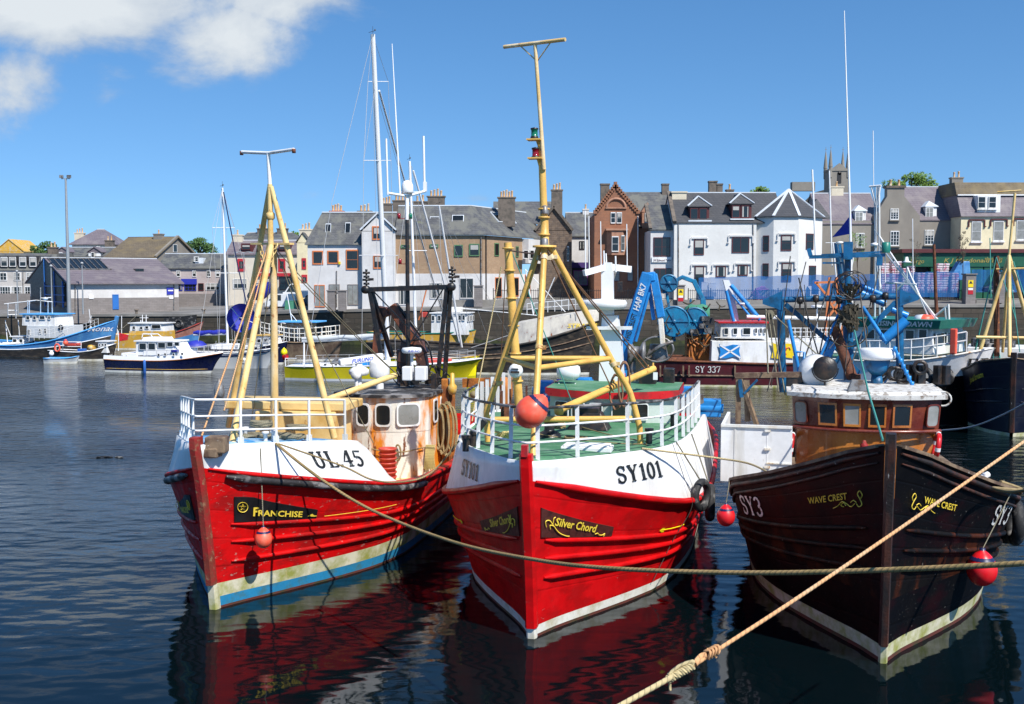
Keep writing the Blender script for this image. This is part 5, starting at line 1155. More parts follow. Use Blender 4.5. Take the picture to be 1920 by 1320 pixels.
for i in range(len(wp)-1):
    for k in range(3): fs.append((i*4+k,(i+1)*4+k,(i+1)*4+k+1,i*4+k+1))
g.add(vs,fs); qw=g.build('quay_wall',m['quaystone'],None,label='long dark stone quay wall rising from the water below the town',cat='quay wall')
off=qw.location.copy(); g=MB(); vs=[];fs=[]
for p in wp: vs+= [(p.x,p.y-.10,p.z-.277),(p.x,p.y-.10,p.z),(p.x,p.y+.9,p.z),(p.x,p.y+.9,p.z-.277)]
for i in range(len(wp)-1):
    for k in range(4): fs.append((i*4+k,(i+1)*4+k,(i+1)*4+(k+1)%4,i*4+(k+1)%4))
g.add(vs,fs); g.shift(-off).build('coping',m['concrete'],qw)
g=MB(); vs=[];fs=[]; k=0
for a,b_ in zip(wp[:-1],wp[1:]):
    n=40
    for i in range(n+1):
        p=a.lerp(b_,i/n); h=.75+.22*math.sin(p.x*.9)+.15*math.sin(p.x*2.7+1); vs+= [(p.x,p.y-.04,-.3),(p.x,p.y-.04,h)]
    for i in range(n): q=k*(n+1)*2+2*i; fs.append((q,q+2,q+3,q+1))
    k+=1
g.add(vs,fs); g.shift(-off).build('tide_weed',pm('tide_line_weed',(.022,.028,.012),.9,c2=(.05,.06,.015),sc=1.2,amt=.4,bump=.5,bsc=6),qw)
# ground sheet behind the wall
def street(px): return lerp(3.25,4.85,min(max((px-380)/260,0),1))
cols=[];PXS=[-900,-300,0,136,250,330,412,480,560,650,740,900,1155,1400,1700,1920,2300,3000]
def wz(px):
    for a,b in zip(WALL[:-1],WALL[1:]):
        if px<=b[0]: t=max(0,(px-a[0])/(b[0]-a[0])); return lerp(a[1],b[1],t),lerp(a[2],b[2],t)
    return WALL[-1][1:]
g=MB(); vs=[];fs=[]
for px in PXS:
    D,z=wz(px); k=(px-960)/FP
    for dd,zz in ((.85,z-.02),(6,lerp(z,street(px),.6)),(12,street(px)-.03 if px>600 else street(px)),(40,street(px)+.2),(160,street(px)+1.),(900,6.0)): vs.append((k*(D+dd) if dd<200 else k*(D+160)*2.2,D+dd,zz))
for i in range(len(PXS)-1):
    for j in range(5): fs.append((i*6+j,(i+1)*6+j,(i+1)*6+j+1,i*6+j+1))
g.add(vs,fs); g.build('ground',m['asphalt'],kind='structure')
# raised pavement with kerb wall behind the quay wall, right half
g=MB()
def wallp(px,dd,z): D,_=wz(px); return V((px-960)/FP*(D+dd),D+dd,z)
for a,b in ((655,745),(745,1155),(1155,1500),(1500,1755),(1830,1960),(1960,2500)):
    p=wallp(a,2.2,0);q=wallp(b,2.2,0); g.hexa([V(p.x,p.y,3.6),V(q.x,q.y,3.6),V(q.x,q.y+9,3.6),V(p.x,p.y+9,3.6),V(p.x,p.y,4.80),V(q.x,q.y,4.80),V(q.x,q.y+9,4.84),V(p.x,p.y+9,4.84)])
g.build('pavement',m['concrete'],kind='structure')
g=MB(); g.tube([wallp(330,10,3.3),wallp(430,12,3.6)],.25,6); 
# railings
def railing(pa,pb,label):
    g=MB(); p=wallp(pa,2.6,4.82); q=wallp(pb,2.6,4.82); L_=(q-p).length; n=int(L_/.24)
    for h in (.12,.98): g.bar(p+V(0,0,h),q+V(0,0,h),.05,.05)
    for i in range(n+1):
        c=p.lerp(q,i/n); g.bar(c,c+V(0,0,1.12 if i%10 else 1.25),.045 if i%10 else .09,.045 if i%10 else .09)
    g.build('iron_railing',m['black'],None,label=label,cat='railing',group='black iron railings along the quay edge')
railing(672,885,'black iron railing in front of the white building with orange windows'); railing(925,1262,'black iron railing in front of the red sandstone house'); railing(1290,1500,'black iron railing before the white harled building'); railing(1500,1805,'black iron railing in front of the stacked sacks, behind blue netting')
def pillar(px,py0,py1,w,label,sign=False):
    D=117.0; f=Fr(atD(px,py1,D),0); t=thing('stone_pillar',label,'pillar',f,'stone gate pillars on the quay'); h=f.y(px,py0,0).z; g=MB(); g.box((0,0,h/2),(w,w,h)); g.box((0,0,h+.06),(w*1.2,w*1.2,.12)); g.build('shaft',m['greyblock'],t)
    if sign:
        g=MB(); g.box((-.05,-w/2-.02,h*.70),(.55,.02,.75)); s=g.build('warning_sign',m['signyellow'],t); g=MB(); g.prism([(-.25,-w/2-.035,h*.70),(.15,-w/2-.035,h*.70),(-.05,-w/2-.035,h*.70+.32)],(0,-.005,0)); g.build('black_triangle',m['ink'],s)
        g=MB(); g.box((-.05,-w/2-.02,h*.44),(.55,.02,.6)); s=g.build('prohibition_sign',m['signred'],t); g=MB(); g.box((-.05,-w/2-.035,h*.52),(.5,.005,.22)); g.build('white_panel',m['whiteclean'],s)
pillar(1276,536,578,.75,'grey pillar with yellow and red warning signs beside the blue drum crane',True); pillar(1816,515,571,1.05,'grey pillar with yellow and red warning signs right of the stacked sacks',True)
pillar(622,546,583,.8,'grey block pillar left of the iron railing at the white building'); pillar(642,546,583,.8,'second grey block pillar from the white building doorway'); pillar(897,537,575,.9,'grey pillar at the brick corner between two railings'); pillar(1872,512,568,.9,'grey pillar at the right edge behind the cream mast')
# blue netting on the railings
def netting(pa,ya,pb,yb_,y1,label,D=117.3):
    g=MB(); vs=[];fs=[]; n=30
    for i in range(n+1):
        px=lerp(pa,pb,i/n); w=.10*math.sin(i*1.7); 
        for k,y in enumerate((y1,(y1+lerp(ya,yb_,i/n))/2,lerp(ya,yb_,i/n)+random.uniform(-1,1))): q=atD(px,y,D); vs.append((q.x,D+w*(1 if k!=1 else .4),q.z))
    for i in range(n):
        for k in range(2): fs.append((i*3+k,(i+1)*3+k,(i+1)*3+k+1,i*3+k+1))
    g.add(vs,fs); g.build('debris_netting',m['mesh_blue'],None,label=label,cat='netting',group='blue netting hung on the quay railings')
netting(1310,521,1545,515,561,'blue debris netting before the white harled building'); netting(1545,517,1800,508,557,'blue debris netting in front of the stacked sacks'); netting(1822,505,1990,505,548,'blue debris netting at the right edge under the green shop',117.8)
# ---------------- buildings ----------------
def bfr(px,pyb,D,th=0): return Fr(atD(px,pyb,D),th)
def X(f,px,y=0): return f.y(px,524,y).x
def Zf(f,py,y=0,px=960): return f.y(px,py,y).z
class Bd:
    def __init__(s,name,label,px0,px1,pyb,D,th=0,cat='building',depth=9,group=None):
        s.f=bfr(px0,pyb,D,th); s.t=thing(name,label,cat,s.f,group or 'buildings along the harbour front'); s.w=X(s.f,px1); s.d=depth; s.px0=px0; s.px1=px1
    def z(s,py,px=None,y=0.): return s.f.y(px if px else (s.px0+s.px1)/2,py,y).z
    def wall(s,x0,x1,z0,z1,mat,y0=0.,y1=None,name='wall'):
        g=MB(); g.bx(x0,y0,z0,x1,s.d if y1 is None else y1,z1); return g.build(name,mat,s.t)
    def roof(s,x0,x1,ze,zr,mat,y0=0.,y1=None,ov=.25,hip0=0.,hip1=0.,name='roof',yr=None,wmat=None):
        y1=s.d if y1 is None else y1; yr=(y0+y1)/2 if yr is None else yr; th=.12; g=MB()
        a=[V(x0-ov,y0-ov,ze),V(x1+ov,y0-ov,ze),V(x1+ov-hip1,yr,zr),V(x0-ov+hip0,yr,zr)]; b=[V(x1+ov,y1+ov,ze),V(x0-ov,y1+ov,ze),V(x0-ov+hip0,yr,zr),V(x1+ov-hip1,yr,zr)]
        g.prism(a,(0,0,th)); g.prism(b,(0,0,th))
        if hip0: g.prism([V(x0-ov,y1+ov,ze),V(x0-ov,y0-ov,ze),V(x0-ov+hip0,yr,zr)],(0,0,th))
        if hip1: g.prism([V(x1+ov,y0-ov,ze),V(x1+ov,y1+ov,ze),V(x1+ov-hip1,yr,zr)],(0,0,th))
        r=g.build(name,mat,s.t)
        if wmat is not None and not (hip0 and hip1):
            g=MB()
            for hp,xx in ((hip0,x0),(hip1,x1)):
                if not hp: g.prism([V(xx-(.15 if xx==x1 else 0),y0,ze),V(xx-(.15 if xx==x1 else 0),y1,ze),V(xx-(.15 if xx==x1 else 0),yr,zr-.03)],(.15,0,0))
            g.build('gable',wmat,s.t)
        g=MB(); g.bar(V(x0-ov+hip0,yr,zr+th),V(x1+ov-hip1,yr,zr+th),.16,.10); g.build('ridge',m['leadwhite'] if mat is not m['slatebrown'] else m['stack'],s.t)
        return r
    def gabler(s,x0,x1,ze,zp,mat,wmat,y0=0.,y1=5.,ov=.15,name='cross_roof',wall_=True):
        xm=(x0+x1)/2; th=.12; g=MB()
        g.prism([V(x0-ov,y0-ov,ze),V(xm,y0-ov,zp),V(xm,y1,zp),V(x0-ov,y1,ze)],(0,0,th)); g.prism([V(xm,y0-ov,zp),V(x1+ov,y0-ov,ze),V(x1+ov,y1,ze),V(xm,y1,zp)],(0,0,th)); r=g.build(name,mat,s.t)
        if wall_: g=MB(); g.prism([V(x0,y0,ze-.05),V(x1,y0,ze-.05),V(xm,y0,zp-.03)],(0,.3,0)); g.build('gable',wmat,s.t)
        return r
    def win(s,r,fm,gm=None,y=0.,bars=1,fw=.09,proud=.08,sill=None,mull=0):
        px0,py0,px1,py1=r; a=s.f.y(px0,py1,y);b=s.f.y(px1,py0,y)
        w=window(s.t,[V(a.x,y,a.z),V(b.x,y,a.z),V(b.x,y,b.z),V(a.x,y,b.z)],(0,-1,0),fm,gm or m['glass'],fw=fw,proud=proud,bars=bars)
        if mull:
            g=MB()
            for k in range(mull): x=lerp(a.x,b.x,(k+1)/(mull+1)); g.bar(V(x,y-proud*.7,a.z),V(x,y-proud*.7,b.z),.05,.04)
            g.build('mullion',fm,w)
        s.k=getattr(s,'k',0)+1; rn=random.Random(s.k*7+int(px0))
        if gm is None and rn.random()<.55:
            g=MB(); yy=y-proud*.8; xa,xb=a.x+fw*1.4,b.x-fw*1.4; hh=b.z-a.z
            if rn.random()<.5: g.bx(xa,yy,b.z-fw*1.5-hh*rn.uniform(.2,.45),xb,yy+.012,b.z-fw*1.5)
            else:
                for u in (0,1): ww=(xb-xa)*rn.uniform(.12,.26); x=xa if u==0 else xb-ww; g.bx(x,yy,a.z+fw*1.5,x+ww,yy+.012,b.z-fw*1.5)
            g.build('blind',m['blind'],w)
        if sill: g=MB(); g.box(((a.x+b.x)/2,y-.1,a.z-.09),(b.x-a.x+.25,.22,.14)); g.build('sill',sill,w)
        return w
    def hood(s,r,mat,y=0.):
        px0,py0,px1,py1=r; a=s.f.y(px0,py1,y);b=s.f.y(px1,py0,y); g=MB(); w=.10; g.bar((a.x-.3,y-.08,b.z+.16),(b.x+.3,y-.08,b.z+.16),.16,.16)
        for x in (a.x-.36,b.x+.36): g.bar((x,y-.08,b.z+.16),(x,y-.08,b.z-.55),.12,.14); g.box((x+(-.06 if x<a.x else .06),y-.1,b.z-.6),(.22,.2,.10))
        g.build('hood_mould',mat,s.t)
    def sky_l(s,r,ys,slope,mat=None):
        """roof light on a front roof plane: px rect, y-plane and z/y slope"""
        px0,py0,px1,py1=r; a=s.f.y(px0,py1,ys);b=s.f.y(px1,py1,ys); dz=(s.f.y(px0,py0,ys).z-a.z); dy=dz/slope*.9
        n=V(0,-slope,1).normalized(); P4=[V(a.x,ys,a.z),V(b.x,ys,a.z),V(b.x,ys+dy,a.z+dz*1.1),V(a.x,ys+dy,a.z+dz*1.1)]
        window(s.t,P4,n,m['leadwhite'],mat or m['glass'],fw=.07,proud=.16,name='roof_light')
    def chimney(s,px,pyt,pyb,w,y,mat,pots=2,d=.8):
        b=s.f.y(px,pyb,y);t=s.f.y(px,pyt,y); g=MB(); g.box((b.x,y,(b.z-2+t.z)/2),(w,d,t.z-b.z+2)); g.box((b.x,y,t.z+.07),(w*1.12,d*1.15,.16)); c=g.build('chimney',mat,s.t)
        for k in range(pots):
            g=MB(); x=b.x+(k-(pots-1)/2)*(w*.8/max(pots,1)); hh=.62+.1*((k*7)%3); g.lathe([(.15,0),(.12,.1),(.11,hh-.08),(.15,hh),(.11,hh),(.10,.1)],(x,y,t.z+.15),10); g.build('chimney_pot',m['pot'],c)
    def pipe(s,px,py0,py1,y=-.06,mat=None):
        a=s.f.y(px,py0,y);b=s.f.y(px,py1,y); g=MB(); g.cyl(a,b,.06,n=6); g.build('downpipe',mat or m['greygun'],s.t)
# 1 grey terrace, far left
b=Bd('terrace_building','long grey-white terrace with slate mansard roof at the far left',-60,100,566,150); ze=b.z(507)
b.wall(0,b.w,-1,ze,m['greywhite']); zr=b.z(477,y=1.6)
g=MB(); g.hexa([V(-.2,-.15,ze),V(b.w+.2,-.15,ze),V(b.w+.2,8,ze),V(-.2,8,ze),V(0,1.4,zr),V(b.w,1.4,zr),V(b.w,7,zr+.3),V(0,7,zr+.3)]); g.build('mansard_roof',m['slate'],b.t)
for px in (-22,2,18,37,56,78):
    x=X(b.f,px); g=MB(); g.bx(x-.1,-.05,ze+.5,x+.95,2.5,zr-.2); g.build('dormer',m['slatedark'],b.t); b.win((px,482,px+12,500),m['white'],y=-.08,bars=1)
for px in (-25,0,26,50): b.win((px,511,px+13,526),m['white'],bars=1,mull=1)
for px in (-25,0,22,47): b.win((px,537,px+20,556),m['white'],bars=1,mull=3)
b.pipe(43,507,560)
b.chimney(100,465,478,1.2,3,m['stack'],2)
# 2 port building
b=Bd('harbour_office','low harbour office with purple slate roof, blue door and glazed gable',133,331,590,124,-38,depth=17); ze=b.z(533,133); zr=9.5; w=12.6
b.wall(0,w,-1,ze*.54,m['greyblock'],name='lower_wall'); b.wall(.02,w-.02,ze*.54,ze,m['whitewall'],.03,16.9,name='upper_wall'); b.roof(0,w,ze,zr-b.f.o.z,m['slatepurple'],ov=.5)
g=MB(); yr=8.5; g.prism([V(-.45,.2,ze),V(-.45,16.8,ze),V(-.45,yr,zr-b.f.o.z-.1)],(.1,0,0)); g.bx(-.4,1.2,1.0,-.1,15,ze); g.build('glazed_gable',m['shopdark'],b.t)
g=MB()
for yy in (1.2,4.5,8.5): g.bar((-.5,yy,.8),(-.5,yy,ze+(zr-b.f.o.z-ze)*(yy/8.5)-.1),.14,.14)
for zz in (1.4,2.2,3.2): g.bar((-.5,.6,zz),(-.5,8.4,zz),.1,.1)
g.build('blue_mullions',m['bluedoor'],b.t)
b.win((211,552,222,580),m['bluedoor'],m['bluedoor'],bars=0)
sl=(zr-b.f.o.z-ze)/8.5
g=MB(); yA,yB=4.2,7.9
for i in range(9): 
    x0=-.2+i*.66; g.prism([V(x0,yA,ze+sl*yA+.2),V(x0+.60,yA,ze+sl*yA+.2),V(x0+.60,yB,ze+sl*yB+.2),V(x0,yB,ze+sl*yB+.2)],(0,0,.06))
gg=g.build('roof_glazing',m['glass'],b.t); g=MB()
for i in range(10): x0=-.24+i*.66; g.bar(V(x0,yA-.1,ze+sl*yA+.26),V(x0,yB,ze+sl*yB+.26),.07,.10)
g.bar(V(-.3,yA-.1,ze+sl*yA+.26),V(6.,yA-.1,ze+sl*yA+.26),.09,.12); g.bar(V(-.3,yB,ze+sl*yB+.26),V(6.,yB,ze+sl*yB+.26),.09,.12); g.build('glazing_bars',m['greygun'],gg)
g=MB(); g.bx(8.7,3.6,ze+sl*3.6+.15,9.7,4.6,ze+sl*4.6+.2); g.build('roof_light',m['glass'],b.t)
a=b.f.y(321,540,-.05); g=MB(); g.box(a-V(.1,0,.35),(.9,.06,.85)); s=g.build('blue_notice_board',m['royal'],b.t); g=MB(); g.box(a-V(.1,.05,.3),(.6,.02,.15)); g.build('white_stripe',m['whiteclean'],s)
b.pipe(141,533,588); b.pipe(326,533,580)
for px in (171,321): a=b.f.y(px,557,-.05); g=MB(); g.box(a,(.5,.05,.4)); g.build('white_notice',m['whiteclean'],b.t)
# orange gable + hipped house + brown roof house
b=Bd('tan_roofed_house','small tan gable roof showing above the grey terrace, far left',-60,46,520,210,group='houses rising behind the quay'); ze=b.z(472); b.wall(0,b.w,-4,ze,m['ochre']); b.gabler(X(b.f,-8),b.w,ze,b.z(449),m['ochre'],m['ochre'],y1=9)
b=Bd('hipped_house','grey house with steep hipped slate roof behind the harbour office',133,212,510,185,group='houses rising behind the quay'); ze=b.z(459); b.wall(.3,b.w-.3,-4,ze,m['palewall']); b.roof(0,b.w,ze,b.z(431,y=4.5),m['slatepurple'],hip0=3.2,hip1=3.2)
b.chimney(150,438,450,1.6,3,m['stackcream'],3); b.chimney(206,452,465,1.4,-1,m['stack'],2); b.win((181,462,188,474),m['white'],bars=1)
b=Bd('dormered_house','small slate house with two white dormers below the hipped house',104,200,520,172,group='houses rising behind the quay'); ze=b.z(482); b.wall(0,b.w,-4,ze,m['palewall']); b.roof(0,b.w,ze,b.z(465,y=4),m['slate'],y1=8)
for px in (108,168): 
    x=X(b.f,px); g=MB(); g.bx(x,-.2,ze-1,x+1.9,3,ze+.7); g.build('dormer',m['white'],b.t); b.gabler(x-.1,x+2.,ze+.7,ze+1.5,m['slatepurple'],m['slatepurple'],-.25,3,name='dormer_roof'); b.win((px+3,473,px+9,483),m['white'],y=-.25,bars=1)
b=Bd('brown_roofed_hall','large grey hall with mossy brown roof and tall gable',200,292,530,165,12,depth=13,group='houses rising behind the quay'); ze=b.z(484,246); zr=b.z(446,260,6.5); b.wall(0,b.w,-4,ze,m['greywall']); b.roof(0,b.w,ze,zr,m['slatebrown'],ov=.3,hip0=.1,wmat=m['greywall'])
b.chimney(298,440,455,1.4,6.,m['greywall'],1); g=MB(); g.bar((b.w+.1,-.2,ze+.2),(b.w+.1,6.5,zr+.2),.35,.3); g.bar((b.w+.1,6.5,zr+.2),(b.w+.1,13.2,ze+.2),.35,.3); g.build('gable_coping',m['greywall'],b.t)
a=V(b.w+.06,5,0); window(b.t,[V(b.w+.02,5.2,ze+1),V(b.w+.02,6.4,ze+1),V(b.w+.02,6.4,ze+2.2),V(b.w+.02,5.2,ze+2.2)],(1,0,0),m['white'],m['glass'],proud=.06)
# 5 shops row
b=Bd('shop_row','low pinkish shop row with long grey slate roof and blue shopfront',300,432,566,148); ze=b.z(504); b.wall(0,b.w,-1,ze,m['pinkwall']); b.roof(0,b.w,ze,b.z(477,y=3.5),m['slate'],y1=8,yr=3.5,wmat=m['pinkwall'])
for px in (331,361,388,405): b.win((px,507,px+7,519),m['white'],bars=1)
a=b.f.y(340,527,-.1); c=b.f.y(369,533,-.1); g=MB(); g.bx(a.x,-.25,c.z,c.x,-.02,a.z+.3); g.build('blue_fascia',m['royal'],b.t); b.win((331,531,342,545),m['royal']); b.win((346,533,368,545),m['royal'],mull=2); b.win((372,531,382,545),m['maroonframe']); b.win((386,531,412,544),m['white'],mull=2)
x=X(b.f,363); g=MB(); g.bx(x,.9,ze+.3,x+1.1,3,ze+1.5); g.build('dormer',m['leadwhite'],b.t); b.win((364,481,373,491),m['white'],y=.85)
# 6 cream houses with red windows
b=Bd('cream_house','cream house with purple slate roof and red window surrounds',428,560,562,142); ze=b.z(478); b.wall(0,b.w,-1,ze,m['palewall']); b.roof(0,b.w,ze,b.z(452,y=3.5),m['slatepurple'],y1=8,yr=3.5,wmat=m['palewall'])
for px in (446,484,522): b.win((px,485,px+13,509),m['redframe'],fw=.3)
b.win((437,523,463,541),m['white'],mull=2); b.win((500,521,516,544),m['maroonframe']); b.win((524,519,548,544),m['maroonframe'],mull=1)
a=b.f.y(483,512,-.1);c=b.f.y(556,518,-.1); g=MB(); g.bx(a.x,-.3,c.z,c.x,-.02,a.z); g.build('red_fascia',m['redframe'],b.t)
for px in (452,522): x=X(b.f,px); g=MB(); g.bx(x,.3,ze+.3,x+1.5,3,ze+1.5); g.build('dormer',m['maroonframe'],b.t); b.win((px+1,458,px+18,468),m['maroonframe'],y=.22)
b.chimney(446,442,462,1.4,3.4,m['stackcream'],1)
b=Bd('rear_slate_house','grey slate roofed house behind the cream house, with two broad chimneys',455,560,520,165,group='houses rising behind the quay'); ze=b.z(452); b.wall(0,b.w,-4,ze,m['greywall']); b.roof(0,b.w,ze,b.z(437,y=4),m['slate'],hip1=2,wmat=m['greywall']); b.chimney(493,430,440,1.6,4,m['stack'],4); b.chimney(530,430,440,1.6,4,m['stack'],3)
b=Bd('narrow_cream_gable','narrow cream gabled house with red windows left of the white building',558,580,566,135); ze=b.z(455); b.wall(0,b.w,-1,ze,m['creamwall']); b.gabler(0,b.w,ze,b.z(437),m['slate'],m['creamwall'],y1=8); b.win((566,484,574,505),m['redframe'],fw=.25); b.win((566,515,576,545),m['redframe'],fw=.25); b.chimney(574,432,450,1.5,2,m['stackcream'],3)
# 7 white building with orange windows
b=Bd('white_shop_building','white building with orange framed windows and a small gabled bay',578,741,584,119); ze=b.z(459); b.wall(0,b.w,-1,ze,m['whitewall']); zr=b.z(399,y=2.6)
g=MB(); g.hexa([V(-.3,-.25,ze),V(b.w,-.25,ze),V(b.w,9,ze),V(-.3,9,ze),V(1.2,2.4,zr),V(b.w,2.4,zr),V(b.w,7,zr+.2),V(1.2,7,zr+.2)]); rf=g.build('mansard_roof',m['slate'],b.t)
g=MB(); g.bar((1.2,2.4,zr+.05),(b.w,2.4,zr+.05),.2,.12); g.build('roof_edge',m['leadwhite'],rf)
xa,xb=X(b.f,679,-.8),X(b.f,741,-.8); zg=b.z(433,y=-.8); g=MB(); g.bx(xa,-.8,-1,xb,1.5,zg); g.build('bay_wall',m['whitewall'],b.t); b.gabler(xa,xb,zg,b.z(401,y=-.8),m['slate'],m['whitewall'],-.8,4)
g=MB(); xm=(xa+xb)/2; zp=b.z(401,y=-.8); g.bar((xa-.15,-1.0,zg+.12),(xm,-1.0,zp+.12),.12,.16); g.bar((xb+.15,-1.0,zg+.12),(xm,-1.0,zp+.12),.12,.16); g.build('barge_boards',m['leadwhite'],b.t)
for r in ((586,470,606,496),(614,470,635,495),(649,468,672,506)): b.win(r,m['orangeframe'],fw=.14,bars=0 if r[0]<640 else 1)
for r in ((698,424,717,450),(700,478,718,504)): b.win(r,m['orangeframe'],y=-.8,fw=.14,bars=0,mull=1)
for r in ((590,534,609,576),): b.win(r,m['orangeframe'],m['glasshazy'],bars=0,mull=1)
for r in ((617,533,637,549),(652,533,671,572)): b.win(r,m['greyblock'],m['glasshazy'],bars=0,mull=1)
a=b.f.y(635,493,-.1); g=MB(); g.box((a.x+.1,-.12,a.z),(.2,.2,.3)); g.build('yellow_alarm_box',m['signyellow'],b.t)
b.sky_l((610,422,620,442),.8,2.2); b.sky_l((647,420,657,440),.8,2.2); b.pipe(631,508,575)
for px,n in ((632,4),(684,3)): b.chimney(px,398,402,1.5,5,m['stackred'] if n==4 else m['stack'],n)
# 8 brick corner building
b=Bd('brick_corner_building','tan brick corner building with slate mansard and white ground floor',741,906,577,119,2.5); ze=b.z(441,906); zb=b.z(513); b.wall(0,b.w,-1,zb,m['whitewall'],name='ground_floor_wall'); b.wall(0,b.w,zb,ze,m['brick'],.03)
zr=b.z(388,y=3); yR=3.; Lr=9.6; c_=math.cos(R(-63-2.5)); # right facade
F2=Fr(b.f.Wd((b.w,0,0)),-63); loc=lambda p: b.f.L(F2.Wd(p))
g=MB(); q=[loc((0,0,-1)),loc((14,0,-1)),loc((14,6,-1)),loc((0,6,-1))]; g.hexa(q+[V(p.x,p.y,zb) for p in q]); g.build('side_ground_floor_wall',m['whitewall'],b.t)
q=[loc((0,.02,0)),loc((9.5,.02,0)),loc((9.5,6,0)),loc((0,6,0))]; g=MB(); g.hexa([V(p.x,p.y,zb) for p in q]+[V(p.x,p.y,ze) for p in q]); g.build('side_wall',m['brick'],b.t)
q=[loc((9.5,-.8,0)),loc((15,-.8,0)),loc((15,6,0)),loc((9.5,6,0))]; g=MB(); zz=F2.y(990,494,0).z; g.hexa([V(p.x,p.y,zz) for p in q]+[V(p.x,p.y,ze-.1) for p in q]); g.build('side_bay_wall',m['whitewall'],b.t)
cn=V(b.w+.25,-.25,ze); i0=V(b.w-1.6,yR,zr); e1=loc((16,-.3,0)); e1.z=ze; i1=loc((16,2.8,0)); i1.z=zr
g=MB(); th=(0,0,.12); g.prism([V(0,-.25,ze),cn,i0,V(0,yR,zr)],th); g.prism([cn,e1,i1,i0],th); g.prism([V(0,yR,zr),i0,i1,V(0,14,zr+.1)],th); rf=g.build('mansard_roof',m['slate'],b.t)
g=MB(); g.bar(V(0,yR,zr+.15),i0+V(0,0,.15),.2,.12); g.bar(i0+V(0,0,.15),i1+V(0,0,.15),.2,.12); g.build('roof_edge',m['leadwhite'],rf)
for r in ((852,459,868,481),(880,457,899,480),(806,458,822,464),(752,459,768,465)): b.win(r,m['greenframe'],fw=.1,bars=0)
for r in ((748,534,765,572),(862,521,888,560),(806,530,830,560)): b.win(r,m['whitewall'],bars=0,mull=1)
for r in ((805,409,823,430),(847,406,869,426)): b.sky_l(r,1.0,1.4)
def swin(Fq,par,r,fm,gm=None,y=0.,mull=0,proud=.06,toL=None):
    a=Fq.y(r[0],r[3],y);c=Fq.y(r[2],r[1],y); P4=[V(a.x,y,a.z),V(c.x,y,a.z),V(c.x,y,c.z),V(a.x,y,c.z)]; P4=[toL(p) for p in P4]; n=toL(V(0,-1,0))-toL(V(0,0,0)); w=window(par,P4,n,fm,gm or m['glass'],fw=.09,proud=proud)
for r in ((927,456,935,480),(967,462,972,482)): swin(F2,b.t,r,m['greenframe'],toL=loc)
for r in ((928,520,940,558),(962,520,972,556),(984,515,994,560)): swin(F2,b.t,r,m['orangeframe'],toL=loc)
for r in ((981,469,990,485),(993,469,1001,485)): swin(F2,b.t,r,m['white'],y=-.85,toL=loc)
for r in ((934,408,950,426),(952,410,968,429)):
    a=F2.y(r[0],r[3],1.2);c=F2.y(r[2],r[3],1.2); sl2=(zr-ze)/3.1; zb2=ze+sl2*1.5+.1; P4=[loc(V(a.x,1.2,zb2)),loc(V(c.x,1.2,zb2)),loc(V(c.x,2.3,zb2+sl2*1.1)),loc(V(a.x,2.3,zb2+sl2*1.1))]
    nn=(P4[1]-P4[0]).cross(P4[3]-P4[0]); nn=nn*(1 if nn.z>0 else -1); window(b.t,P4,nn,m['leadwhite'],m['glass'],fw=.1,proud=.14,name='roof_light')
b.pipe(902,443,575); g=MB(); g.cyl(loc((.5,-.1,0)),loc((.5,-.1,ze)),.06); g.build('downpipe',m['black'],b.t)
for px,t_py,n,w_ in ((752,378,4,1.8),(788,380,2,1.6),(818,370,4,1.9),(950,372,5,1.9),(725,384,3,1.2)): b.chimney(px,t_py,392,w_,7,m['stack'],n)
# 9 stone gable house
b=Bd('rubble_gable_house','brown rubble stone house end with tall chimney behind the brick building',1004,1072,566,131,depth=12); ze=b.z(432); zp=b.z(388)
b.wall(0,b.w,-1,ze,m['rubble']); b.gabler(0,b.w,ze,zp,m['slate'],m['rubble'],y1=12); g=MB(); g.bar((-.1,-.1,ze),(b.w/2,-.1,zp+.1),.4,.3); g.bar((b.w+.1,-.1,ze),(b.w/2,-.1,zp+.1),.4,.3); g.build('gable_coping',m['stack'],b.t)
b.chimney(1044,358,390,1.3,.6,m['stack'],3); b.win((1063,462,1067,490),m['white'],bars=1)
g=MB(); a=b.f.y(925,380,6);c=b.f.y(1040,378,6); g.prism([V(a.x,2,ze+.8),V(c.x,2,ze+.8),V(c.x,6,a.z),V(a.x,6,a.z)],(0,0,.15)); g.build('long_rear_roof',m['slate'],b.t)
# 10 white house, purple shop
b=Bd('small_white_shop','small white house with dark roof and purple shopfront in the gap',1066,1122,548,140); ze=b.z(444); b.wall(0,b.w,b.z(492),ze,m['whitewall']); b.wall(0,b.w,-1,b.z(492),m['shopdark'],.1,name='shop_wall'); b.roof(0,b.w,ze,b.z(400,y=4),m['slate'],yr=4,wmat=m['whitewall'])
a=b.f.y(1070,492,0);c=b.f.y(1108,502,0); g=MB(); g.bx(a.x,-.2,c.z,c.x,.05,a.z); g.build('purple_fascia',m['purpleshop'],b.t); b.win((1086,452,1096,468),m['black']); b.win((1075,507,1102,535),m['purple'],m['glasshazy'],mull=2); b.chimney(1098,394,402,.8,4,m['whitewall'],1)
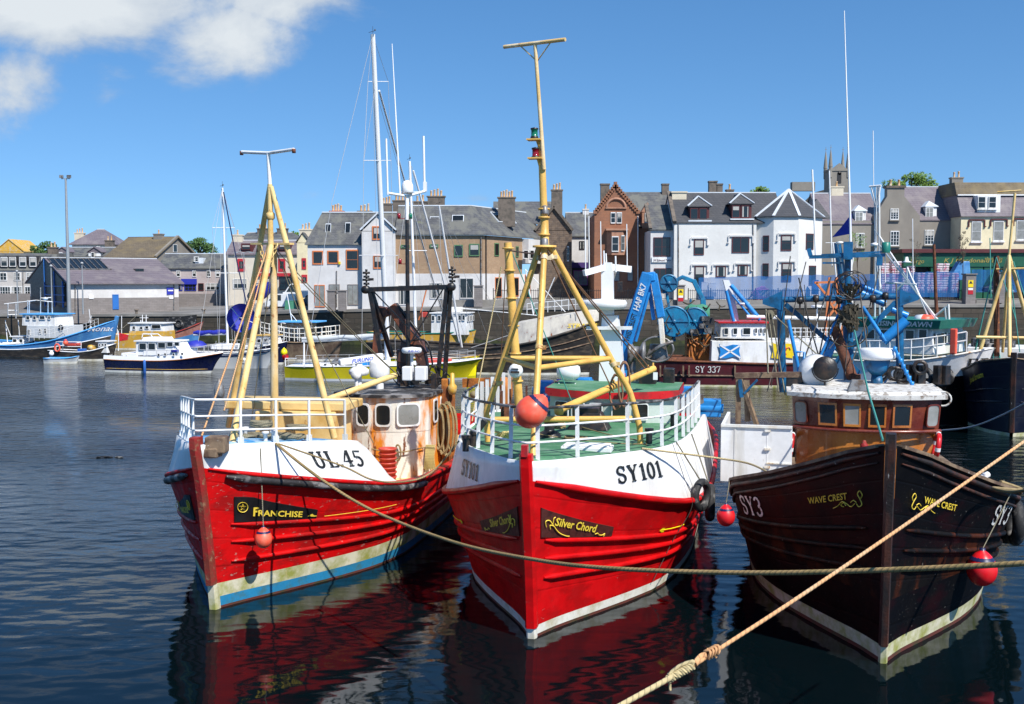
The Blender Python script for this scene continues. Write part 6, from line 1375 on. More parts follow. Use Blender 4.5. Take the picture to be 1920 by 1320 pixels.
# 11 red sandstone
b=Bd('sandstone_building','red sandstone building with crow-stepped gable and arched recess',1114,1222,546,125); ze=b.z(402); zp=b.z(350,1153); xa,xb=0,X(b.f,1197); xm=X(b.f,1153)
b.wall(xa,xb,-1,ze,m['sandstone'],0,10); b.wall(xb,b.w+1.6,-1,b.z(428),m['sandstone'],.5,10,name='wing_wall')
g=MB(); g.prism([V(xa,0,ze),V(xb,0,ze),V(xm,0,zp)],(0,.4,0)); g.build('gable',m['sandstone'],b.t)
g=MB()
for k in range(12):
    for (x0,x1) in ((xa,xm),(xb,xm)): t=(k+.5)/12; x=lerp(x0,x1,t); z=lerp(ze,zp,t); g.box((x,.15,z+.15),(.42,.62,.42))
g.box((xm,.15,zp+.3),(.35,.6,.5)); g.build('crow_steps',m['sandstone'],b.t)
b.gabler(xa+.3,xb-.3,ze-.05,zp-.15,m['slate'],m['sandstone'],.35,9.6,wall_=False)
g=MB(); a=b.f.y(1175,362,5);c=b.f.y(1265,357,5); g.prism([V(xm+1,.6,b.z(425)),V(c.x,.6,b.z(425)),V(c.x,5,a.z),V(xm+1,5,a.z)],(0,0,.12)); g.prism([V(xm+1,5,a.z),V(c.x,5,a.z),V(c.x,9,b.z(425)),V(xm+1,9,b.z(425))],(0,0,.12)); g.build('wing_roof',m['slate'],b.t)
for r in ((1145,398,1154,419),(1156,398,1166,419)): b.win(r,m['white'],y=-.02,bars=1)
g=MB(); q=b.f.y(1155,390,-.04); g.tube([V(q.x+1.05*math.cos(a),-.06,q.z+.1+.95*math.sin(a)) for a in [k*math.pi/12 for k in range(13)]],.14,6); g.bar((q.x-1.2,-.06,q.z+.0),(q.x+1.2,-.06,q.z),.2,.14); g.build('arched_recess',m['sandtrim'],b.t)
xa2,xb2=X(b.f,1138,-.8),X(b.f,1176,-.8); g=MB(); z0=b.z(478,y=-.8);z1=b.z(432,y=-.8); g.hexa([V(xa2,0,z0),V(xa2+.5,-.9,z0),V(xb2-.5,-.9,z0),V(xb2,0,z0),V(xa2,0,z1),V(xa2+.5,-.9,z1),V(xb2-.5,-.9,z1),V(xb2,0,z1)]); g.box(((xa2+xb2)/2,-.45,z1+.1),(xb2-xa2+.3,1.2,.2)); g.build('bay_window_wall',m['sandtrim'],b.t)
for r in ((1147,443,1160,472),(1165,441,1171,471)): b.win(r,m['white'],y=-.92,bars=1)
b.win((1208,442,1216,468),m['white'],y=.48); b.win((1176,500,1187,528),m['maroonframe'],m['glasshazy']); b.win((1150,500,1162,528),m['maroonframe'],m['glasshazy'])
g=MB(); x0,x1=X(b.f,1204),X(b.f,1223); g.bx(x0,.35,b.z(428),x1,2,b.z(396)); g.prism([V(x0-.1,.3,b.z(397)),V(x1+.1,.3,b.z(397)),V((x0+x1)/2,.3,b.z(379))],(0,2,0)); g.build('sandstone_dormer',m['sandtrim'],b.t); b.win((1209,399,1218,418),m['white'],y=.32)
g=MB(); x0,x1=X(b.f,1250),X(b.f,1262); g.prism([V(x0,1.2,b.z(386,y=1)),V(x1,1.2,b.z(386,y=1)),V((x0+x1)/2,1.2,b.z(374,y=1))],(0,1.5,0)); g.build('small_sandstone_dormer',m['sandtrim'],b.t)
b.chimney(1134,347,372,1.0,1.2,m['stack'],0); b.chimney(1247,347,365,.8,5,m['stack'],0); b.pipe(1196,405,540,mat=m['white'])
# 12 narrow white
b=Bd('narrow_white_building','narrow white shop building between red sandstone and white harled buildings',1219,1262,552,120); ze=b.z(432); b.wall(0,b.w,-1,ze,m['whitewall']); g=MB(); g.prism([V(-.1,-.2,ze),V(b.w,-.2,ze),V(b.w,4,b.z(386,y=4)),V(-.1,4,b.z(386,y=4))],(0,0,.14)); g.build('roof',m['slate'],b.t)
g=MB(); g.bar((-.05,-.2,ze+.1),(-.05,4,b.z(384,y=4)),.35,.4); g.build('skew_coping',m['stack'],b.t)
b.win((1225,445,1257,481),m['maroonframe'],mull=1); b.win((1226,503,1259,548),m['maroonframe'],mull=2); a=b.f.y(1222,490,-.05);c=b.f.y(1259,484,-.05); g=MB(); g.bx(a.x,-.15,a.z-.1,c.x,0,c.z+.1); s=g.build('shop_sign',m['white'],b.t); g=MB(); flat_text(g,ttext('JW Edmund Tailor',.2,.01),V(a.x+.15,-.16,a.z),(1,0,0),(0,0,1),.24,.75); g.build('sign_lettering',m['maroonframe'],s)
# 13 harled
b=Bd('harled_building','long white harled building with two wide dormers and dark slate roof',1263,1417,552,119,depth=10); ze=b.z(419); zr=b.z(363,y=4.5); b.wall(0,b.w,-1,ze,m['harl']); b.roof(0,b.w+3,ze,zr,m['slatedark'],yr=4.5,ov=.1,wmat=m['harl'])
g=MB(); g.bar((0,-.2,ze+.1),(0,4.5,zr+.15),.4,.35); g.build('skew_coping',m['stack'],b.t)
sl=(zr-ze)/4.5
for (pa,pb,pt,py0,py1) in ((1290,1330,370,390,412),(1368,1409,365,385,409)):
    yy=.5; x0,x1=X(b.f,pa,yy),X(b.f,pb,yy); z0,z1=b.z(py1+2,y=yy),b.z(py0-2,y=yy); zt_=b.z(pt,y=yy+1.2); g=MB(); g.bx(x0+.1,yy,z0,x1-.1,yy+3,z1); d=g.build('dormer',m['maroonframe'],b.t)
    g=MB(); xm=(x0+x1)/2; A0=V(x0-.15,yy-.2,z1);A1=V(x1+.15,yy-.2,z1);T0=V(xm,yy+.9,zt_);T1=V(xm,yy+3.6,zt_);B0=V(x0-.15,yy+3,z1);B1=V(x1+.15,yy+3,z1); g.prism([A0,A1,T0],(0,0,.08)); g.prism([A0,T0,T1,B0],(0,0,.08)); g.prism([A1,B1,T1,T0],(0,0,.08)); g.build('dormer_roof',m['slatedark'],d)
    g=MB(); 
    for a,c in ((A0,T0),(A1,T0),(T0,T1)): g.bar(a+V(0,-.02,.12),c+V(0,-.02,.12),.2,.08)
    g.build('dormer_flashing',m['leadwhite'],d); g=MB(); g.bx(x0-.1,yy-.5,z0-.1,x1+.1,yy+.02,z0+.05); g.build('dormer_apron',m['leadwhite'],d)
    w=(pb-pa)/2; b.win((pa+4,py0,pa+w-1,py1),m['maroonframe'],y=yy-.02,bars=0); b.win((pa+w+1,py0,pb-4,py1),m['maroonframe'],y=yy-.02,bars=0)
for r,hd in (((1301,449,1320,478),1),((1372,445,1405,474),1),((1302,499,1320,536),1),((1342,499,1361,520),1),((1383,497,1402,517),1)):
    b.win(r,m['maroonframe'],bars=0,mull=1 if r[0]==1372 else 0); b.hood(r,m['sandtrim'] if False else m['whitewall'])
b.pipe(1272,420,545); b.pipe(1412,420,545); b.chimney(1272,362,385,1.6,4,m['stackcream'],0,1.2); b.chimney(1336,342,365,.9,6,m['stack'],0); b.chimney(1348,347,365,.7,6,m['stack'],0); b.chimney(1368,358,365,.8,6,m['stack'],1)
# 14 corner tower
b=Bd('corner_tower_building','white harled corner building with faceted tower and pointed slate roof',1417,1545,552,119.5); ze=b.z(408,1450); pr=[]
pts=[(X(b.f,1417),0.),(X(b.f,1448),-.5),(X(b.f,1496,-1.4),-1.6),(X(b.f,1540,1.0),1.0),(X(b.f,1540,1.0)+1.5,6.),(0,8)]
pts=[(X(b.f,1417),-.02),(X(b.f,1449,-1.2),-1.2),(X(b.f,1496,-1.2),-1.2),(X(b.f,1540,1.2),1.2),(X(b.f,1540,1.2)+.6,7),(0,8)]
n=len(pts); g=MB(); g.add([V(x,y,-1) for x,y in pts]+[V(x,y,ze) for x,y in pts],[(i,(i+1)%n,n+(i+1)%n,n+i) for i in range(n)]); g.build('wall',m['harl'],b.t)
ap=b.f.y(1479,357,3.2); cx_=sum(p[0] for p in pts)/n; E=[V(x+(x-cx_)*.05,y-.22,ze) for x,y in pts]; g=MB()
for i in range(n): g.prism([E[i],E[(i+1)%n],ap],(0,0,.1))
g.build('pointed_roof',m['slatedark'],b.t); g=MB()
for i in range(4): g.bar(E[i]+V(0,0,.12),ap+V(0,0,.14),.28,.10)
g.build('hip_flashings',m['leadwhite'],b.t)
b.win((1464,441,1484,470),m['maroonframe'],y=-1.2); b.hood((1464,441,1484,470),m['whitewall'],-1.2); b.win((1465,493,1484,528),m['maroonframe'],y=-1.2); b.hood((1465,493,1484,528),m['whitewall'],-1.2)
def facew(i,t0,t1,z0,z1):
    a=V(*pts[i],0);c=V(*pts[i+1],0); p=a.lerp(c,t0);q=a.lerp(c,t1); n_=V(c.y-a.y,-(c.x-a.x),0); P4=[V(p.x,p.y,z0),V(q.x,q.y,z0),V(q.x,q.y,z1),V(p.x,p.y,z1)]; window(b.t,P4,n_,m['maroonframe'],m['glass'],fw=.09,proud=.06,bars=1)
facew(0,.40,.75,b.z(472),b.z(442)); facew(0,.40,.75,b.z(520),b.z(494)); facew(2,.30,.62,b.z(468),b.z(438)); facew(2,.45,.75,b.z(535),b.z(498))
g=MB(); q=b.f.y(1505,350,6); g.box((q.x,6,q.z),(2.6,.9,1.0)); g.build('chimney',m['greywall'],b.t)
g=MB(); q=b.f.y(1520,372,5); g.prism([V(q.x-1,4,q.z-2),V(q.x+2.2,4,q.z-2.4),V(q.x+1.,6,q.z)],(0,2,.1)); g.build('rear_roof',m['slatedark'],b.t)
# 15 grey-brown houses
b=Bd('grey_house_row','grey-brown rendered houses with plum slate roofs and a broad front gable',1536,1797,560,131,depth=9); ze=b.z(414); zr=b.z(352,y=4.5); b.wall(0,b.w,-1,ze,m['greywall']); b.roof(X(b.f,1690),b.w,ze,zr,m['slatepurple'],ov=.1,wmat=m['greywall']); b.roof(0,X(b.f,1650),b.z(421),b.z(364,y=4.5),m['slatepurple'],ov=.1,wmat=m['greywall'],name='left_roof')
xa,xb=X(b.f,1638,-.4),X(b.f,1722,-.4); g=MB(); za=b.z(405,y=-.4); zt_=b.z(350,y=-.4); xc=X(b.f,1660,-.4);xd=X(b.f,1692,-.4); g.prism([V(xa,-.4,-1),V(xb,-.4,-1),V(xb,-.4,za),V(xd,-.4,b.z(368,y=-.4)),V(xd,-.4,zt_),V(xc,-.4,zt_),V(xc,-.4,b.z(368,y=-.4)),V(xa,-.4,za)],(0,1.0,0)); g.build('front_gable',m['greywall'],b.t)
g=MB(); g.box(((xc+xd)/2,.1,zt_),(xd-xc+.3,1.3,.25)); cp=g.build('chimney_cap',m['stack'],b.t)
for k in (-.5,.5): g=MB(); g.lathe([(.2,0),(.15,.15),(.15,.7),(.2,.75),(.12,.75)],((xc+xd)/2+k,.1,zt_+.12),10); g.build('chimney_pot',m['pot'],cp)
for r in ((1669,391,1685,412),(1669,433,1686,461)): b.win(r,m['white'],y=-.42,bars=3,mull=2,sill=m['greywall'])
for r in ((1733,431,1751,459),(1604,437,1621,464)): b.win(r,m['white'],bars=3,mull=2,sill=m['greywall'])
for px in (1733,1601):
    x0,x1=X(b.f,px,.4),X(b.f,px+20,.4); y0_=388 if px>1700 else 396; g=MB(); g.bx(x0,.4,b.z(y0_+22),x1,3,b.z(y0_)); d=g.build('dormer',m['white'],b.t); b.win((px+2,y0_+1,px+17,y0_+20),m['white'],m['glasshazy'],y=.38,bars=1,mull=1); g=MB(); z1=b.z(y0_,y=.4); xm=(x0+x1)/2; A0=V(x0-.15,.25,z1);A1=V(x1+.15,.25,z1);T0=V(xm,1.2,z1+.7); g.prism([A0,A1,T0],(0,0,.08)); g.prism([A0,T0,V(xm,3,z1+.7),V(x0-.15,3,z1)],(0,0,.08)); g.prism([T0,A1,V(x1+.15,3,z1),V(xm,3,z1+.7)],(0,0,.08)); g.build('dormer_roof',m['leadwhite'],d)
b.chimney(1792,335,375,1.35,1.5,m['greywall'],2); b.chimney(1568,352,375,1.5,4.5,m['creamwall'] if False else m['stackcream'],1)
# 16 cream building right
b=Bd('cream_building','cream painted building with dark mansard roof and twin sash dormer',1798,2010,560,128); ze=b.z(406); b.wall(0,b.w,-1,ze,m['creamwall']); zr=b.z(366,y=1.5)
g=MB(); g.hexa([V(-.1,-.25,ze),V(b.w,-.25,ze),V(b.w,8,ze),V(-.1,8,ze),V(0,1.4,zr),V(b.w,1.4,zr),V(b.w,7,zr),V(0,7,zr)]); g.build('mansard_roof',m['slatepurple'],b.t); g=MB(); g.hexa([V(-.1,1.2,zr),V(b.w,1.2,zr),V(b.w,8,zr),V(-.1,8,zr),V(0,2.2,b.z(342,y=2.2)),V(b.w,2.2,b.z(342,y=2.2)),V(b.w,7,b.z(342,y=2.2)),V(0,7,b.z(342,y=2.2))]); g.build('upper_roof',m['slatebrown'],b.t)
g=MB(); g.bar((0,1.15,zr),(b.w,1.15,zr),.14,.14); x0,x1=X(b.f,1829),X(b.f,1872); g.bx(x0,.05,b.z(398),x1,2,b.z(366)); g.build('dormer',m['white'],b.t)
for r in ((1833,368,1848,391),(1853,368,1868,391),(1821,415,1840,453),(1862,414,1882,452),(1905,413,1925,450)): b.win(r,m['white'],m['glasshazy'] if r[1]>400 else None,bars=1,y=.0 if r[1]<400 else 0.,sill=m['white'])
for r in ((1821,415,1840,453),(1862,414,1882,452),(1905,413,1925,450)): b.hood(r,m['maroonframe'])
# green shopfront
b=Bd('green_shopfront','dark green shopfront with gold lettering and maroon cornice at right',1692,2010,560,125,depth=4); zt_=b.z(474); b.wall(0,b.w,-1,b.z(500),m['shopdark'],.5); 
g=MB(); g.bx(0,-.1,b.z(500),b.w,3.5,zt_); g.build('fascia',m['shopgreen'],b.t); g=MB(); g.bx(-.3,-.4,zt_,b.w,3.6,b.z(467)); g.build('cornice',m['maroonframe'],b.t)
for px in (1692,1745,1800,1845,1868,1925): x=X(b.f,px); g=MB(); g.bx(x,.0,-1,x+(2.6 if px in(1800,1845) else .4),.5,b.z(500)); g.build('green_pilaster',m['shopgreen'],b.t)
g=MB(); a=b.f.y(1768,497,0); flat_text(g,ttext('K J Macdonald Ltd',.25,.01),V(a.x,-.12,a.z+.3),(1,0,0),(0,0,1),.48,1.3); a=b.f.y(1705,497,0); flat_text(g,ttext('Fargo',.2),V(a.x,-.12,a.z+.2),(1,0,0),(0,0,1),.5,1.); a=b.f.y(1845,494,0); flat_text(g,ttext('pharmacy',0),V(a.x,-.12,a.z+.4),(1,0,0),(0,0,1),.34,1.1); g.build('gold_lettering',pm('faded_gold_lettering',(.32,.26,.06),.6),b.t)
# 17 church
f_=bfr(1552,520,170); t=thing('church_tower','slim stone church tower with two pinnacles and belfry opening','tower',f_,'buildings along the harbour front')
w=X(f_,1588); zt_=Zf(f_,318,0,1570); g=MB(); g.bx(0,0,-4,w,w,zt_); g.prism([V(.2,-.05,zt_),V(w-.2,-.05,zt_),V(w/2,-.05,zt_+1.0)],(0,.4,0)); g.bx(-.1,-.12,zt_-.2,w+.1,w+.1,zt_+.1); g.build('tower_shaft',m['greywall'],t)
for x in (.15,w-.15):
    for y in (.15,w-.15):
        g=MB(); g.lathe([(.30,-1.2),(.30,.4),(.34,.45),(.16,2.3),(.03,3.2),(.03,3.8),(0,3.8)],(x,y,zt_),8,smooth=False); g.box((x,y,zt_+3.4),(.3,.06,.06)); g.build('pinnacle',m['greywall'],t)
g=MB(); zc=Zf(f_,345,0,1570); g.box((w/2,-.03,zc+.9),(.6,.1,1.5)); g.lathe([(0,-.05),(.3,-.05),(.3,.05),(0,.05)],(w/2,-.03,zc+1.65),12,axis='y'); g.build('belfry_opening',m['shopdark'],t)
b=Bd('church_hall','brown stone church gable beside the slim tower',1518,1602,520,172,group='houses rising behind the quay'); ze=b.z(398); b.wall(0,b.w,-4,ze,m['greywall']); b.gabler(0,b.w,ze,b.z(352),m['slatebrown'],m['greywall'],y1=12)
# ---------------- trees ----------------
def tree(px,py0,py1,pw,D,label,leafm,seed,n=2200,sparse=False,trunk=True,zb=4.9):
    rn=random.Random(seed); ctr=atD(px,(py0+py1)/2,D); hh=(py1-py0)/2*D/FP; ww=pw/2*D/FP; f=Fr((ctr.x,D,zb),0); t=thing('broadleaf_tree' if not sparse else 'sapling',label,'tree',f,'trees above the roofs' if not sparse else 'saplings on the street'); cz=ctr.z-zb
    g=MB(); g.tube(spl([(0,0,-.3),(.05,0,cz*.4),(0,0,cz)],4),[.30 if not sparse else .05]*4+[.2 if not sparse else .035]*5,7)
    for k in range(8): a=rn.uniform(0,6.28); g.tube([(0,0,cz*rn.uniform(.6,.9)),(ww*.6*math.cos(a),ww*.5*math.sin(a),cz+hh*rn.uniform(-.2,.6))],.10 if not sparse else .018,5)
    g.build('trunk',m['bark'],t); g=MB(); cl=[]
    for k in range(26 if not sparse else 12):
        a=rn.uniform(0,6.28); r=rn.random()**.5; z=rn.uniform(-.8,.85); s_=math.sqrt(max(0,1-z*z))*r; cl.append((ww*s_*math.cos(a)*.9,ww*s_*math.sin(a)*.8,cz+hh*z,rn.uniform(.22,.4)*min(ww,hh*1.3)))
    for k in range(n):
        c=cl[rn.randrange(len(cl))]; d=V(rn.gauss(0,1),rn.gauss(0,1),rn.gauss(0,1)).normalized()*c[3]*rn.uniform(.6,1.1); p=V(c[0],c[1],c[2])+d; s_=rn.uniform(.10,.22) if not sparse else rn.uniform(.05,.10)
        u=V(rn.gauss(0,1),rn.gauss(0,1),rn.gauss(0,1)).normalized(); w=u.orthogonal().normalized(); g.add([p-u*s_,p+w*s_*.6,p+u*s_,p-w*s_*.6],[(0,1,2,3)])
    g.build('crown',leafm,t)
tree(1706,328,372,105,150,'bushy green tree rising behind the grey-brown house roofs',m['leaf'],1,3600)
tree(85,455,485,55,195,'green tree behind the grey terrace at far left',m['leafdark'],2)
tree(372,448,485,70,190,'green tree right of the brown-roofed hall',m['leafdark'],3,2600)
tree(1425,352,372,34,150,'small treetop behind the white harled building',m['leaf'],4,900)
tree(548,436,455,34,175,'small treetop behind the cream house chimneys',m['leaf'],5,900)
tree(1608,430,500,44,122,'thin sapling with fresh leaves left of the grey house gable',m['leaf'],6,520,True)
tree(1806,430,500,24,121,'thin budding sapling at the green shopfront',m['nylon'],7,420,True)
tree(1716,440,500,26,121,'bare brownish sapling before the grey house',m['nylon'],8,160,True)
# ---------------- vehicles and street things ----------------
def car(px,py,D,th,mat,label,L_=4.2,hgt=1.45,van=False,W_=1.7):
    f=Fr(atD(px,py,D),th); t=thing('parked_van' if van else 'parked_car',label,'van' if van else 'car',f,'vehicles parked on the quay street'); g=MB()
    pr=[(0,.3),(0,.95),(.25,1.0),(.9,hgt-.05),(1.2,hgt),(L_-.15,hgt),(L_,hgt-.1),(L_,.3)] if van else [(0,.3),(0,.78),(.9,.92),(1.5,hgt-.04),(1.8,hgt),(L_-1.3,hgt),(L_-.5,.98),(L_,.9),(L_,.3)]
    g.prism([V(x,0,z) for x,z in pr],(0,W_,0)); g.build('body',mat,t,bevel=.05)
    g=MB(); pw_=[(.45,1.02),(.98,hgt-.12),(1.9,hgt-.12),(1.9,1.0)] if van else [(1.0,.94),(1.55,hgt-.1),(L_-1.35,hgt-.1),(L_-.7,.96)]; g.prism([V(x,-.02,z) for x,z in pw_],(0,.015,0)); g.build('side_window',m['glass'],t)
    for x in (.85,L_-.85):
        w=MB(); w.lathe([(0,-.02),(.32,-.02),(.32,.2),(0,.2)],(x,.0,.32),14,axis='y'); ww=w.build('wheel',m['rubber'],t); w=MB(); w.lathe([(0,-.035),(.17,-.035),(.17,-.02)],(x,0,.32),10,axis='y'); w.build('rim',m['galv'],ww)
    g=MB(); g.bx(-.02,.2,.55,.03,.5,.72); g.build('headlight',m['glasshazy'],t); g=MB(); g.bx(-.02,W_-.5,.55,.03,W_-.2,.72); g.build('headlight',m['glasshazy'],t)
car(497,580,124,8,m['carwhite'],'white van parked on the slipway behind the cream mast',3.6,1.75,True); car(530,563,132,0,m['carwhite'],'white high-roofed van parked farther back behind the other white van',3.9,2.0,True); car(555,576,124,5,m['carblue'],'dark blue car at the corner of the white building',3.)
car(1230,566,122,0,m['carwhite'],'white car behind the railing left of the warning pillar',4.); car(1305,563,124,0,m['cargrey'],'silver car behind the blue crane on the street',3.8); car(1530,556,123.5,0,m['cardark'],'dark green car behind the netting at the tower building',4.2); car(1845,552,120,0,m['carblue'],'dark blue car at right under the green shopfront',4.)
def post(px,py0,py1,D,label,kind='lamp',r=.07):
    f=Fr(atD(px,py1,D),0); h=f.y(px,py0,0).z; t=thing('lamp_post' if kind!='flood' else 'floodlight_mast',label,'lamp post',f,'lamp posts on the quay'); g=MB(); g.tube([(0,0,0),(0,0,h)],[r*1.5,r*.7],10); 
    if kind=='flood': g.bar((-.5,0,h),(.5,0,h),.08,.08)
    if kind=='double': g.tube(spl([(0,0,h-.1),(.4,0,h+.05),(.9,0,h)],3),.04,6); g.tube(spl([(0,0,h-.1),(-.4,0,h+.05),(-.9,0,h)],3),.04,6)
    g.build('pole',m['galv'],t)
    if kind=='flood':
        for x in (-.42,.42): g=MB(); g.box((x,-.15,h+.22),(.42,.25,.32),rz=15 if x<0 else -15); g.build('floodlight',m['greygun'],t)
    elif kind=='lamp': g=MB(); g.lathe([(.05,-.1),(.16,0),(.2,.12),(.02,.25),(0,.25)],(0,0,h),10); g.build('lamp_head',m['galv'],t)
    elif kind=='double':
        for x in (-.9,.9): g=MB(); g.box((x,0,h-.02),(.5,.2,.1)); g.build('lamp_head',m['galv'],t)
post(130,335,589,122.5,'tall floodlight mast with two lamps at the harbour office','flood',.16); post(156,495,589,123,'slim lamp post with white lantern in front of the harbour office','lamp')
post(459,473,590,126,'twin-armed street lamp on the slipway by the cream house','double',.06); post(34,510,590,124,'slim lamp post before the grey terrace'); post(98,500,590,126,'thin blue-grey pole by the glazed gable')
# sacks on pallets
k=0
for (pa,pb,y0,y1,D,txt) in ((1652,1668,492,548,121,'leftmost'),(1672,1690,488,548,121.5,'second from left'),(1692,1704,500,548,121,'third from left'),(1706,1716,498,548,121.4,'fourth from left'),(1720,1734,512,548,120.6,'fifth from left'),(1738,1752,512,548,120.8,'sixth from left'),(1756,1780,493,548,121,'second from right'),(1784,1798,512,548,120.6,'rightmost')):
    f=Fr(atD(pa,y1,D),0); t=thing('pallet_of_sacks','%s of the stacks of pink and white sacks behind the blue netting'%txt,'sack stack',f,'stacks of sacks behind the blue netting'); w=X(f,pb); h=f.y(pa,y0,0).z; g=MB(); n=int(h/.26)
    for i in range(n):
        for j in range(2): rn=random.Random(i*9+j+k); g.box((w*(.25+.5*j)+rn.uniform(-.05,.05),.6,.2+i*.26),(w*.48,1.2,.22),rz=rn.uniform(-3,3))
    g.build('sacks',m['bags'],t,bevel=.06); g=MB(); g.bx(0,0,-.05,w,1.2,.09); g.build('pallet',m['oldwood'],t); k+=1
f=Fr(atD(1800,548,121),0); g=MB(); q=f.y(1788,490,0); q2=f.y(1818,512,0); g.prism([V(q.x,0,q2.z-.8),V(q.x,0,q2.z),V(q.x+.7,0,q.z),V(q2.x,0,q.z),V(q2.x+.2,0,q2.z-.8)],(0,1.2,0)); g.build('plastic_covered_stack',m['hullblue'],None,frame=f,label='stack wrapped in blue and white plastic right of the pink sacks',cat='stack',bevel=.08)
g=MB(); 
for k in range(9): rn=random.Random(k); c=atD(1440+rn.uniform(-6,6),552+rn.uniform(-2,2),118.3+.06*k); g.tube([c+V((1.7-.08*k)*math.cos(a),.3*math.sin(a),.62*math.sin(a)+.03*k) for a in [j*math.pi/12 for j in range(24)]],.045,5,closed=True)
g.build('purple_hose_coil',m['purple'],None,label='coil of purple pipe behind the netting by the white harled building',cat='hose')
for (px,py,w,h,mt,lab) in ((1335,556,.9,1.4,'carwhite','white board leaning behind the netting, right one of two'),(1320,556,.7,1.5,'carwhite','white board leaning behind the netting, left one of two'),(1162,548,.6,1.1,'black','black litter bin on the pavement before the sandstone building'),(1528,552,.7,1.5,'bluebin','blue door panel behind the netting at the tower building'),(546,583,1.4,1.1,'netgreen','green wheeled skip beside the white vans')):
    c=atD(px,py,118.6 if px>600 else 122); g=MB(); g.box(c+V(0,0,h/2),(w,.5,h),top=.9); g.box(c+V(0,0,h+.03),(w*.96,.5,.06)); g.build('litter_bin' if 'bin' in lab else ('skip' if 'skip' in lab else 'site_board'),m[mt],None,label=lab,cat='bin' if 'bin' in lab else ('skip' if 'skip' in lab else 'board'),bevel=.03)
# quay bollards with mooring rope tails and netting on the wall
for px,py in ((256,588),(382,586),(171,589),(500,586)):
    D,z=wz(px); c=V((px-960)/FP*(D+.4),D+.4,z); g=MB(); g.lathe([(.22,0),(.15,.08),(.14,.35),(.26,.42),(.24,.52),(0,.56)],c,12); g.build('bollard',m['stack'],None,label='squat bollard on the quay edge %s'%{256:'above the yellow-sided boat',382:'above the hanging black net',171:'right of the floodlight mast',500:'near the white van'}[px],cat='bollard',group='bollards on the quay edge')
g=MB(); vs=[];fs=[]
for i in range(13):
    for j in range(6):
        px=lerp(307,368,i/12); y0=lerp(597,590,i/12)+4*math.sin(i/12*math.pi); D,z=wz(px); q=atD(px,lerp(y0,636,j/5),D-.45-.12*math.sin(i*1.3+j)); vs.append(q)
for i in range(12):
    for j in range(5): fs.append((i*6+j,(i+1)*6+j,(i+1)*6+j+1,i*6+j+1))
g.add(vs,fs,0,None,True); g.prism([q+V(0,.0,0) for q in (V(vs[0]),V(vs[72]),V(vs[77]),V(vs[5]))],(0,.2,0)); nt=g.build('hanging_net',m['rubber'],None,label='black net hung down the quay wall with two tyres on it',cat='net')
for k,(px,py) in enumerate(((335,607),(336,627))): tyre(atD(px,py,122.6),(0,1,0),.38,.13,('upper' if k==0 else 'lower')+' tyre on the black net hung on the quay wall','tyres on the quay wall')
# low wall on the left quay
g=MB(); a=atD(333,580,146);c=atD(470,576,146); g.bx(a.x,146,2.8,c.x,146.4,a.z+1.9 if False else 5.1); g.build('yard_wall',m['greyblock'],None,label='long grey block wall below the shop row',cat='wall')
g=MB(); a=atD(-120,590,140);c=atD(132,590,140); g.bx(a.x,140,2.8,c.x,140.5,5.2); g.build('yard_wall',m['greyblock'],None,label='dark grey block wall in front of the grey terrace',cat='wall')
g=MB(); a=atD(655,572,117.4); c=atD(742,572,117.4)
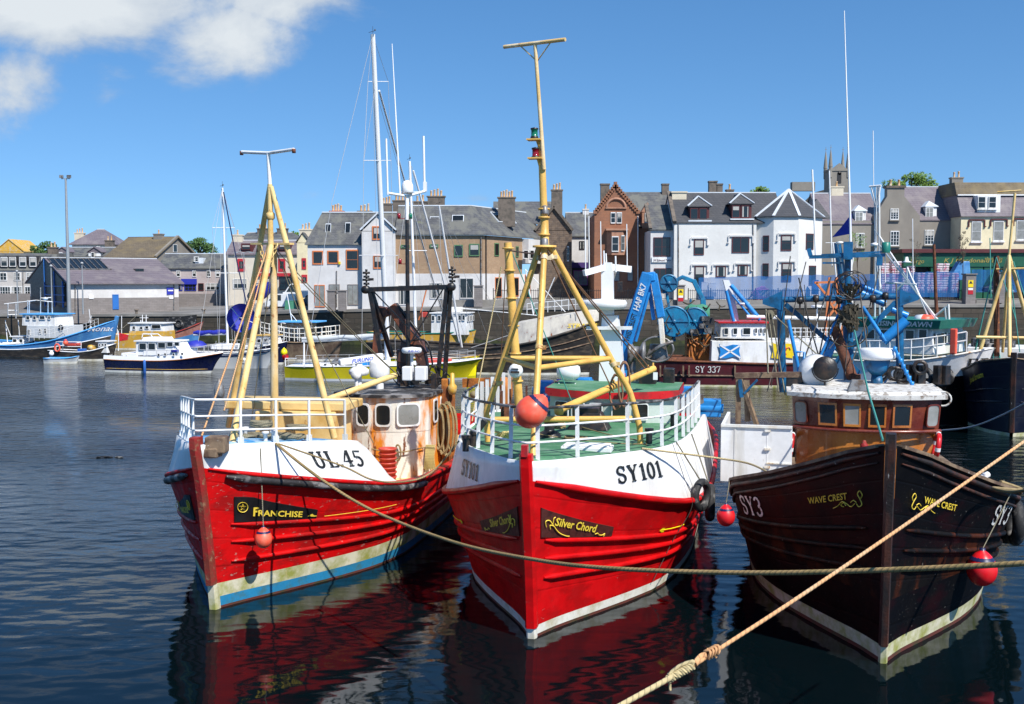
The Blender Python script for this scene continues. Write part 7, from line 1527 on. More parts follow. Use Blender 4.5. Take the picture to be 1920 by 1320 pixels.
# ================= BACKGROUND BOATS =================
m.update({'greyhull':pm('grey_white_gelcoat',(.52,.54,.55),.35,var=.06),'gull':pm('brown_worn_hull',(.10,.065,.045),.7,c2=(.2,.15,.1),sc=1,amt=.45,bump=.3,planks=2.2),
 'pink':pm('faded_pink_hull',(.42,.20,.16),.7,c2=(.3,.12,.09),amt=.4),'gabble':pm('worn_white_whaleback',(.62,.58,.50),.7,c2=(.45,.42,.38),sc=1.5,amt=.4,c3=RUST,sc3=3,amt3=.22,streak=2,bump=.2),
 'blackgrim':pm('grimy_black_hull',(.025,.022,.02),.6,c2=(.09,.07,.05),sc=1,amt=.35,c3=(.25,.24,.22),sc3=3,amt3=.03,planks=2.2,streak=.3)})
GB='boats moored in the harbour behind'
class Boat:
    def __init__(s,label,px,py,th,L,b,zb,zm,hullm,upper=None,boot=None,cat='boat',rake=.5,zst=None,stern=.75,full=1.,band=None,name='moored_boat',deckm=None,deckdrop=.35):
        s.f=Fr(atz(px,py),th); s.t=thing(name,label,cat,s.f,GB); s.b=b; s.L=L
        s.h=Hull(L,[(0,0),(zb*.5,-rake*.35),(zb*1.1,-rake)],[(0,.04),(.08*L,.26*b*full),(.22*L,.66*b),(.42*L,.93*b),(.7*L,.93*b),(L,stern*.85*b)],[(0,.06),(.05*L,.36*b*full),(.13*L,.68*b),(.28*L,.94*b),(.55*L,b),(.8*L,.97*b),(L,stern*b)],
          [(0,zb),(.12*L,lerp(zb,zm,.45)),(.3*L,lerp(zb,zm,.85)),(.5*L,zm),(.8*L,zm*1.0 if zst is None else lerp(zm,zst,.6)),(L,zst or zm*1.05)],fl=1.15,keel=-.6)
        mats=[hullm,boot or m['bootclean'],band or hullm]; s.h.mesh(mats,[(.04,1),(.16,1)] if band is None else [(.14,1),(band_z,2)],s.t,top=0)
        s.h.deck(deckm or m['white'],s.t,lambda q:tb(s.h.zS,q)-deckdrop,.1,L*.995,'deck',.05,.03)
    def cap(s,mat,r=.06,dz=0.,name='gunwale'):
        g=MB(); s.h.strake(g,lambda q:tb(s.h.zS,q)+dz,.03,s.L*.995,r); g.build(name,mat,s.t)
    def P(s,px,py,x=0.): return s.f.x(px,py,x)
    def house(s,pa,pb,y0,y1,w,mat,name='cabin',x=0.,top=None,rake=.0,topm=None,ov=.12):
        a=s.P(pa,y0,-w+x);b_=s.P(pb,y1,-w+x); ya,yb=a.y,b_.y; z0,z1=s.P((pa+pb)/2,y0,-w+x).z,s.P((pa+pb)/2,y1,-w+x).z; g=MB(); ylo,yhi=min(ya,yb),max(ya,yb)
        g.hexa([V(x-w,ylo,z0),V(x+w,ylo,z0),V(x+w,yhi,z0),V(x-w,yhi,z0),V(x-w*.96,ylo+rake*(z1-z0),z1),V(x+w*.96,ylo+rake*(z1-z0),z1),V(x+w*.96,yhi-.05,z1),V(x-w*.96,yhi-.05,z1)]); o=g.build(name,mat,s.t,bevel=.03)
        if topm is not None: g=MB(); g.bx(x-w-ov,ylo+rake*(z1-z0)-ov*1.5,z1,x+w+ov,yhi+ov,z1+.09); g.build('cabin_roof',topm,o)
        s.last=(ylo,yhi,z0,z1,x,w); return o
    def wins(s,rects,x,fm=None,gm=None,fw=.05,par=None):
        for (p0,y0,p1,y1) in rects:
            a=s.P(p0,y1,x);c=s.P(p1,y0,x); window(par or s.t,[V(x,a.y,a.z),V(x,c.y,a.z),V(x,c.y,c.z),V(x,a.y,c.z)],(-1,0,0),fm or m['white'],gm or m['glass'],fw=fw,proud=.05,arch=.04)
    def fwins(s,n,z0,z1,mat=None):
        ylo,yhi,_,_,x,w=s.last
        for k in range(n): a=x-w+2*w*(k+.12)/n;c=x-w+2*w*(k+.88)/n; window(s.t,[V(a,ylo,z0),V(c,ylo,z0),V(c,ylo,z1),V(a,ylo,z1)],(0,-1,.0),m['white'],m['glass'],fw=.05,proud=.05)
    def rails(s,q0,q1,h,mat,n=8,dz=0.,bars=(.5,1.),r=.022,sides=(-1,1),name='rails'):
        g=MB(); 
        for sd in sides:
            for k in bars: g.tube([s.h.pt(lerp(q0,q1,i/12),tb(s.h.zS,lerp(q0,q1,i/12)),sd)+V(-sd*.08,0,h*k+dz) for i in range(13)],r,5)
            for i in range(n+1): p=s.h.pt(lerp(q0,q1,i/n),tb(s.h.zS,lerp(q0,q1,i/n)),sd)+V(-sd*.08,0,dz); g.tube([p,p+V(0,0,h)],r,5)
        g.build(name,mat,s.t)
    def line(s,g,a,b,r=.02,sg=0.): g.tube(sag(a,b,sg,6) if sg else [a,b],r,5)
    def txt(s,data,px,py,h,mat,x=None,sx=1.,name='name_lettering',q=None):
        # on the visible side, reading left to right
        vs,fs,w=data; p=s.P(px,py,-s.b*.9); zz=p.z; g=MB()
        g.add([s.h.pt(max(p.y-a*h*sx,.05),zz+b*h,-1,.03) for a,b in vs],fs); g.build(name,mat,s.t)
def yacht_rig(B_,mast,base_top,r,boom,spreads,stays,cover,label=None,x=0.):
    pb,pt=B_.P(*mast[0],x),None; y=pb.y; pt=B_.f.y(mast[1][0],mast[1][1],y); g=MB(); g.tube([pb,pt],[r,r*.75],10); mst=g.build('mast',m['whiteclean'] if r>.05 else m['greyhull'],B_.t)
    g=MB()
    for (py,px0,px1) in spreads:
        c=B_.f.y((px0+px1)/2,py,y); a=B_.f.y(px0,py,y+.3);b=B_.f.y(px1,py,y-.3); g.tube([a,c,b],.03,5)
    if spreads: g.build('spreaders',m['whiteclean'],mst)
    g=MB()
    for (a,b) in stays: g.tube([B_.f.y(a[0],a[1],y) if len(a)==2 else B_.f.y(a[0],a[1],a[2]),B_.f.y(b[0],b[1],y) if len(b)==2 else B_.f.y(b[0],b[1],b[2])],.014,4)
    g.build('rigging',m['wirepale'],mst)
    if boom:
        a=B_.f.x(boom[0],boom[1],x);b=B_.f.x(boom[2],boom[3],x); g=MB(); g.tube([a,b],.09,8); bm=g.build('boom',m['greyhull'],mst); g=MB(); n=8
        P_=[a.lerp(b,i/n)+V(0,0,.16+.05*math.sin(i*2.1)) for i in range(n+1)]; g.tube(P_,[.10]+[.17+.03*math.sin(i*1.7) for i in range(n-1)]+[.2],8); g.build('furled_sail',cover,bm)
    g=MB(); g.tube([pt,pt+V(0,0,.5)],.012,4); g.tube([pt+V(-.3,-.2,.15),pt+V(.2,.3,.15)],.015,4); g.lathe([(.05,0),(.05,.08),(0,.1)],pt+V(-.3,-.2,.15),6); g.build('wind_vane',m['wire'],mst); return mst,y
# blue trawler
b=Boat('faded blue trawler with white wheelhouse and the name Monaco, far left',204,669,-76,17,2.6,3.35,1.05,m['hullblue'],cat='fishing boat',rake=1.0,name='fishing_boat',zst=1.3,deckdrop=.4,deckm=m['greywall'])
g=MB(); b.h.strake(g,lambda q:tb(b.h.zS,q)*.55+.1,.05,16.5,.05); g.build('white_line',m['white'],b.t)
mb=MB(); Q=b.h.qs(); vs=[];fs=[]   # black lower hull sheathing
for q in Q:
    for z in [0.01+(tb(b.h.zS,q)*.55+.06)*k/4 for k in range(5)]: vs.append(b.h.pt(q,z,-1,.02))
for i in range(len(Q)-1):
    for k in range(4): fs.append((i*5+k,i*5+k+1,(i+1)*5+k+1,(i+1)*5+k))
mb.add(vs,fs,0,None,True); mb.build('black_lower_hull',m['blackgrim'],b.t)
b.cap(m['trimblue']); g=MB(); g.bar(b.h.pt(0,0,1)+V(-.05,-.05,0),b.h.pt(0,3.35,1)+V(-.05,-.05,.35),.25,.3); g.build('stem',m['hullblue'],b.t,bevel=.02)
b.txt(ttext('Monaco',.3,.01),143,622,.50,m['whiteclean'],sx=.85)
b.house(49,118,634,611,1.5,m['greyhull'],name='deckhouse'); b.wins([(52,617,57,629),(73,616,77,626),(83,615,87,626)],-1.52)
b.house(41,103,611,590,1.35,m['white'],name='wheelhouse',topm=m['trimblue'],rake=.1); b.wins([(49,592,56,600),(62,592,68,600),(74,592,85,599),(90,592,95,599)],-1.37); 
b.rails(2.6,6.5,1.0,m['white'],8,.3,(.35,.7,1.)); g=MB(); 
for (p0,y0,p1,y1) in ((8,570,68,563),(68,563,98,566),(15,570,15,596),(30,570,30,597),(15,582,32,582),(15,590,32,590),(52,563,52,590),(55,565,55,590),(76,560,76,588),(98,566,98,588),(76,559,96,558),(90,566,90,588),(76,540,76,560),(10,605,20,630),(34,600,38,640)): b.line(g,b.P(p0,y0,-1),b.P(p1,y1,-.6),.045)
g.build('white_gantry',m['white'],b.t); g=MB(); c=b.P(85,561,0); g.lathe([(0,-.1),(.25,0),(.25,.1),(0,.2)],c,10); g.build('radar',m['white'],b.t)
g=MB(); c=b.P(114,614,-1.55); g.lathe([(.15,-.03),(.26,-.03),(.26,.03),(.15,.03)],c,14,axis='x'); g.build('porthole',m['black'],b.t)
g=MB(); b.line(g,b.P(172,592,-.8),b.P(166,605,-1),.05); b.line(g,b.P(167,580,-.5),b.P(170,606,-.9),.05); g.build('bow_post',m['wirepale'],b.t)
rope('mooring_rope',[b.f.Wd(b.h.pt(.1,3.3,1)),atD(225,618,105),atD(258,590,125)],.03,m['ropegrey'],'thin rope from the blue trawler bow to the quay','ropes to the far quay')
# small white cabin boat far left
b=Boat('small white cabin boat with navy hull in front of the blue trawler, leftmost',58,666,-80,6.5,1.2,1.35,1.0,m['navy'],cat='motor boat',name='motor_boat',deckm=m['white'],deckdrop=.02,rake=.4); b.cap(m['white'],.11)
b.house(22,48,647,632,.8,m['white'],rake=.5,topm=m['white']); b.wins([(24,635,32,643),(36,635,43,643)],-.82); b.house(5,56,652,646,1.0,m['white'],name='coachroof',rake=1.5)
g=MB(); b.line(g,b.P(15,650,0),b.P(10,600,0),.04); b.line(g,b.P(36,632,0),b.P(35,605,0),.03); g.build('mast_poles',m['whiteclean'],b.t)
for px,py in ((57,655),(2,658),(60,650)): buoy(atz(px,665)+V(0,-.4,7-(py-524)*100/FP-.0),.25,None,{(57):'red fender at the bow of the small white cabin boat',2:'red fender at the left picture edge',60:'red buoy between the small cabin boat and blue trawler'}[px],'fenders on the far boats',mat=m['buoyred'])
# creel boat
b=Boat('small black creel boat with white wheelhouse forward and open white frame aft',211,676,-78,5.8,1.0,1.5,.75,m['blackgrim'],cat='creel boat',name='creel_boat',rake=.5,deckm=m['greywall'],deckdrop=.25,zst=.85); b.cap(m['white'],.05); 
b.house(183,201,662,641,.6,m['white'],name='wheelhouse',rake=.1,topm=m['white']); b.wins([(185,644,189,650),(191,643,195,650),(196,643,200,650)],-.62)
g=MB()
for p in (((105,641),(105,664)),((118,641),(118,664)),((152,641),(152,656)),((105,641),(152,641)),((118,650),(152,650))): b.line(g,b.P(*p[0],-.5),b.P(*p[1],-.5),.035)
g.build('white_frame',m['white'],b.t); g=MB(); g.lathe([(0,-.2),(.25,-.15),(.25,.15),(0,.2)],b.P(170,652,-.5),12,axis='x'); g.box(b.P(176,653,-.3),(.4,.5,.5)); g.build('yellow_hauler',m['ochre'],b.t)
g=MB(); g.box(b.P(154,657,-.4),(.4,.7,.3)); g.build('blue_barrels',m['bluebin'],b.t,bevel=.05); g=MB(); g.box(b.P(138,646,0),(.9,1.1,.25)); g.build('red_cover',m['plastic'],b.t,bevel=.08)
b.txt(slab('SY 50'),188,669,.2,m['inkwhite'])
g=MB(); P_=[b.P(108,652,-1.05)+V(-.05,.24*math.cos(a),.32*math.sin(a)) for a in [k*math.pi/8 for k in range(16)]]; g.tube(P_,.07,6,closed=True); g.build('lifebuoy',m['buoy'],b.t)
c=atz(124,676)+V(.0,0,1.55); buoy(c,.22,None,'orange buoy on top of the creel boat frame','fenders on the far boats')
b=Boat('small grey dinghy with blue gunwale floating beside the creel boat',144,681,-84,2.7,.62,.62,.42,m['greyhull'],cat='dinghy',name='dinghy',rake=.25,deckm=m['white'],deckdrop=.22); b.cap(m['trimblue'],.035); c=atz(96,679)+V(0,.1,.72); buoy(c,.2,None,'white round fender on the stern of the small dinghy','fenders on the far boats',mat=m['whiteclean'],cap=m['greyhull'])
# motor cruiser
b=Boat('navy and white motor cruiser with flybridge, anchored on the left',396,699,-77,8.2,1.45,1.55,.95,m['navy'],boot=m['bootclean'],cat='motor cruiser',name='motor_cruiser',rake=1.2,deckm=m['white'],deckdrop=-.02,stern=.92); b.cap(m['varnish'],.035,-.02); 
mb=MB(); b.h.strake(mb,lambda q:.30,.3,8.1,.02); mb.build('waterline_trim',m['ochre'],b.t)
g=MB(); vs=[];fs=[]; Q=b.h.qs()
for q in Q:
    for dz,o in ((0.,.0),(.30 if q>4 else .30*q/4+.08,-.06)): p=b.h.pt(q,tb(b.h.zS,q),-1,o); vs.append(p+V(0,0,dz)); 
for i in range(len(Q)-1): fs.append((2*i,2*i+1,2*i+3,2*i+2))
n=len(vs); vs+=[V(-p.x,p.y,p.z) for p in vs]; fs+=[tuple(n+k for k in f[::-1]) for f in fs]; g.add(vs,fs,0,None,True); g.build('white_toe_rail',m['whiteclean'],b.t)
b.house(268,345,668,654,1.15,m['whiteclean'],name='coachroof',rake=1.6); b.wins([(296,663,300,668),(308,662,312,667),(324,662,328,667),(340,661,344,666)],-1.42,fw=.02)
b.house(254,336,667,641,1.08,m['whiteclean'],name='cabin',rake=.55,topm=m['whiteclean'],ov=.08); b.wins([(261,643,275,656),(278,643,292,656)],-1.10,m['greyhull']); b.wins([(296,642,311,653),(313,641,325,650),(327,641,337,649)],-1.10,m['greyhull'])
b.house(226,256,680,662,1.2,m['whiteclean'],name='cockpit_coaming'); b.wins([(228,666,231,670),(236,666,239,670)],-1.22,fw=.02); b.house(266,307,641,633,.8,m['whiteclean'],name='flybridge',rake=.6); b.last
g=MB()
for p in (((266,633),(268,626)),((268,626),(283,627)),((283,627),(286,633)),((286,627),(296,626)),((296,626),(305,633)),((268,626),(296,626))): b.line(g,b.P(*p[0],-.7),b.P(*p[1],-.7),.035); b.line(g,b.P(*p[0],.5),b.P(*p[1],.5),.035)
b.line(g,b.P(322,640,0),b.P(321,631,0),.06); g.build('flybridge_frame',m['whiteclean'],b.t); b.rails(.1,4.6,.45,m['wirepale'],6,.30,(1.,),r=.018,name='pulpit')
g=MB(); p=b.P(271,686,-1.55); g.lathe([(.04,-.62),(.10,-.55),(.11,0),(.10,.35),(.04,.45),(0,.45)],p,12); g.build('blue_fender',m['trimblue'] if False else m['bluebin'],b.t); g=MB(); p=b.P(328,658,-1.2); g.cyl(p-V(0,.28,0),p+V(0,.28,0),.10,n=10); g.build('rolled_cover',m['royal'],b.t,bevel=.02)
g=MB(); a=b.P(222,658,0); g.line if False else b.line(g,a,b.P(222,620,0),.03); g.build('flagstaff',m['whiteclean'],b.t); g=MB(); P4=[b.P(223,624,0),b.P(241,628,.2),b.P(239,638,.3),b.P(224,640,0)]; g.prism(P4,(.02,0,0)); g.build('red_ensign',m['redtrim'],b.t)
# yellow sided boat behind
b=Boat('boat with white wheelhouse over ochre sides behind the motor cruiser',310,655,-80,6.8,1.5,1.7,1.5,m['ochre'],cat='fishing boat',name='fishing_boat',deckm=m['white'],deckdrop=.1); b.house(241,307,637,621,1.2,m['ochre'],name='lower_cabin'); b.house(243,306,621,607,1.15,m['white'],name='wheelhouse',topm=m['white'],rake=.1); b.wins([(249,611,254,618),(262,612,268,618),(272,611,279,617),(284,609,302,616)],-1.17)
g=MB()
for px,y0,y1 in ((220,592,620),(228,592,620),(267,590,607),(274,590,606),(264,600,600)): b.line(g,b.P(px,y0,0),b.P(px,y1+6,0),.035)
b.line(g,b.P(262,596,0),b.P(278,596,0),.03); g.build('mast_poles',m['whiteclean'],b.t)
# red and blue bow
b=Boat('wooden boat bow painted faded pink over blue below the hanging net',370,650,-82,7,1.5,2.6,1.3,m['pink'],cat='boat',rake=.8,deckm=m['oldwood']); b.cap(m['stemrust'],.07); mb=MB(); Q=b.h.qs(); vs=[];fs=[]
for q in Q:
    for z in [0.01+(tb(b.h.zS,q)*.6)*k/4 for k in range(5)]: vs.append(b.h.pt(q,z,-1,.02))
for i in range(len(Q)-1):
    for k in range(4): fs.append((i*5+k,i*5+k+1,(i+1)*5+k+1,(i+1)*5+k))
mb.add(vs,fs,0,None,True); mb.build('blue_lower_hull',m['hullblue'],b.t)
# left sailing yacht
b=Boat('sailing yacht with pale grey hull, navy stripe and blue sail cover',502,690,-80,9.5,1.45,1.65,1.15,m['greyhull'],cat='sailing yacht',name='sailing_yacht',rake=1.1,deckm=m['white'],deckdrop=.02,boot=m['greyhull']); mb=MB(); b.h.strake(mb,lambda q:tb(b.h.zS,q)-.20,.3,7.5,.07,off=-.02); mb.build('navy_stripe',m['navy'],b.t); b.cap(m['white'],.04)
b.house(395,455,655,646,.85,m['whiteclean'],name='coachroof',rake=2.); mst,y=yacht_rig(b,((427,648),(417,352)),0,.10,(363,628,424,626),((427,398,440),(512,403,447)),(((417,352),(500,642,.5)),((417,352),(372,640)),((417,355),(398,427)),((398,427),(404,512)),((404,512),(410,645)),((417,355),(440,427)),((440,427),(440,645)),((416,355),(411,645)),((420,360),(436,640))),m['royal'])
g=MB(); g.tube([b.f.y(419,360,y-.2),b.f.y(446,500,y-1.2),b.f.y(466,585,y-2.)],.05,5); g.build('furled_headsail',m['navycap'],mst)
g=MB(); c=b.P(368,648,0); g.lathe([(0,.55),(.5,.45),(.8,.2),(.85,0)],c-V(0,0,.1),12); g.build('blue_sprayhood',m['royal'],b.t); b.rails(.2,8.5,.6,m['wirepale'],9,0,(.5,1.),r=.014)
g=MB(); c=b.P(457,677,-1.4); g.lathe([(.1,-.08),(.25,-.08),(.25,.08),(.1,.08)],c,12,axis='x'); g.build('white_fender_ring',m['whiteclean'],b.t)
for k in range(14): rn=random.Random(k)
g=MB()
for k in range(26): rn=random.Random(k+5); c=b.P(rn.uniform(385,495),650+rn.uniform(-3,3),rn.uniform(-.9,.9)); (g.box(c,(.12,.2,.2)) if k%2 else g.tube([c,c+V(rn.uniform(-.1,.1),rn.uniform(-.2,.2),rn.uniform(.2,.6))],.02,4))
g.build('deck_fittings',m['wirepale'],b.t)
# navy boat with orange trim
b=Boat('navy blue boat with white cabin and orange stripe behind the cream tripod',531,683,-72,6.5,1.3,1.9,1.4,m['navy'],cat='boat',deckm=m['white'],deckdrop=.05); b.cap(m['white'],.05); b.house(478,512,648,630,.8,m['white'],topm=m['ochre'],rake=.3); b.wins([(482,634,490,643),(495,633,502,642)],-.82); b.rails(.2,4.5,.6,m['wirepale'],5)
for px,py,mt,lab in ((535,668,'buoyred','pink-red fender between the navy boat and the yellow yacht'),(533,660,'brightyellow','yellow fender above the pink-red one by the navy boat')):
    buoy(atz(px,688)+V(0,0,7-(py-524)*88/FP),.27,None,lab,'fenders on the far boats',mat=m[mt],cap=m[mt])
# brown boat with canopy
b=Boat('weathered brown boat with blue canopy and white rails behind the yellow yacht',634,676,-80,7,1.5,1.9,1.6,m['gull'],cat='fishing boat',name='fishing_boat',deckm=m['oldwood'],zst=2.2); b.cap(m['oldwood'],.07)
g=MB(); a=b.P(520,612,-1);c=b.P(596,606,-1); g.box(((0),(a.y+c.y)/2,c.z+.1),(2.6,abs(a.y-c.y),.14)); g.build('blue_canopy',m['trimblue'],b.t,bevel=.04); b.rails(.4,6.6,1.1,m['whiterust'],14,.1,(.3,.6,1.),r=.04)
g=MB(); 
for px in (532,558,592): b.line(g,b.P(px,612,-1),b.P(px,645,-1),.05)
g.build('canopy_posts',m['white'],b.t); g=MB(); b.line(g,b.P(549,612,0),b.P(538,550,0),.04); b.line(g,b.P(543,585,0),b.P(575,625,0),.03); g.build('white_mast',m['whiteclean'],b.t)
# yellow yacht
b=Boat('long yellow sailing yacht with white deck and very tall white mast',874,712,-87,12.6,1.7,1.5,1.05,m['yellowhull'],boot=m['greyhull'],cat='sailing yacht',name='sailing_yacht',rake=1.3,deckm=m['whiteclean'],deckdrop=0.,stern=.6,zst=.95); b.cap(m['whiteclean'],.045,.02)
b.house(590,790,694,684,1.0,m['whiteclean'],name='coachroof',rake=3.); b.wins([(607,682,613,686),(627,682,633,686),(647,683,662,686),(700,682,716,686)],-1.0,fw=.02)
mst,y=yacht_rig(b,((728,694),(699,64)),0,.20,(566,640,722,634),((153,690,728),(301,682,733),(479,674,746)),(((699,64),(622,380)),((622,380),(570,690)),((699,64),(690,153)),((690,153),(682,301)),((682,301),(678,690)),((699,66),(728,153)),((728,153),(733,301)),((733,301),(742,690)),((706,175),(858,690)),((704,160),(682,301)),((697,66),(712,690))),m['greyhull'])
g=MB(); g.tube([b.f.y(711,170,y),b.f.y(770,380,y),b.f.y(822,560,y),b.f.y(862,688,y)],.07,6); g.build('furled_headsail',m['whiteclean'],mst)
b.rails(.4,12.3,.6,m['wirepale'],13,0,(.5,1.),r=.014); g=MB(); a=b.P(598,708,-1.8); g.lathe([(.05,-.35),(.13,-.3),(.14,.2),(.05,.3)],a,10); g.build('blue_fender',m['trimblue'],b.t); g=MB(); c=b.P(640,684,0); g.lathe([(0,.5),(.5,.4),(.8,.1),(.8,0)],c,10); g.build('grey_sprayhood',m['greygun'],b.t)
g=MB(); b.line(g,b.P(570,640,0),b.P(570,690,0),.06); b.line(g,b.P(535,690,-.8),b.P(535,672,-.8),.03); b.line(g,b.P(535,672,-.8),b.P(556,672,-.8),.03); g.build('boom_crutch',m['whiteclean'],b.t)
g=MB(); c=b.P(600,678,.4)
for k in range(22): rn=random.Random(k+60); c=b.P(rn.uniform(545,850),688+rn.uniform(-2,2),rn.uniform(-1,1)); (g.box(c,(.15,.25,.2)) if k%2 else g.tube([c,c+V(0,rn.uniform(-.3,.3),rn.uniform(.2,.5))],.025,4))
g.build('deck_fittings',m['greyhull'],b.t); g=MB(); g.box(b.P(823,676,0),(.5,1.8,.35)); g.build('red_white_deck_roll',m['plastic'],b.t,bevel=.1); g=MB(); c=b.P(728,688,-.9); g.box(c+V(0,1.4,0),(.7,1.5,1.4)); g.build('blue_deck_cover',m['craneblue'],b.t,bevel=.15)
# second yellow hull
b=Boat('bright yellow yacht showing its blunt end right of the tall mast',893,704,-68,8,1.4,1.45,1.2,m['brightyellow'],boot=m['brightyellow'],cat='sailing yacht',name='sailing_yacht',rake=.15,full=2.6,deckm=m['white'],deckdrop=.02); b.cap(m['ochre'],.05)
mst,y=yacht_rig(b,((782,690),(768,302)),0,.12,None,((360,750,792),(470,760,800)),(((768,302),(890,690)),((770,310),(720,690)),((770,310),(752,690)),((770,310),(800,690)),((772,312),(838,690))),m['greyhull']); g=MB(); g.tube([b.f.y(775,320,y),b.f.y(830,520,y),b.f.y(868,670,y)],.07,6); g.build('furled_headsail',m['whiteclean'],mst); b.rails(.3,7.5,.55,m['wirepale'],8,0,(.5,1.),r=.014)
# grey green yacht at right
b=Boat('grey sailing boat with green stripe between the bright yellow yacht and black boat',934,697,-74,7.5,1.3,1.5,1.1,m['greyhull'],cat='sailing yacht',name='sailing_yacht',rake=1.0,deckm=m['white'],deckdrop=.02); b.cap(m['bgreen'],.05); mst,y=yacht_rig(b,((872,690),(823,385)),0,.09,None,(),(((823,385),(930,675)),((823,385),(960,640)),((823,385),(835,690)),((823,385),(905,700))),m['greyhull']); b.rails(.3,7.,.5,m['wirepale'],8,0,(.5,1.),r=.014)
# white round wheelhouse boat
b=Boat('boat with white rounded wheelhouse on yellow and green hull by the quay wall',884,662,-80,10,1.9,2.2,1.9,m['ochre'],cat='fishing boat',name='fishing_boat',deckm=m['greywall'],boot=m['bgreen']); b.cap(m['bgreen'],.06); b.house(808,876,628,588,1.5,m['white'],name='wheelhouse',rake=.05,topm=m['white']); b.wins([(809,591,815,602),(820,591,827,602),(845,590,852,601),(859,590,865,601),(867,590,872,601)],-1.52); b.fwins(4,b.last[3]-.75,b.last[3]-.2)
b.house(828,862,585,576,.7,m['white'],name='monkey_island'); g=MB(); b.line(g,b.P(865,578,0),b.P(1010,592,0),.05); g.build('white_spar',m['white'],b.t); g=MB(); g.box(b.P(796,590,-.8),(.5,.5,.5)); g.build('red_box',m['plastic'],b.t,bevel=.05); b.house(706,805,640,628,1.4,m['ochre'],name='ochre_casing')
g=MB(); b.line(g,b.P(785,600,0),b.P(800,540,0),.07); g.build('orange_davit',m['orangeframe'],b.t)
# black hull with white whaleback
b=Boat('old black wooden boat with rusty white whaleback and gold name, nose to the right',1104,702,-74,17,2.5,4.0,1.9,m['blackgrim'],cat='fishing boat',name='fishing_boat',rake=.9,deckm=m['oldwood'],deckdrop=.5,zst=2.2)
mb=MB(); vs=[];fs=[]
for i in range(13):
    q=.05+5.3*(i/12)
    zt_=lerp(4.75,3.75,i/12)
    for sd in (-1,):
        a=b.h.pt(q,tb(b.h.zS,q)-.02,sd,.02); c=b.h.pt(q,tb(b.h.zS,q),sd,.0); vs+= [a,V(c.x+.12,c.y,zt_),V(0,c.y,zt_+.15),V(-c.x-.12,c.y,zt_),V(-a.x,a.y,a.z)]
for i in range(12):
    for k in range(4): fs.append((i*5+k,i*5+k+1,(i+1)*5+k+1,(i+1)*5+k))
fs.append((60,61,62,63,64)); mb.add(vs,fs); mb.build('whaleback',m['gabble'],b.t); b.cap(m['blackgrim'],.09); g=MB(); b.h.strake(g,lambda q:tb(b.h.zS,q)*.6,.1,16,.06); b.h.strake(g,lambda q:tb(b.h.zS,q)*.75,.1,16,.05); g.build('rubbing_strakes',m['oldwood'],b.t)
b.txt(ttext('STRATHEDEN K',0,.02),1046,615,.30,m['gold'],sx=1.1); g=MB()
for i in range(9): p=b.P(988+i*13,589-1.2*i,-1.6); b.line(g,p,p+V(0,0,.75),.03)
for dz in (.35,.75): b.line(g,b.P(988,589,-1.6)+V(0,0,dz),b.P(1092,579,-1.2)+V(0,0,dz),.03)
b.line(g,b.P(1000,590,0),b.P(985,505,0),.05); b.line(g,b.P(1010,590,0),b.P(1040,520,0),.04); b.line(g,b.P(985,505,0),b.P(1060,585,0),.03); g.build('whaleback_rails',m['white'],b.t)
g=MB(); b.line(g,b.P(860,660,-1.),b.P(1040,600,-1.),.03); b.line(g,b.P(880,690,-2.),b.P(960,640,-1.),.03); g.build('slack_lines',m['wirepale'],b.t)
# SY337 maroon trawler
b=Boat('maroon trawler with white shelter bearing a blue saltire flag and lion flag',1665,722,-86,15.5,2.6,2.9,1.55,m['maroon'],cat='fishing boat',name='fishing_boat',rake=1.0,deckm=m['oldwood'],deckdrop=.3,zst=1.75,stern=.9,boot=m['boot']); b.cap(m['rust'],.08); g=MB(); b.h.strake(g,lambda q:.75,.4,15.3,.07); g.build('rubbing_strake',m['oldwood'],b.t)
b.txt(slab('SY 337'),1303,698,.42,m['inkwhite'],sx=1.1)
sh=b.house(1333,1620,688,640,2.2,m['white'],name='shelter_deck'); zsd=b.last[3]
b.house(1350,1442,635,606,1.7,m['white'],name='wheelhouse',topm=m['redtrim'],rake=.15); b.wins([(1357,614,1366,628),(1374,614,1383,628),(1392,614,1408,628),(1415,614,1420,626),(1424,614,1429,626),(1432,614,1436,626)],-1.72)
x=-2.23; g=MB()
def fl(px,py,k=0): p=b.P(px,py,x-.03-k*.01); return V(x-.03-k*.01,p.y,p.z)
g.prism([fl(1348,645),fl(1359,650),fl(1374,646),fl(1388,647),fl(1386,658),fl(1389,673),fl(1376,668),fl(1362,672),fl(1348,672),fl(1351,660)],(.02,0,0)); o=g.build('saltire_flag',m['craneblue'],b.t); g=MB(); g.bar(fl(1350,647,1),fl(1388,671,1),.10,.02,up=(1,0,0)); g.bar(fl(1387,648,1),fl(1350,671,1),.10,.02,up=(1,0,0)); g.build('white_cross',m['whiteclean'],o)
g=MB(); g.prism([fl(1446,642),fl(1458,646),fl(1477,644),fl(1490,645),fl(1488,672),fl(1472,670),fl(1460,673),fl(1446,671),fl(1449,658)],(.02,0,0)); o=g.build('yellow_lion_flag',m['ochre'] if False else m['signyellow'],b.t)
g=MB(); g.tube([fl(p,q,2) for p,q in ((1468,668),(1464,660),(1466,652),(1472,650),(1474,656),(1469,660),(1474,664),(1471,668))],.045,4); g.tube([fl(p,q,2) for p,q in ((1466,656),(1460,652))],.03,4); g.tube([fl(p,q,2) for p,q in ((1474,654),(1480,651),(1482,656))],.03,4); g.build('red_lion',m['redtrim'],o)
g=MB(); a=b.P(1340,633,-2.1);c=b.P(1440,631,-2.1); b.line(g,a,c,.03)
for i in range(9): p=b.P(1480+i*10,640,-2.1); b.line(g,p,p+V(0,0,.85),.03)
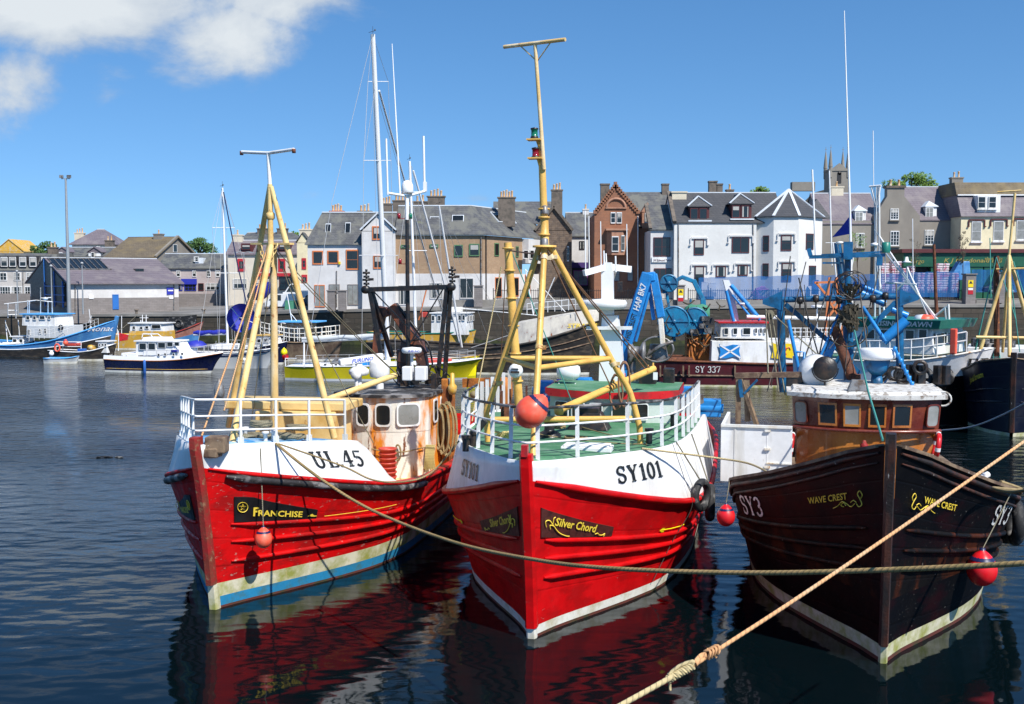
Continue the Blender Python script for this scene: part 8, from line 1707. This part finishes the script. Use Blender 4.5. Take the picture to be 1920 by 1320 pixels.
for dz in (.3,.6,.85): b.line(g,b.P(1480,640,-2.1)+V(0,0,dz),b.P(1560,640,-2.1)+V(0,0,dz),.03)
for i in range(8): p=b.P(1480+i*11,640,1.); b.line(g,p,p+V(0,0,.9),.03)
g.build('shelter_rails',m['white'],b.t)
g=MB(); slb=[(1372,1386,604),(1368,1381,575),(1360,1373,540),(1356,1367,525)]
for (a0,a1,ay),(c0,c1,cy) in zip(slb[:-1],slb[1:]): p0=b.P(a0,ay,-.3);p1=b.P(a1,ay,-.3);q0=b.P(c0,cy,-.3);q1=b.P(c1,cy,-.3); d=V(.4,0,0); g.hexa([p0,p1,p1+d,p0+d,q0,q1,q1+d,q0+d])
mm=g.build('white_mast',m['white'],b.t); g=MB(); g.lathe([(.0,0),(.42,.02),(.42,.16),(0,.2)],b.P(1393,572,-.4),16); g.build('radar',m['whiteclean'],mm); g=MB(); b.line(g,b.P(1376,604,-.8),b.P(1362,545,-.5),.12); b.line(g,b.P(1425,600,-.8),b.P(1370,535,-.6),.16); b.line(g,b.P(1412,600,-.8),b.P(1373,553,-.6),.08); g.build('blue_stays',m['craneblue'],mm)
g=MB(); b.line(g,b.P(1400,594,-.9),b.P(1570,598,-.5),.13); g.build('white_derrick_boom',m['white'],b.t); g=MB(); g.lathe([(0,0),(.4,.0),(.4,.16),(0,.2)],b.P(1532,577,-.2),14); g.cyl(b.P(1532,578,-.2),b.P(1532,640,-.2),.05); g.build('radar',m['whiteclean'],b.t)
# blue net drums and knuckle crane on its stern
def drum(px,py,x,r,w,ax='y'):
    c=b.P(px,py,x); g=MB(); g.lathe([(0,-w/2),(r,-w/2),(r,-w/2+.06),(r*.72,-w/2+.08),(r*.72,w/2-.08),(r,w/2-.06),(r,w/2),(0,w/2)],c,24,axis=ax,smooth=False); g.lathe([(0,-w/2-.12),(.12,-w/2-.12),(.16,-w/2),(0,-w/2)],c,12,axis=ax); g.lathe([(r-.03,-w/2-.04),(r+.05,-w/2-.04),(r+.05,-w/2+.06),(r-.03,-w/2+.06)],c,24,axis=ax)
    for k in range(6): a=k*math.pi/3; e=V(0,math.cos(a),math.sin(a))*r*.95; g.bar(c+V(-w/2-.03,0,0),c+V(-w/2-.03,0,0)+e,.07,.05)
    return g.build('net_drum',m['netblue'],b.t)
drum(1262,602,-1.,.98,1.6,'x'); drum(1300,602,-.6,.90,1.5,'x'); drum(1253,531,-.8,.55,1.0,'x')
g=MB(); c=b.P(1308,588,-.5); g.lathe([(.0,-.8),(.5,-.75),(.66,-.3),(.58,.1),(.66,.5),(.4,.85),(0,.9)],c,18,axis='y'); g.build('rolled_green_net',m['netgreen'],b.t,bevel=.0)
g=MB(); 
for A_,B__,w in (((1322,640),(1318,560),.35),((1318,562),(1300,525),.30),((1302,528),(1278,519),.28),((1280,519),(1244,540),.24),((1244,537),(1247,550),.3),((1250,550),(1265,640),.18),((1290,690),(1295,560),.14)): g.bar(b.P(*A_,-.4),b.P(*B__,-.4),w,w)
g.build('blue_knuckle_crane',m['netblue'],b.t,bevel=.03)
g=MB(); 
for k in range(10): rn=random.Random(k+90); a=b.P(rn.uniform(1285,1332),rn.uniform(640,690),-1.4); c=b.P(rn.uniform(1285,1332),rn.uniform(620,640),-1.2); g.tube(spl([a,a.lerp(c,.5)+V(0,.2,0),c],4),.06,5)
a=b.P(1288,690,-.9);c=b.P(1334,627,-.9); g.bx(-.9,min(a.y,c.y),a.z,.9,max(a.y,c.y),c.z); g.build('rusty_net_gear',m['orangepost'],b.t)
g=MB(); c=b.P(1275,677,-1.6); g.box(c,(1.2,1.6,.5)); g.build('rusty_trawl_door',m['rust'],b.t,bevel=.1)
for i in range(3): 
    p=b.P(1285-i*8 if i else 1279,690,-2.55)
g=MB()
for px in (1238,1247,1281,1292,1378,1470): p=b.P(px,686,-2.62);q=b.P(px,706,-2.55); g.bar(p,q,.14,.10)
g.build('hull_timbers',m['oldwood'],b.t)
g=MB()
for k in range(34):
    rn=random.Random(k+500); a=b.P(rn.uniform(1236,1345),rn.uniform(560,650),rn.uniform(-2.,-.9)); d=V(rn.uniform(-.2,.2),rn.uniform(-.8,.8),rn.uniform(-.8,.4)); g.tube(spl([a,a+d*.5+V(-.1,0,-.2),a+d],4),rn.choice((.02,.035,.05)),5)
g.build('tangled_net_lines',m['nylon'],b.t)
g=MB()
for k in range(8):
    rn=random.Random(k+540); a=b.P(rn.uniform(1300,1345),rn.uniform(590,635),rn.uniform(-1.6,-.9)); g.box(a,(.3,rn.uniform(.3,.8),rn.uniform(.2,.5)),rz=rn.uniform(-20,20))
g.build('winch_gear',m['strakeworn'],b.t)
# orange-rust gantry of boat behind
g=MB(); f=Fr(atz(1560,700),0); t=thing('derrick_mast','rusty orange lattice mast rising behind the white derrick boom','mast',f,'masts of hidden boats'); 
for A_,B__ in (((1545,650),(1555,520)),((1580,650),(1568,520)),((1548,600),(1580,560)),((1527,530),(1585,528)),((1530,530),(1555,560)),((1583,530),(1562,570)),((1552,560),(1577,600))): g.bar(f.y(*A_,3),f.y(*B__,3),.16,.16)
g.build('lattice',m['orangeframe'],t); g=MB(); g.tube([f.y(1569,535,3),f.y(1562,455,3)],.05,6); g.bar(f.y(1548,455,3),f.y(1575,455,3),.04,.04); g.build('white_antenna',m['whiteclean'],t)
# rusty pole right
f=Fr(atz(1755,680),0); t=thing('derrick_mast','tall rust-brown pole mast behind the green-topped wheelhouse','mast',f,'masts of hidden boats'); g=MB(); g.tube([f.y(1758,640,0),f.y(1751,458,0)],[.17,.12],10); g.tube([f.y(1766,640,0),f.y(1756,560,0)],.06,6); g.build('pole',m['rust'],t)
# green topped white boat FR1
b=Boat('white boat numbered FR1 with green-topped wheelhouse lettered Rising Dawn',1822,796,-46,8.6,2.6,3.75,3.0,m['white'],cat='fishing boat',name='fishing_boat',rake=1.1,deckm=m['green'],deckdrop=.1,full=1.3,zst=3.); mb=MB(); Q=b.h.qs(); vs=[];fs=[]
for q in Q:
    for z in [0.01+(lerp(2.5,1.9,min(q/5,1)))*k/5 for k in range(6)]: vs.append(b.h.pt(q,z,-1,.03))
for i in range(len(Q)-1):
    for k in range(5): fs.append((i*6+k,i*6+k+1,(i+1)*6+k+1,(i+1)*6+k))
mb.add(vs,fs,0,None,True); mb.build('black_lower_hull',m['blackhull'],b.t); b.txt(slab('FR1'),1768,692,.48,m['ink'],sx=1.0,name='registration_letters'); b.cap(m['whiterust'],.05)
b.house(1585,1752,662,614,1.9,m['white'],name='wheelhouse',rake=.12); b.wins([(1622,617,1642,636),(1650,617,1668,636),(1676,617,1690,636),(1697,618,1716,637),(1722,617,1740,635)],-1.93); yl,yh,z0,z1,x_,w_=b.last
b.fwins(3,z1-.75,z1-.2)
g=MB(); g.hexa([V(-2.1,yl-.3,z1),V(2.1,yl-.3,z1),V(2.1,yh,z1),V(-2.1,yh,z1),V(-2.25,yl-.45,z1+.42),V(2.25,yl-.45,z1+.42),V(2.25,yh,z1+.42),V(-2.25,yh,z1+.42)]); o=g.build('green_roof_band',m['bgreen'],b.t); g=MB(); a=b.P(1640,612,-2.22); tt=ttext('RISING   DAWN',.25,.03); flat_text(g,tt,V(-2.2,a.y,z1+.1),(0,-1,0),(-.15,0,1),.24,2.9/(tt[2]*.24),off=.03); g.build('name_lettering',m['inkwhite'],o)
g=MB()
for i in range(12): q=lerp(.6,5.6,i/11); p=b.h.pt(q,tb(b.h.zS,q),-1); b.line(g,p,p+V(0,0,1.0),.035)
for dz in (.6,1.0): g.tube([b.h.pt(lerp(.6,5.6,i/11),tb(b.h.zS,lerp(.6,5.6,i/11)),-1)+V(0,0,dz) for i in range(12)],.035,5)
g.build('bow_rails',m['white'],b.t)
L2=[((1650,620),(1648,350)),((1640,620),(1644,350)),((1630,350),(1652,348)),((1634,352),(1642,385)),((1650,350),(1645,385)),((1574,620),(1600,480)),((1660,598),(1640,470)),((1640,430),(1700,520)),((1650,460),(1770,615)),((1700,520),(1765,615)),((1700,500),(1748,610)),((1738,605),(1775,575)),((1700,525),(1680,545)),((1660,530),(1718,533)),((1701,500),(1701,530)),((1775,612),(1772,575)),((1735,615),(1737,598)),((1780,612),(1778,570))]
g=MB()
for A_,B__ in L2: b.line(g,b.P(*A_,-.3),b.P(*B__,-.3),.055 if A_[1]<640 and abs(A_[0]-B__[0])<60 else .05)
g.build('white_derricks',m['white'],b.t); g=MB()
for px,y0,y1 in ((1638,350,245),(1640,470,350),(1595,600,430),(1712,530,410),(1660,530,460)): b.line(g,b.P(px,y0,-.3),b.P(px-1,y1,-.3),.022)
g.build('whip_antennas',m['whiteclean'],b.t); g=MB(); g.lathe([(0,0),(.28,.03),(.1,.1),(.06,.3),(0,.3)],b.P(1700,493,-.3),12); g.lathe([(0,0),(.2,.03),(.2,.15),(0,.2)],b.P(1640,462,-.3),10); g.build('radar_dome',m['whiteclean'],b.t)
g=MB(); P4=[b.P(1597,400,0),b.P(1596,438,0),b.P(1560,445,.3),b.P(1578,425,.2)]; g.prism(P4,(.03,0,0)); g.build('blue_flag',m['royal'],b.t); g=MB(); g.lathe([(0,-.4),(.32,-.38),(.36,0),(.32,.38),(0,.4)],b.P(1732,603,-.6),16,axis='y',mis=[0,0,1,1]); g.build('life_raft_canister',[m['buoy'],m['whiteclean']],b.t)
g=MB(); c=b.P(1788,640,-1.8); g.box(c,(.2,.3,1.2)); g.build('orange_survival_gear',m['buoy'],b.t,bevel=.05)
for px,py,lb in ((1769,706,'tyre fender on the white FR1 boat above its black hull'),(1731,706,'tyre fender farther left on the FR1 boat'),(1715,712,'black tyre fender leftmost on the FR1 boat')): c=b.f.Wd(b.P(px,py,-2.75)); tyre(c,(-.5,-.85,0),.36,.13,lb,'tyres on the FR1 boat')
# dark blue boat right edge
b=Boat('dark navy wooden boat with bow towards us and yellow mast frame at the right edge',1896,819,24,15,2.7,3.55,2.3,m['darknavy'],cat='fishing boat',name='fishing_boat',rake=.6,deckm=m['oldwood'],deckdrop=.5,full=1.5,boot=m['boot']); H_=b.h; g=MB(); 
for f in (.62,.45): H_.strake(g,(lambda k:(lambda q:tb(H_.zS,q)*k))(f),.2,10,.05,off=.01)
g.build('rubbing_strakes',m['darknavy'],b.t); b.cap(m['oldwood'],.06); stempost(H_,b.t,m['stemblack'],.2,3.8,.26,.16)
for sd in (-1,1):
    vs,fs,w=ttext('Provider Scream',.2,.01) if False else ttext('Jovial Scream',.25,.01); mp=H_.amap(lambda q:tb(H_.zS,q)-.72,sd,.5,.03); k=1.7/w; mb=MB(); mb.add([mp((.25+a*k) if sd>0 else (1.95-a*k),v*.26) for a,v in vs],fs); mb.build('name_lettering',m['gold'],b.t)
H_.text(slab('SY33'),-1,3.3,lambda q:tb(H_.zS,q)-.75,.38,m['inkwhite'],b.t,'registration_letters')
P=lambda px,py,y: b.f.y(px,py,y)
g=MB(); ap=P(1892,480,4.5)
for (px,py,yy,r) in ((1820,715,4.0,.09),(1893,668,1.0,.09),(1955,705,6.,.09),(1880,660,6.5,.07)): g.tube([P(px,py,yy),ap],r,8)
g.tube([P(1830,632,4.),P(1960,634,5.)],.07,8); g.tube([P(1868,505,4.5),P(1925,503,4.5)],.05,6); g.tube([ap,P(1903,362,4.5)],.06,8); g.tube([P(1870,360,4.5),P(1915,357,4.5)],.04,6); g.build('yellow_mast_frame',m['cream'],b.t)
g=MB(); g.tube([P(1869,668,5.),P(1868,480,5.)],.13,8); g.build('rusty_post',m['rust'],b.t); g=MB(); 
for A_,B__ in (((1868,482),(1818,700)),((1868,482),(1822,690)),((1868,482),(1905,600)),((1890,482),(1912,660)),((1856,446),(1858,560)),((1900,490),(1935,600))): g.tube([P(*A_,4.6),P(*B__,4.)],.025,5)
g.build('rigging_ropes',m['teal'],b.t); g=MB(); a=P(1812,700,8.5);c=P(1990,655,8.5); g.bx(a.x,8.5,a.z-1,c.x,12,c.z); o=g.build('white_superstructure',m['white'],b.t,bevel=.03); g=MB(); a=P(1908,700,8.45);c=P(1990,664,8.45); g.bx(a.x,8.42,a.z,c.x,8.5,c.z); g.build('dark_doorway',m['shopdark'],o)
g=MB(); c=P(1868,675,8.3); coil(g,(c.x,c.y,c.z),.3,8,.04,1.8,vert=True); g.build('green_rope_coil',m['teal'],b.t)
g=MB()
for k in range(14): rn=random.Random(k+200); c=P(rn.uniform(1830,1915),650+rn.uniform(-8,3),9+rn.random()); g.box(c,(.4+rn.random()*.4,.4,.3+rn.random()*.4),rz=rn.uniform(0,80))
g.build('deck_clutter',m['strakeworn'],b.t,bevel=.04)
# crane and hauler on the after deck of SY101
yk=14.6; P=lambda px,py,y=yk: A.y(px,py,y)
g=MB(); g.cyl(P(1166,705),P(1170,650),.16); g.bar(P(1165,690),P(1172,645),.34,.34); cr=g.build('crane_column',m['craneblue'],bA,bevel=.03)
g=MB(); g.bar(P(1168,668),P(1215,512),.42,.36); g.bar(P(1210,520),P(1229,518),.30,.30); bo=g.build('crane_boom',m['craneblue'],cr,bevel=.03)
g=MB(); 
for k in range(4): g.cyl(P(1158+k*4,650,yk-.05),P(1202+k*3.5,520,yk-.05),.028,n=6)
g.cyl(P(1192,640,yk-.1),P(1217,548,yk-.1),.05,n=8); g.build('telescopic_rams',m['whiteclean'] if False else m['craneblue'],bo)
g=MB(); g.bar(P(1225,514),P(1240,595),.24,.24); g.bar(P(1216,530,yk+.1),P(1226,600,yk+.1),.12,.2); g.build('crane_jib',m['craneblue'],bo,bevel=.02); g=MB(); g.bar(P(1238,590),P(1243,645),.16,.18); g.build('worn_jib_tip',m['whiterust'],bo,bevel=.02)
d=(P(1215,512)-P(1168,668)).normalized(); n_=V(0,-1,0); up=n_.cross(d).normalized(); up=up if up.x<0 else -up
g=MB(); xd=d; yd=V(0,-1,0).cross(xd).normalized(); tt=ttext('THISTLELIFT',0,.015); flat_text(g,tt,P(1176,640)+V(0,-.225,0)-yd*.08,xd,yd,.17,.95/(tt[2]*.17),off=.01); g.build('black_lettering',m['ink'],bo); g=MB(); tt=ttext('HAP BK7',.1,.02); flat_text(g,tt,P(1194,582)+V(0,-.225,0)-yd*.08,xd,yd,.19,.90/(tt[2]*.19),off=.01); g.build('white_lettering',m['inkwhite'],bo)
g=MB(); c=P(1186,662); g.lathe([(0,-.1),(.40,-.12),(.36,-.02),(.22,.05),(.22,.25),(.36,.32),(.38,.4),(0,.42)],c,20,axis='x'); g.cyl(c,P(1186,720),.1); hl=g.build('net_hauler',m['greygun'],bA); g=MB(); c=P(1232,655); rr=[c+V(.52*math.cos(a),0,.40*math.sin(a)) for a in [k*math.pi/10 for k in range(20)]]; g.tube(rr,.035,6,closed=True); g.tube(spl([c+V(-.3,0,-.2),c+V(.1,-.1,.1),c+V(.5,0,.25)],5),.06,6); g.box(c+V(0,.3,-.1),(.7,.3,.5),rz=0,top=.7); g.build('hauler_frame',m['greygun'],hl)
g=MB(); g.bar(P(1168,700,yk-.6),P(1168,735,yk-.6),.14,.2); g.build('orange_marker',m['buoy'],bA)
g=MB(); g.bar(P(868,718,13.),P(960,716,13.),.16,.28); g.tube(spl([P(940,714,12.8),P(950,730,12.8),P(945,760,12.8)],4),.2,8); g.build('rusty_gallows_beam',m['orangepost'],bA)
g=MB(); g.tube([P(940,500,12),P(892,745,12.5),P(885,790,11)],.022,5); g.lathe([(0,-.1),(.12,-.08),(.12,.08),(0,.1)],P(889,740,12.4),10,axis='y'); g.build('block_and_tackle',m['ropepale'],bA)
# aft rails and net gear on SY101 left side
g=MB()
for i in range(7): p=HA.pt(6.9+i*.7,tb(HA.zT,7),-1)+V(.1,0,0); g.bar(p,p+V(.0,0,1.0),.09,.05)
g.build('aft_rail_posts',m['white'],bA)

g=MB(); c=atz(207,858)
for k in range(14): rn=random.Random(k+70); p=c+V(rn.uniform(-.55,.55),rn.uniform(-.1,.1),.01); g.tube([p,p+V(rn.uniform(-.15,.15),.02,.03),p+V(rn.uniform(-.3,.3),0,0)],.02,4)
g.build('floating_weed',m['rubber'],None,label='strand of dark weed floating on the open water at left',cat='weed')
# ================= one object per piece =================
SPLIT={'aft_rail_posts':'aft_rail_post','gantry_posts':'gantry_post','blue_struts_and_floats':'blue_strut','anchor_windlass':'anchor_windlass','mooring_bitts':'mooring_bitt','blue_deck_gear':'blue_deck_gear','bulwark_capping':'bulwark_capping','coiled_deck_rope':'coiled_deck_rope','mooring_bollards':'mooring_bollard','white_equipment_boxes':'equipment_box','rusty_end_fittings':'rusty_end_fitting','hull_timbers':'hull_timber','canopy_posts':'canopy_post','mast_poles':'mast_pole','whip_antennas':'whip_antenna','hanging_rope_coils':'hanging_rope_coil','chains':'chain','stays':'stay','hoist_wires':'hoist_wire','hauling_wires':'hauling_wire','gilded_scroll':'gilded_scroll','dark_hauler_gear':'hauler_gear','rubbing_strakes':'rubbing_strake','upper_strakes':'upper_strake','deck_fittings':'deck_fitting','deck_clutter':'deck_item','rails':'rail','slack_lines':'slack_line','exhaust_box':'exhaust_box','fender_lines':'fender_line','black_rubbing_strip':'black_rubbing_strip','blue_lifting_struts':'blue_lifting_strut','white_gantry':'white_gantry','gunwale':'gunwale','navy_stripe':'navy_stripe','waterline_trim':'waterline_trim','white_line':'white_line','shelter_rails':'shelter_rail','hip_flashings':'hip_flashing','flybridge_frame':'flybridge_frame','rusty_net_gear':'rusty_net_gear','rigging_ropes':'rigging_rope','clamp_collar':'clamp_collar','tangled_net_lines':'tangled_net_line','winch_gear':'winch_gear','hanging_blocks':'hanging_block','loose_wires':'loose_wire','rusty_side_gear':'rusty_side_gear','deck_lines':'deck_line','deck_rope_coil':'deck_rope_coil','boom_crutch':'boom_crutch','bow_post':'bow_post','blue_mullions':'blue_mullion','radar_reflector_dish':None}
def split_obj(o,nn):
    me=o.data; n=len(me.vertices); par=list(range(n))
    def fd(i):
        while par[i]!=i: par[i]=par[par[i]]; i=par[i]
        return i
    for p in me.polygons:
        a=fd(p.vertices[0])
        for v in p.vertices[1:]: par[fd(v)]=a
    comp={}
    for i in range(n): comp.setdefault(fd(i),[]).append(i)
    C=[]
    for vs in comp.values():
        P=[me.vertices[i].co for i in vs]; C.append([set(vs),[min(p[k] for p in P)-.02 for k in range(3)],[max(p[k] for p in P)+.02 for k in range(3)]])
    ch=True
    while ch:
        ch=False
        for i in range(len(C)):
            for j in range(len(C)-1,i,-1):
                if all(C[i][1][k]<=C[j][2][k] and C[j][1][k]<=C[i][2][k] for k in range(3)):
                    C[i]=[C[i][0]|C[j][0],[min(C[i][1][k],C[j][1][k]) for k in range(3)],[max(C[i][2][k],C[j][2][k]) for k in range(3)]]; C.pop(j); ch=True
    if len(C)<2: o.name=nn; return
    uv=me.uv_layers[0].data
    for vs,_,_ in C:
        vl=sorted(vs); ix={v:i for i,v in enumerate(vl)}; nm=bpy.data.meshes.new(nn); fs=[p for p in me.polygons if p.vertices[0] in vs]
        nm.from_pydata([tuple(me.vertices[v].co) for v in vl],[],[[ix[v] for v in p.vertices] for p in fs])
        for k in me.materials: nm.materials.append(k)
        u=nm.uv_layers.new(name='UVMap').data
        for q,p in zip(nm.polygons,fs):
            q.material_index=p.material_index; q.use_smooth=p.use_smooth
            for a,b_ in zip(q.loop_indices,p.loop_indices): u[a].uv=uv[b_].uv
        x=bpy.data.objects.new(nn,nm); COL.objects.link(x); x.parent=o.parent; x.location=o.location; x.rotation_euler=o.rotation_euler
        for md in o.modifiers:
            k=x.modifiers.new('b','BEVEL'); k.width=md.width; k.segments=2; k.limit_method='ANGLE'
    bpy.data.objects.remove(o)
for o in list(COL.objects):
    k=o.name.split('.')[0]
    if o.type=='MESH' and o.parent is not None and not o.children and SPLIT.get(k): split_obj(o,SPLIT[k])
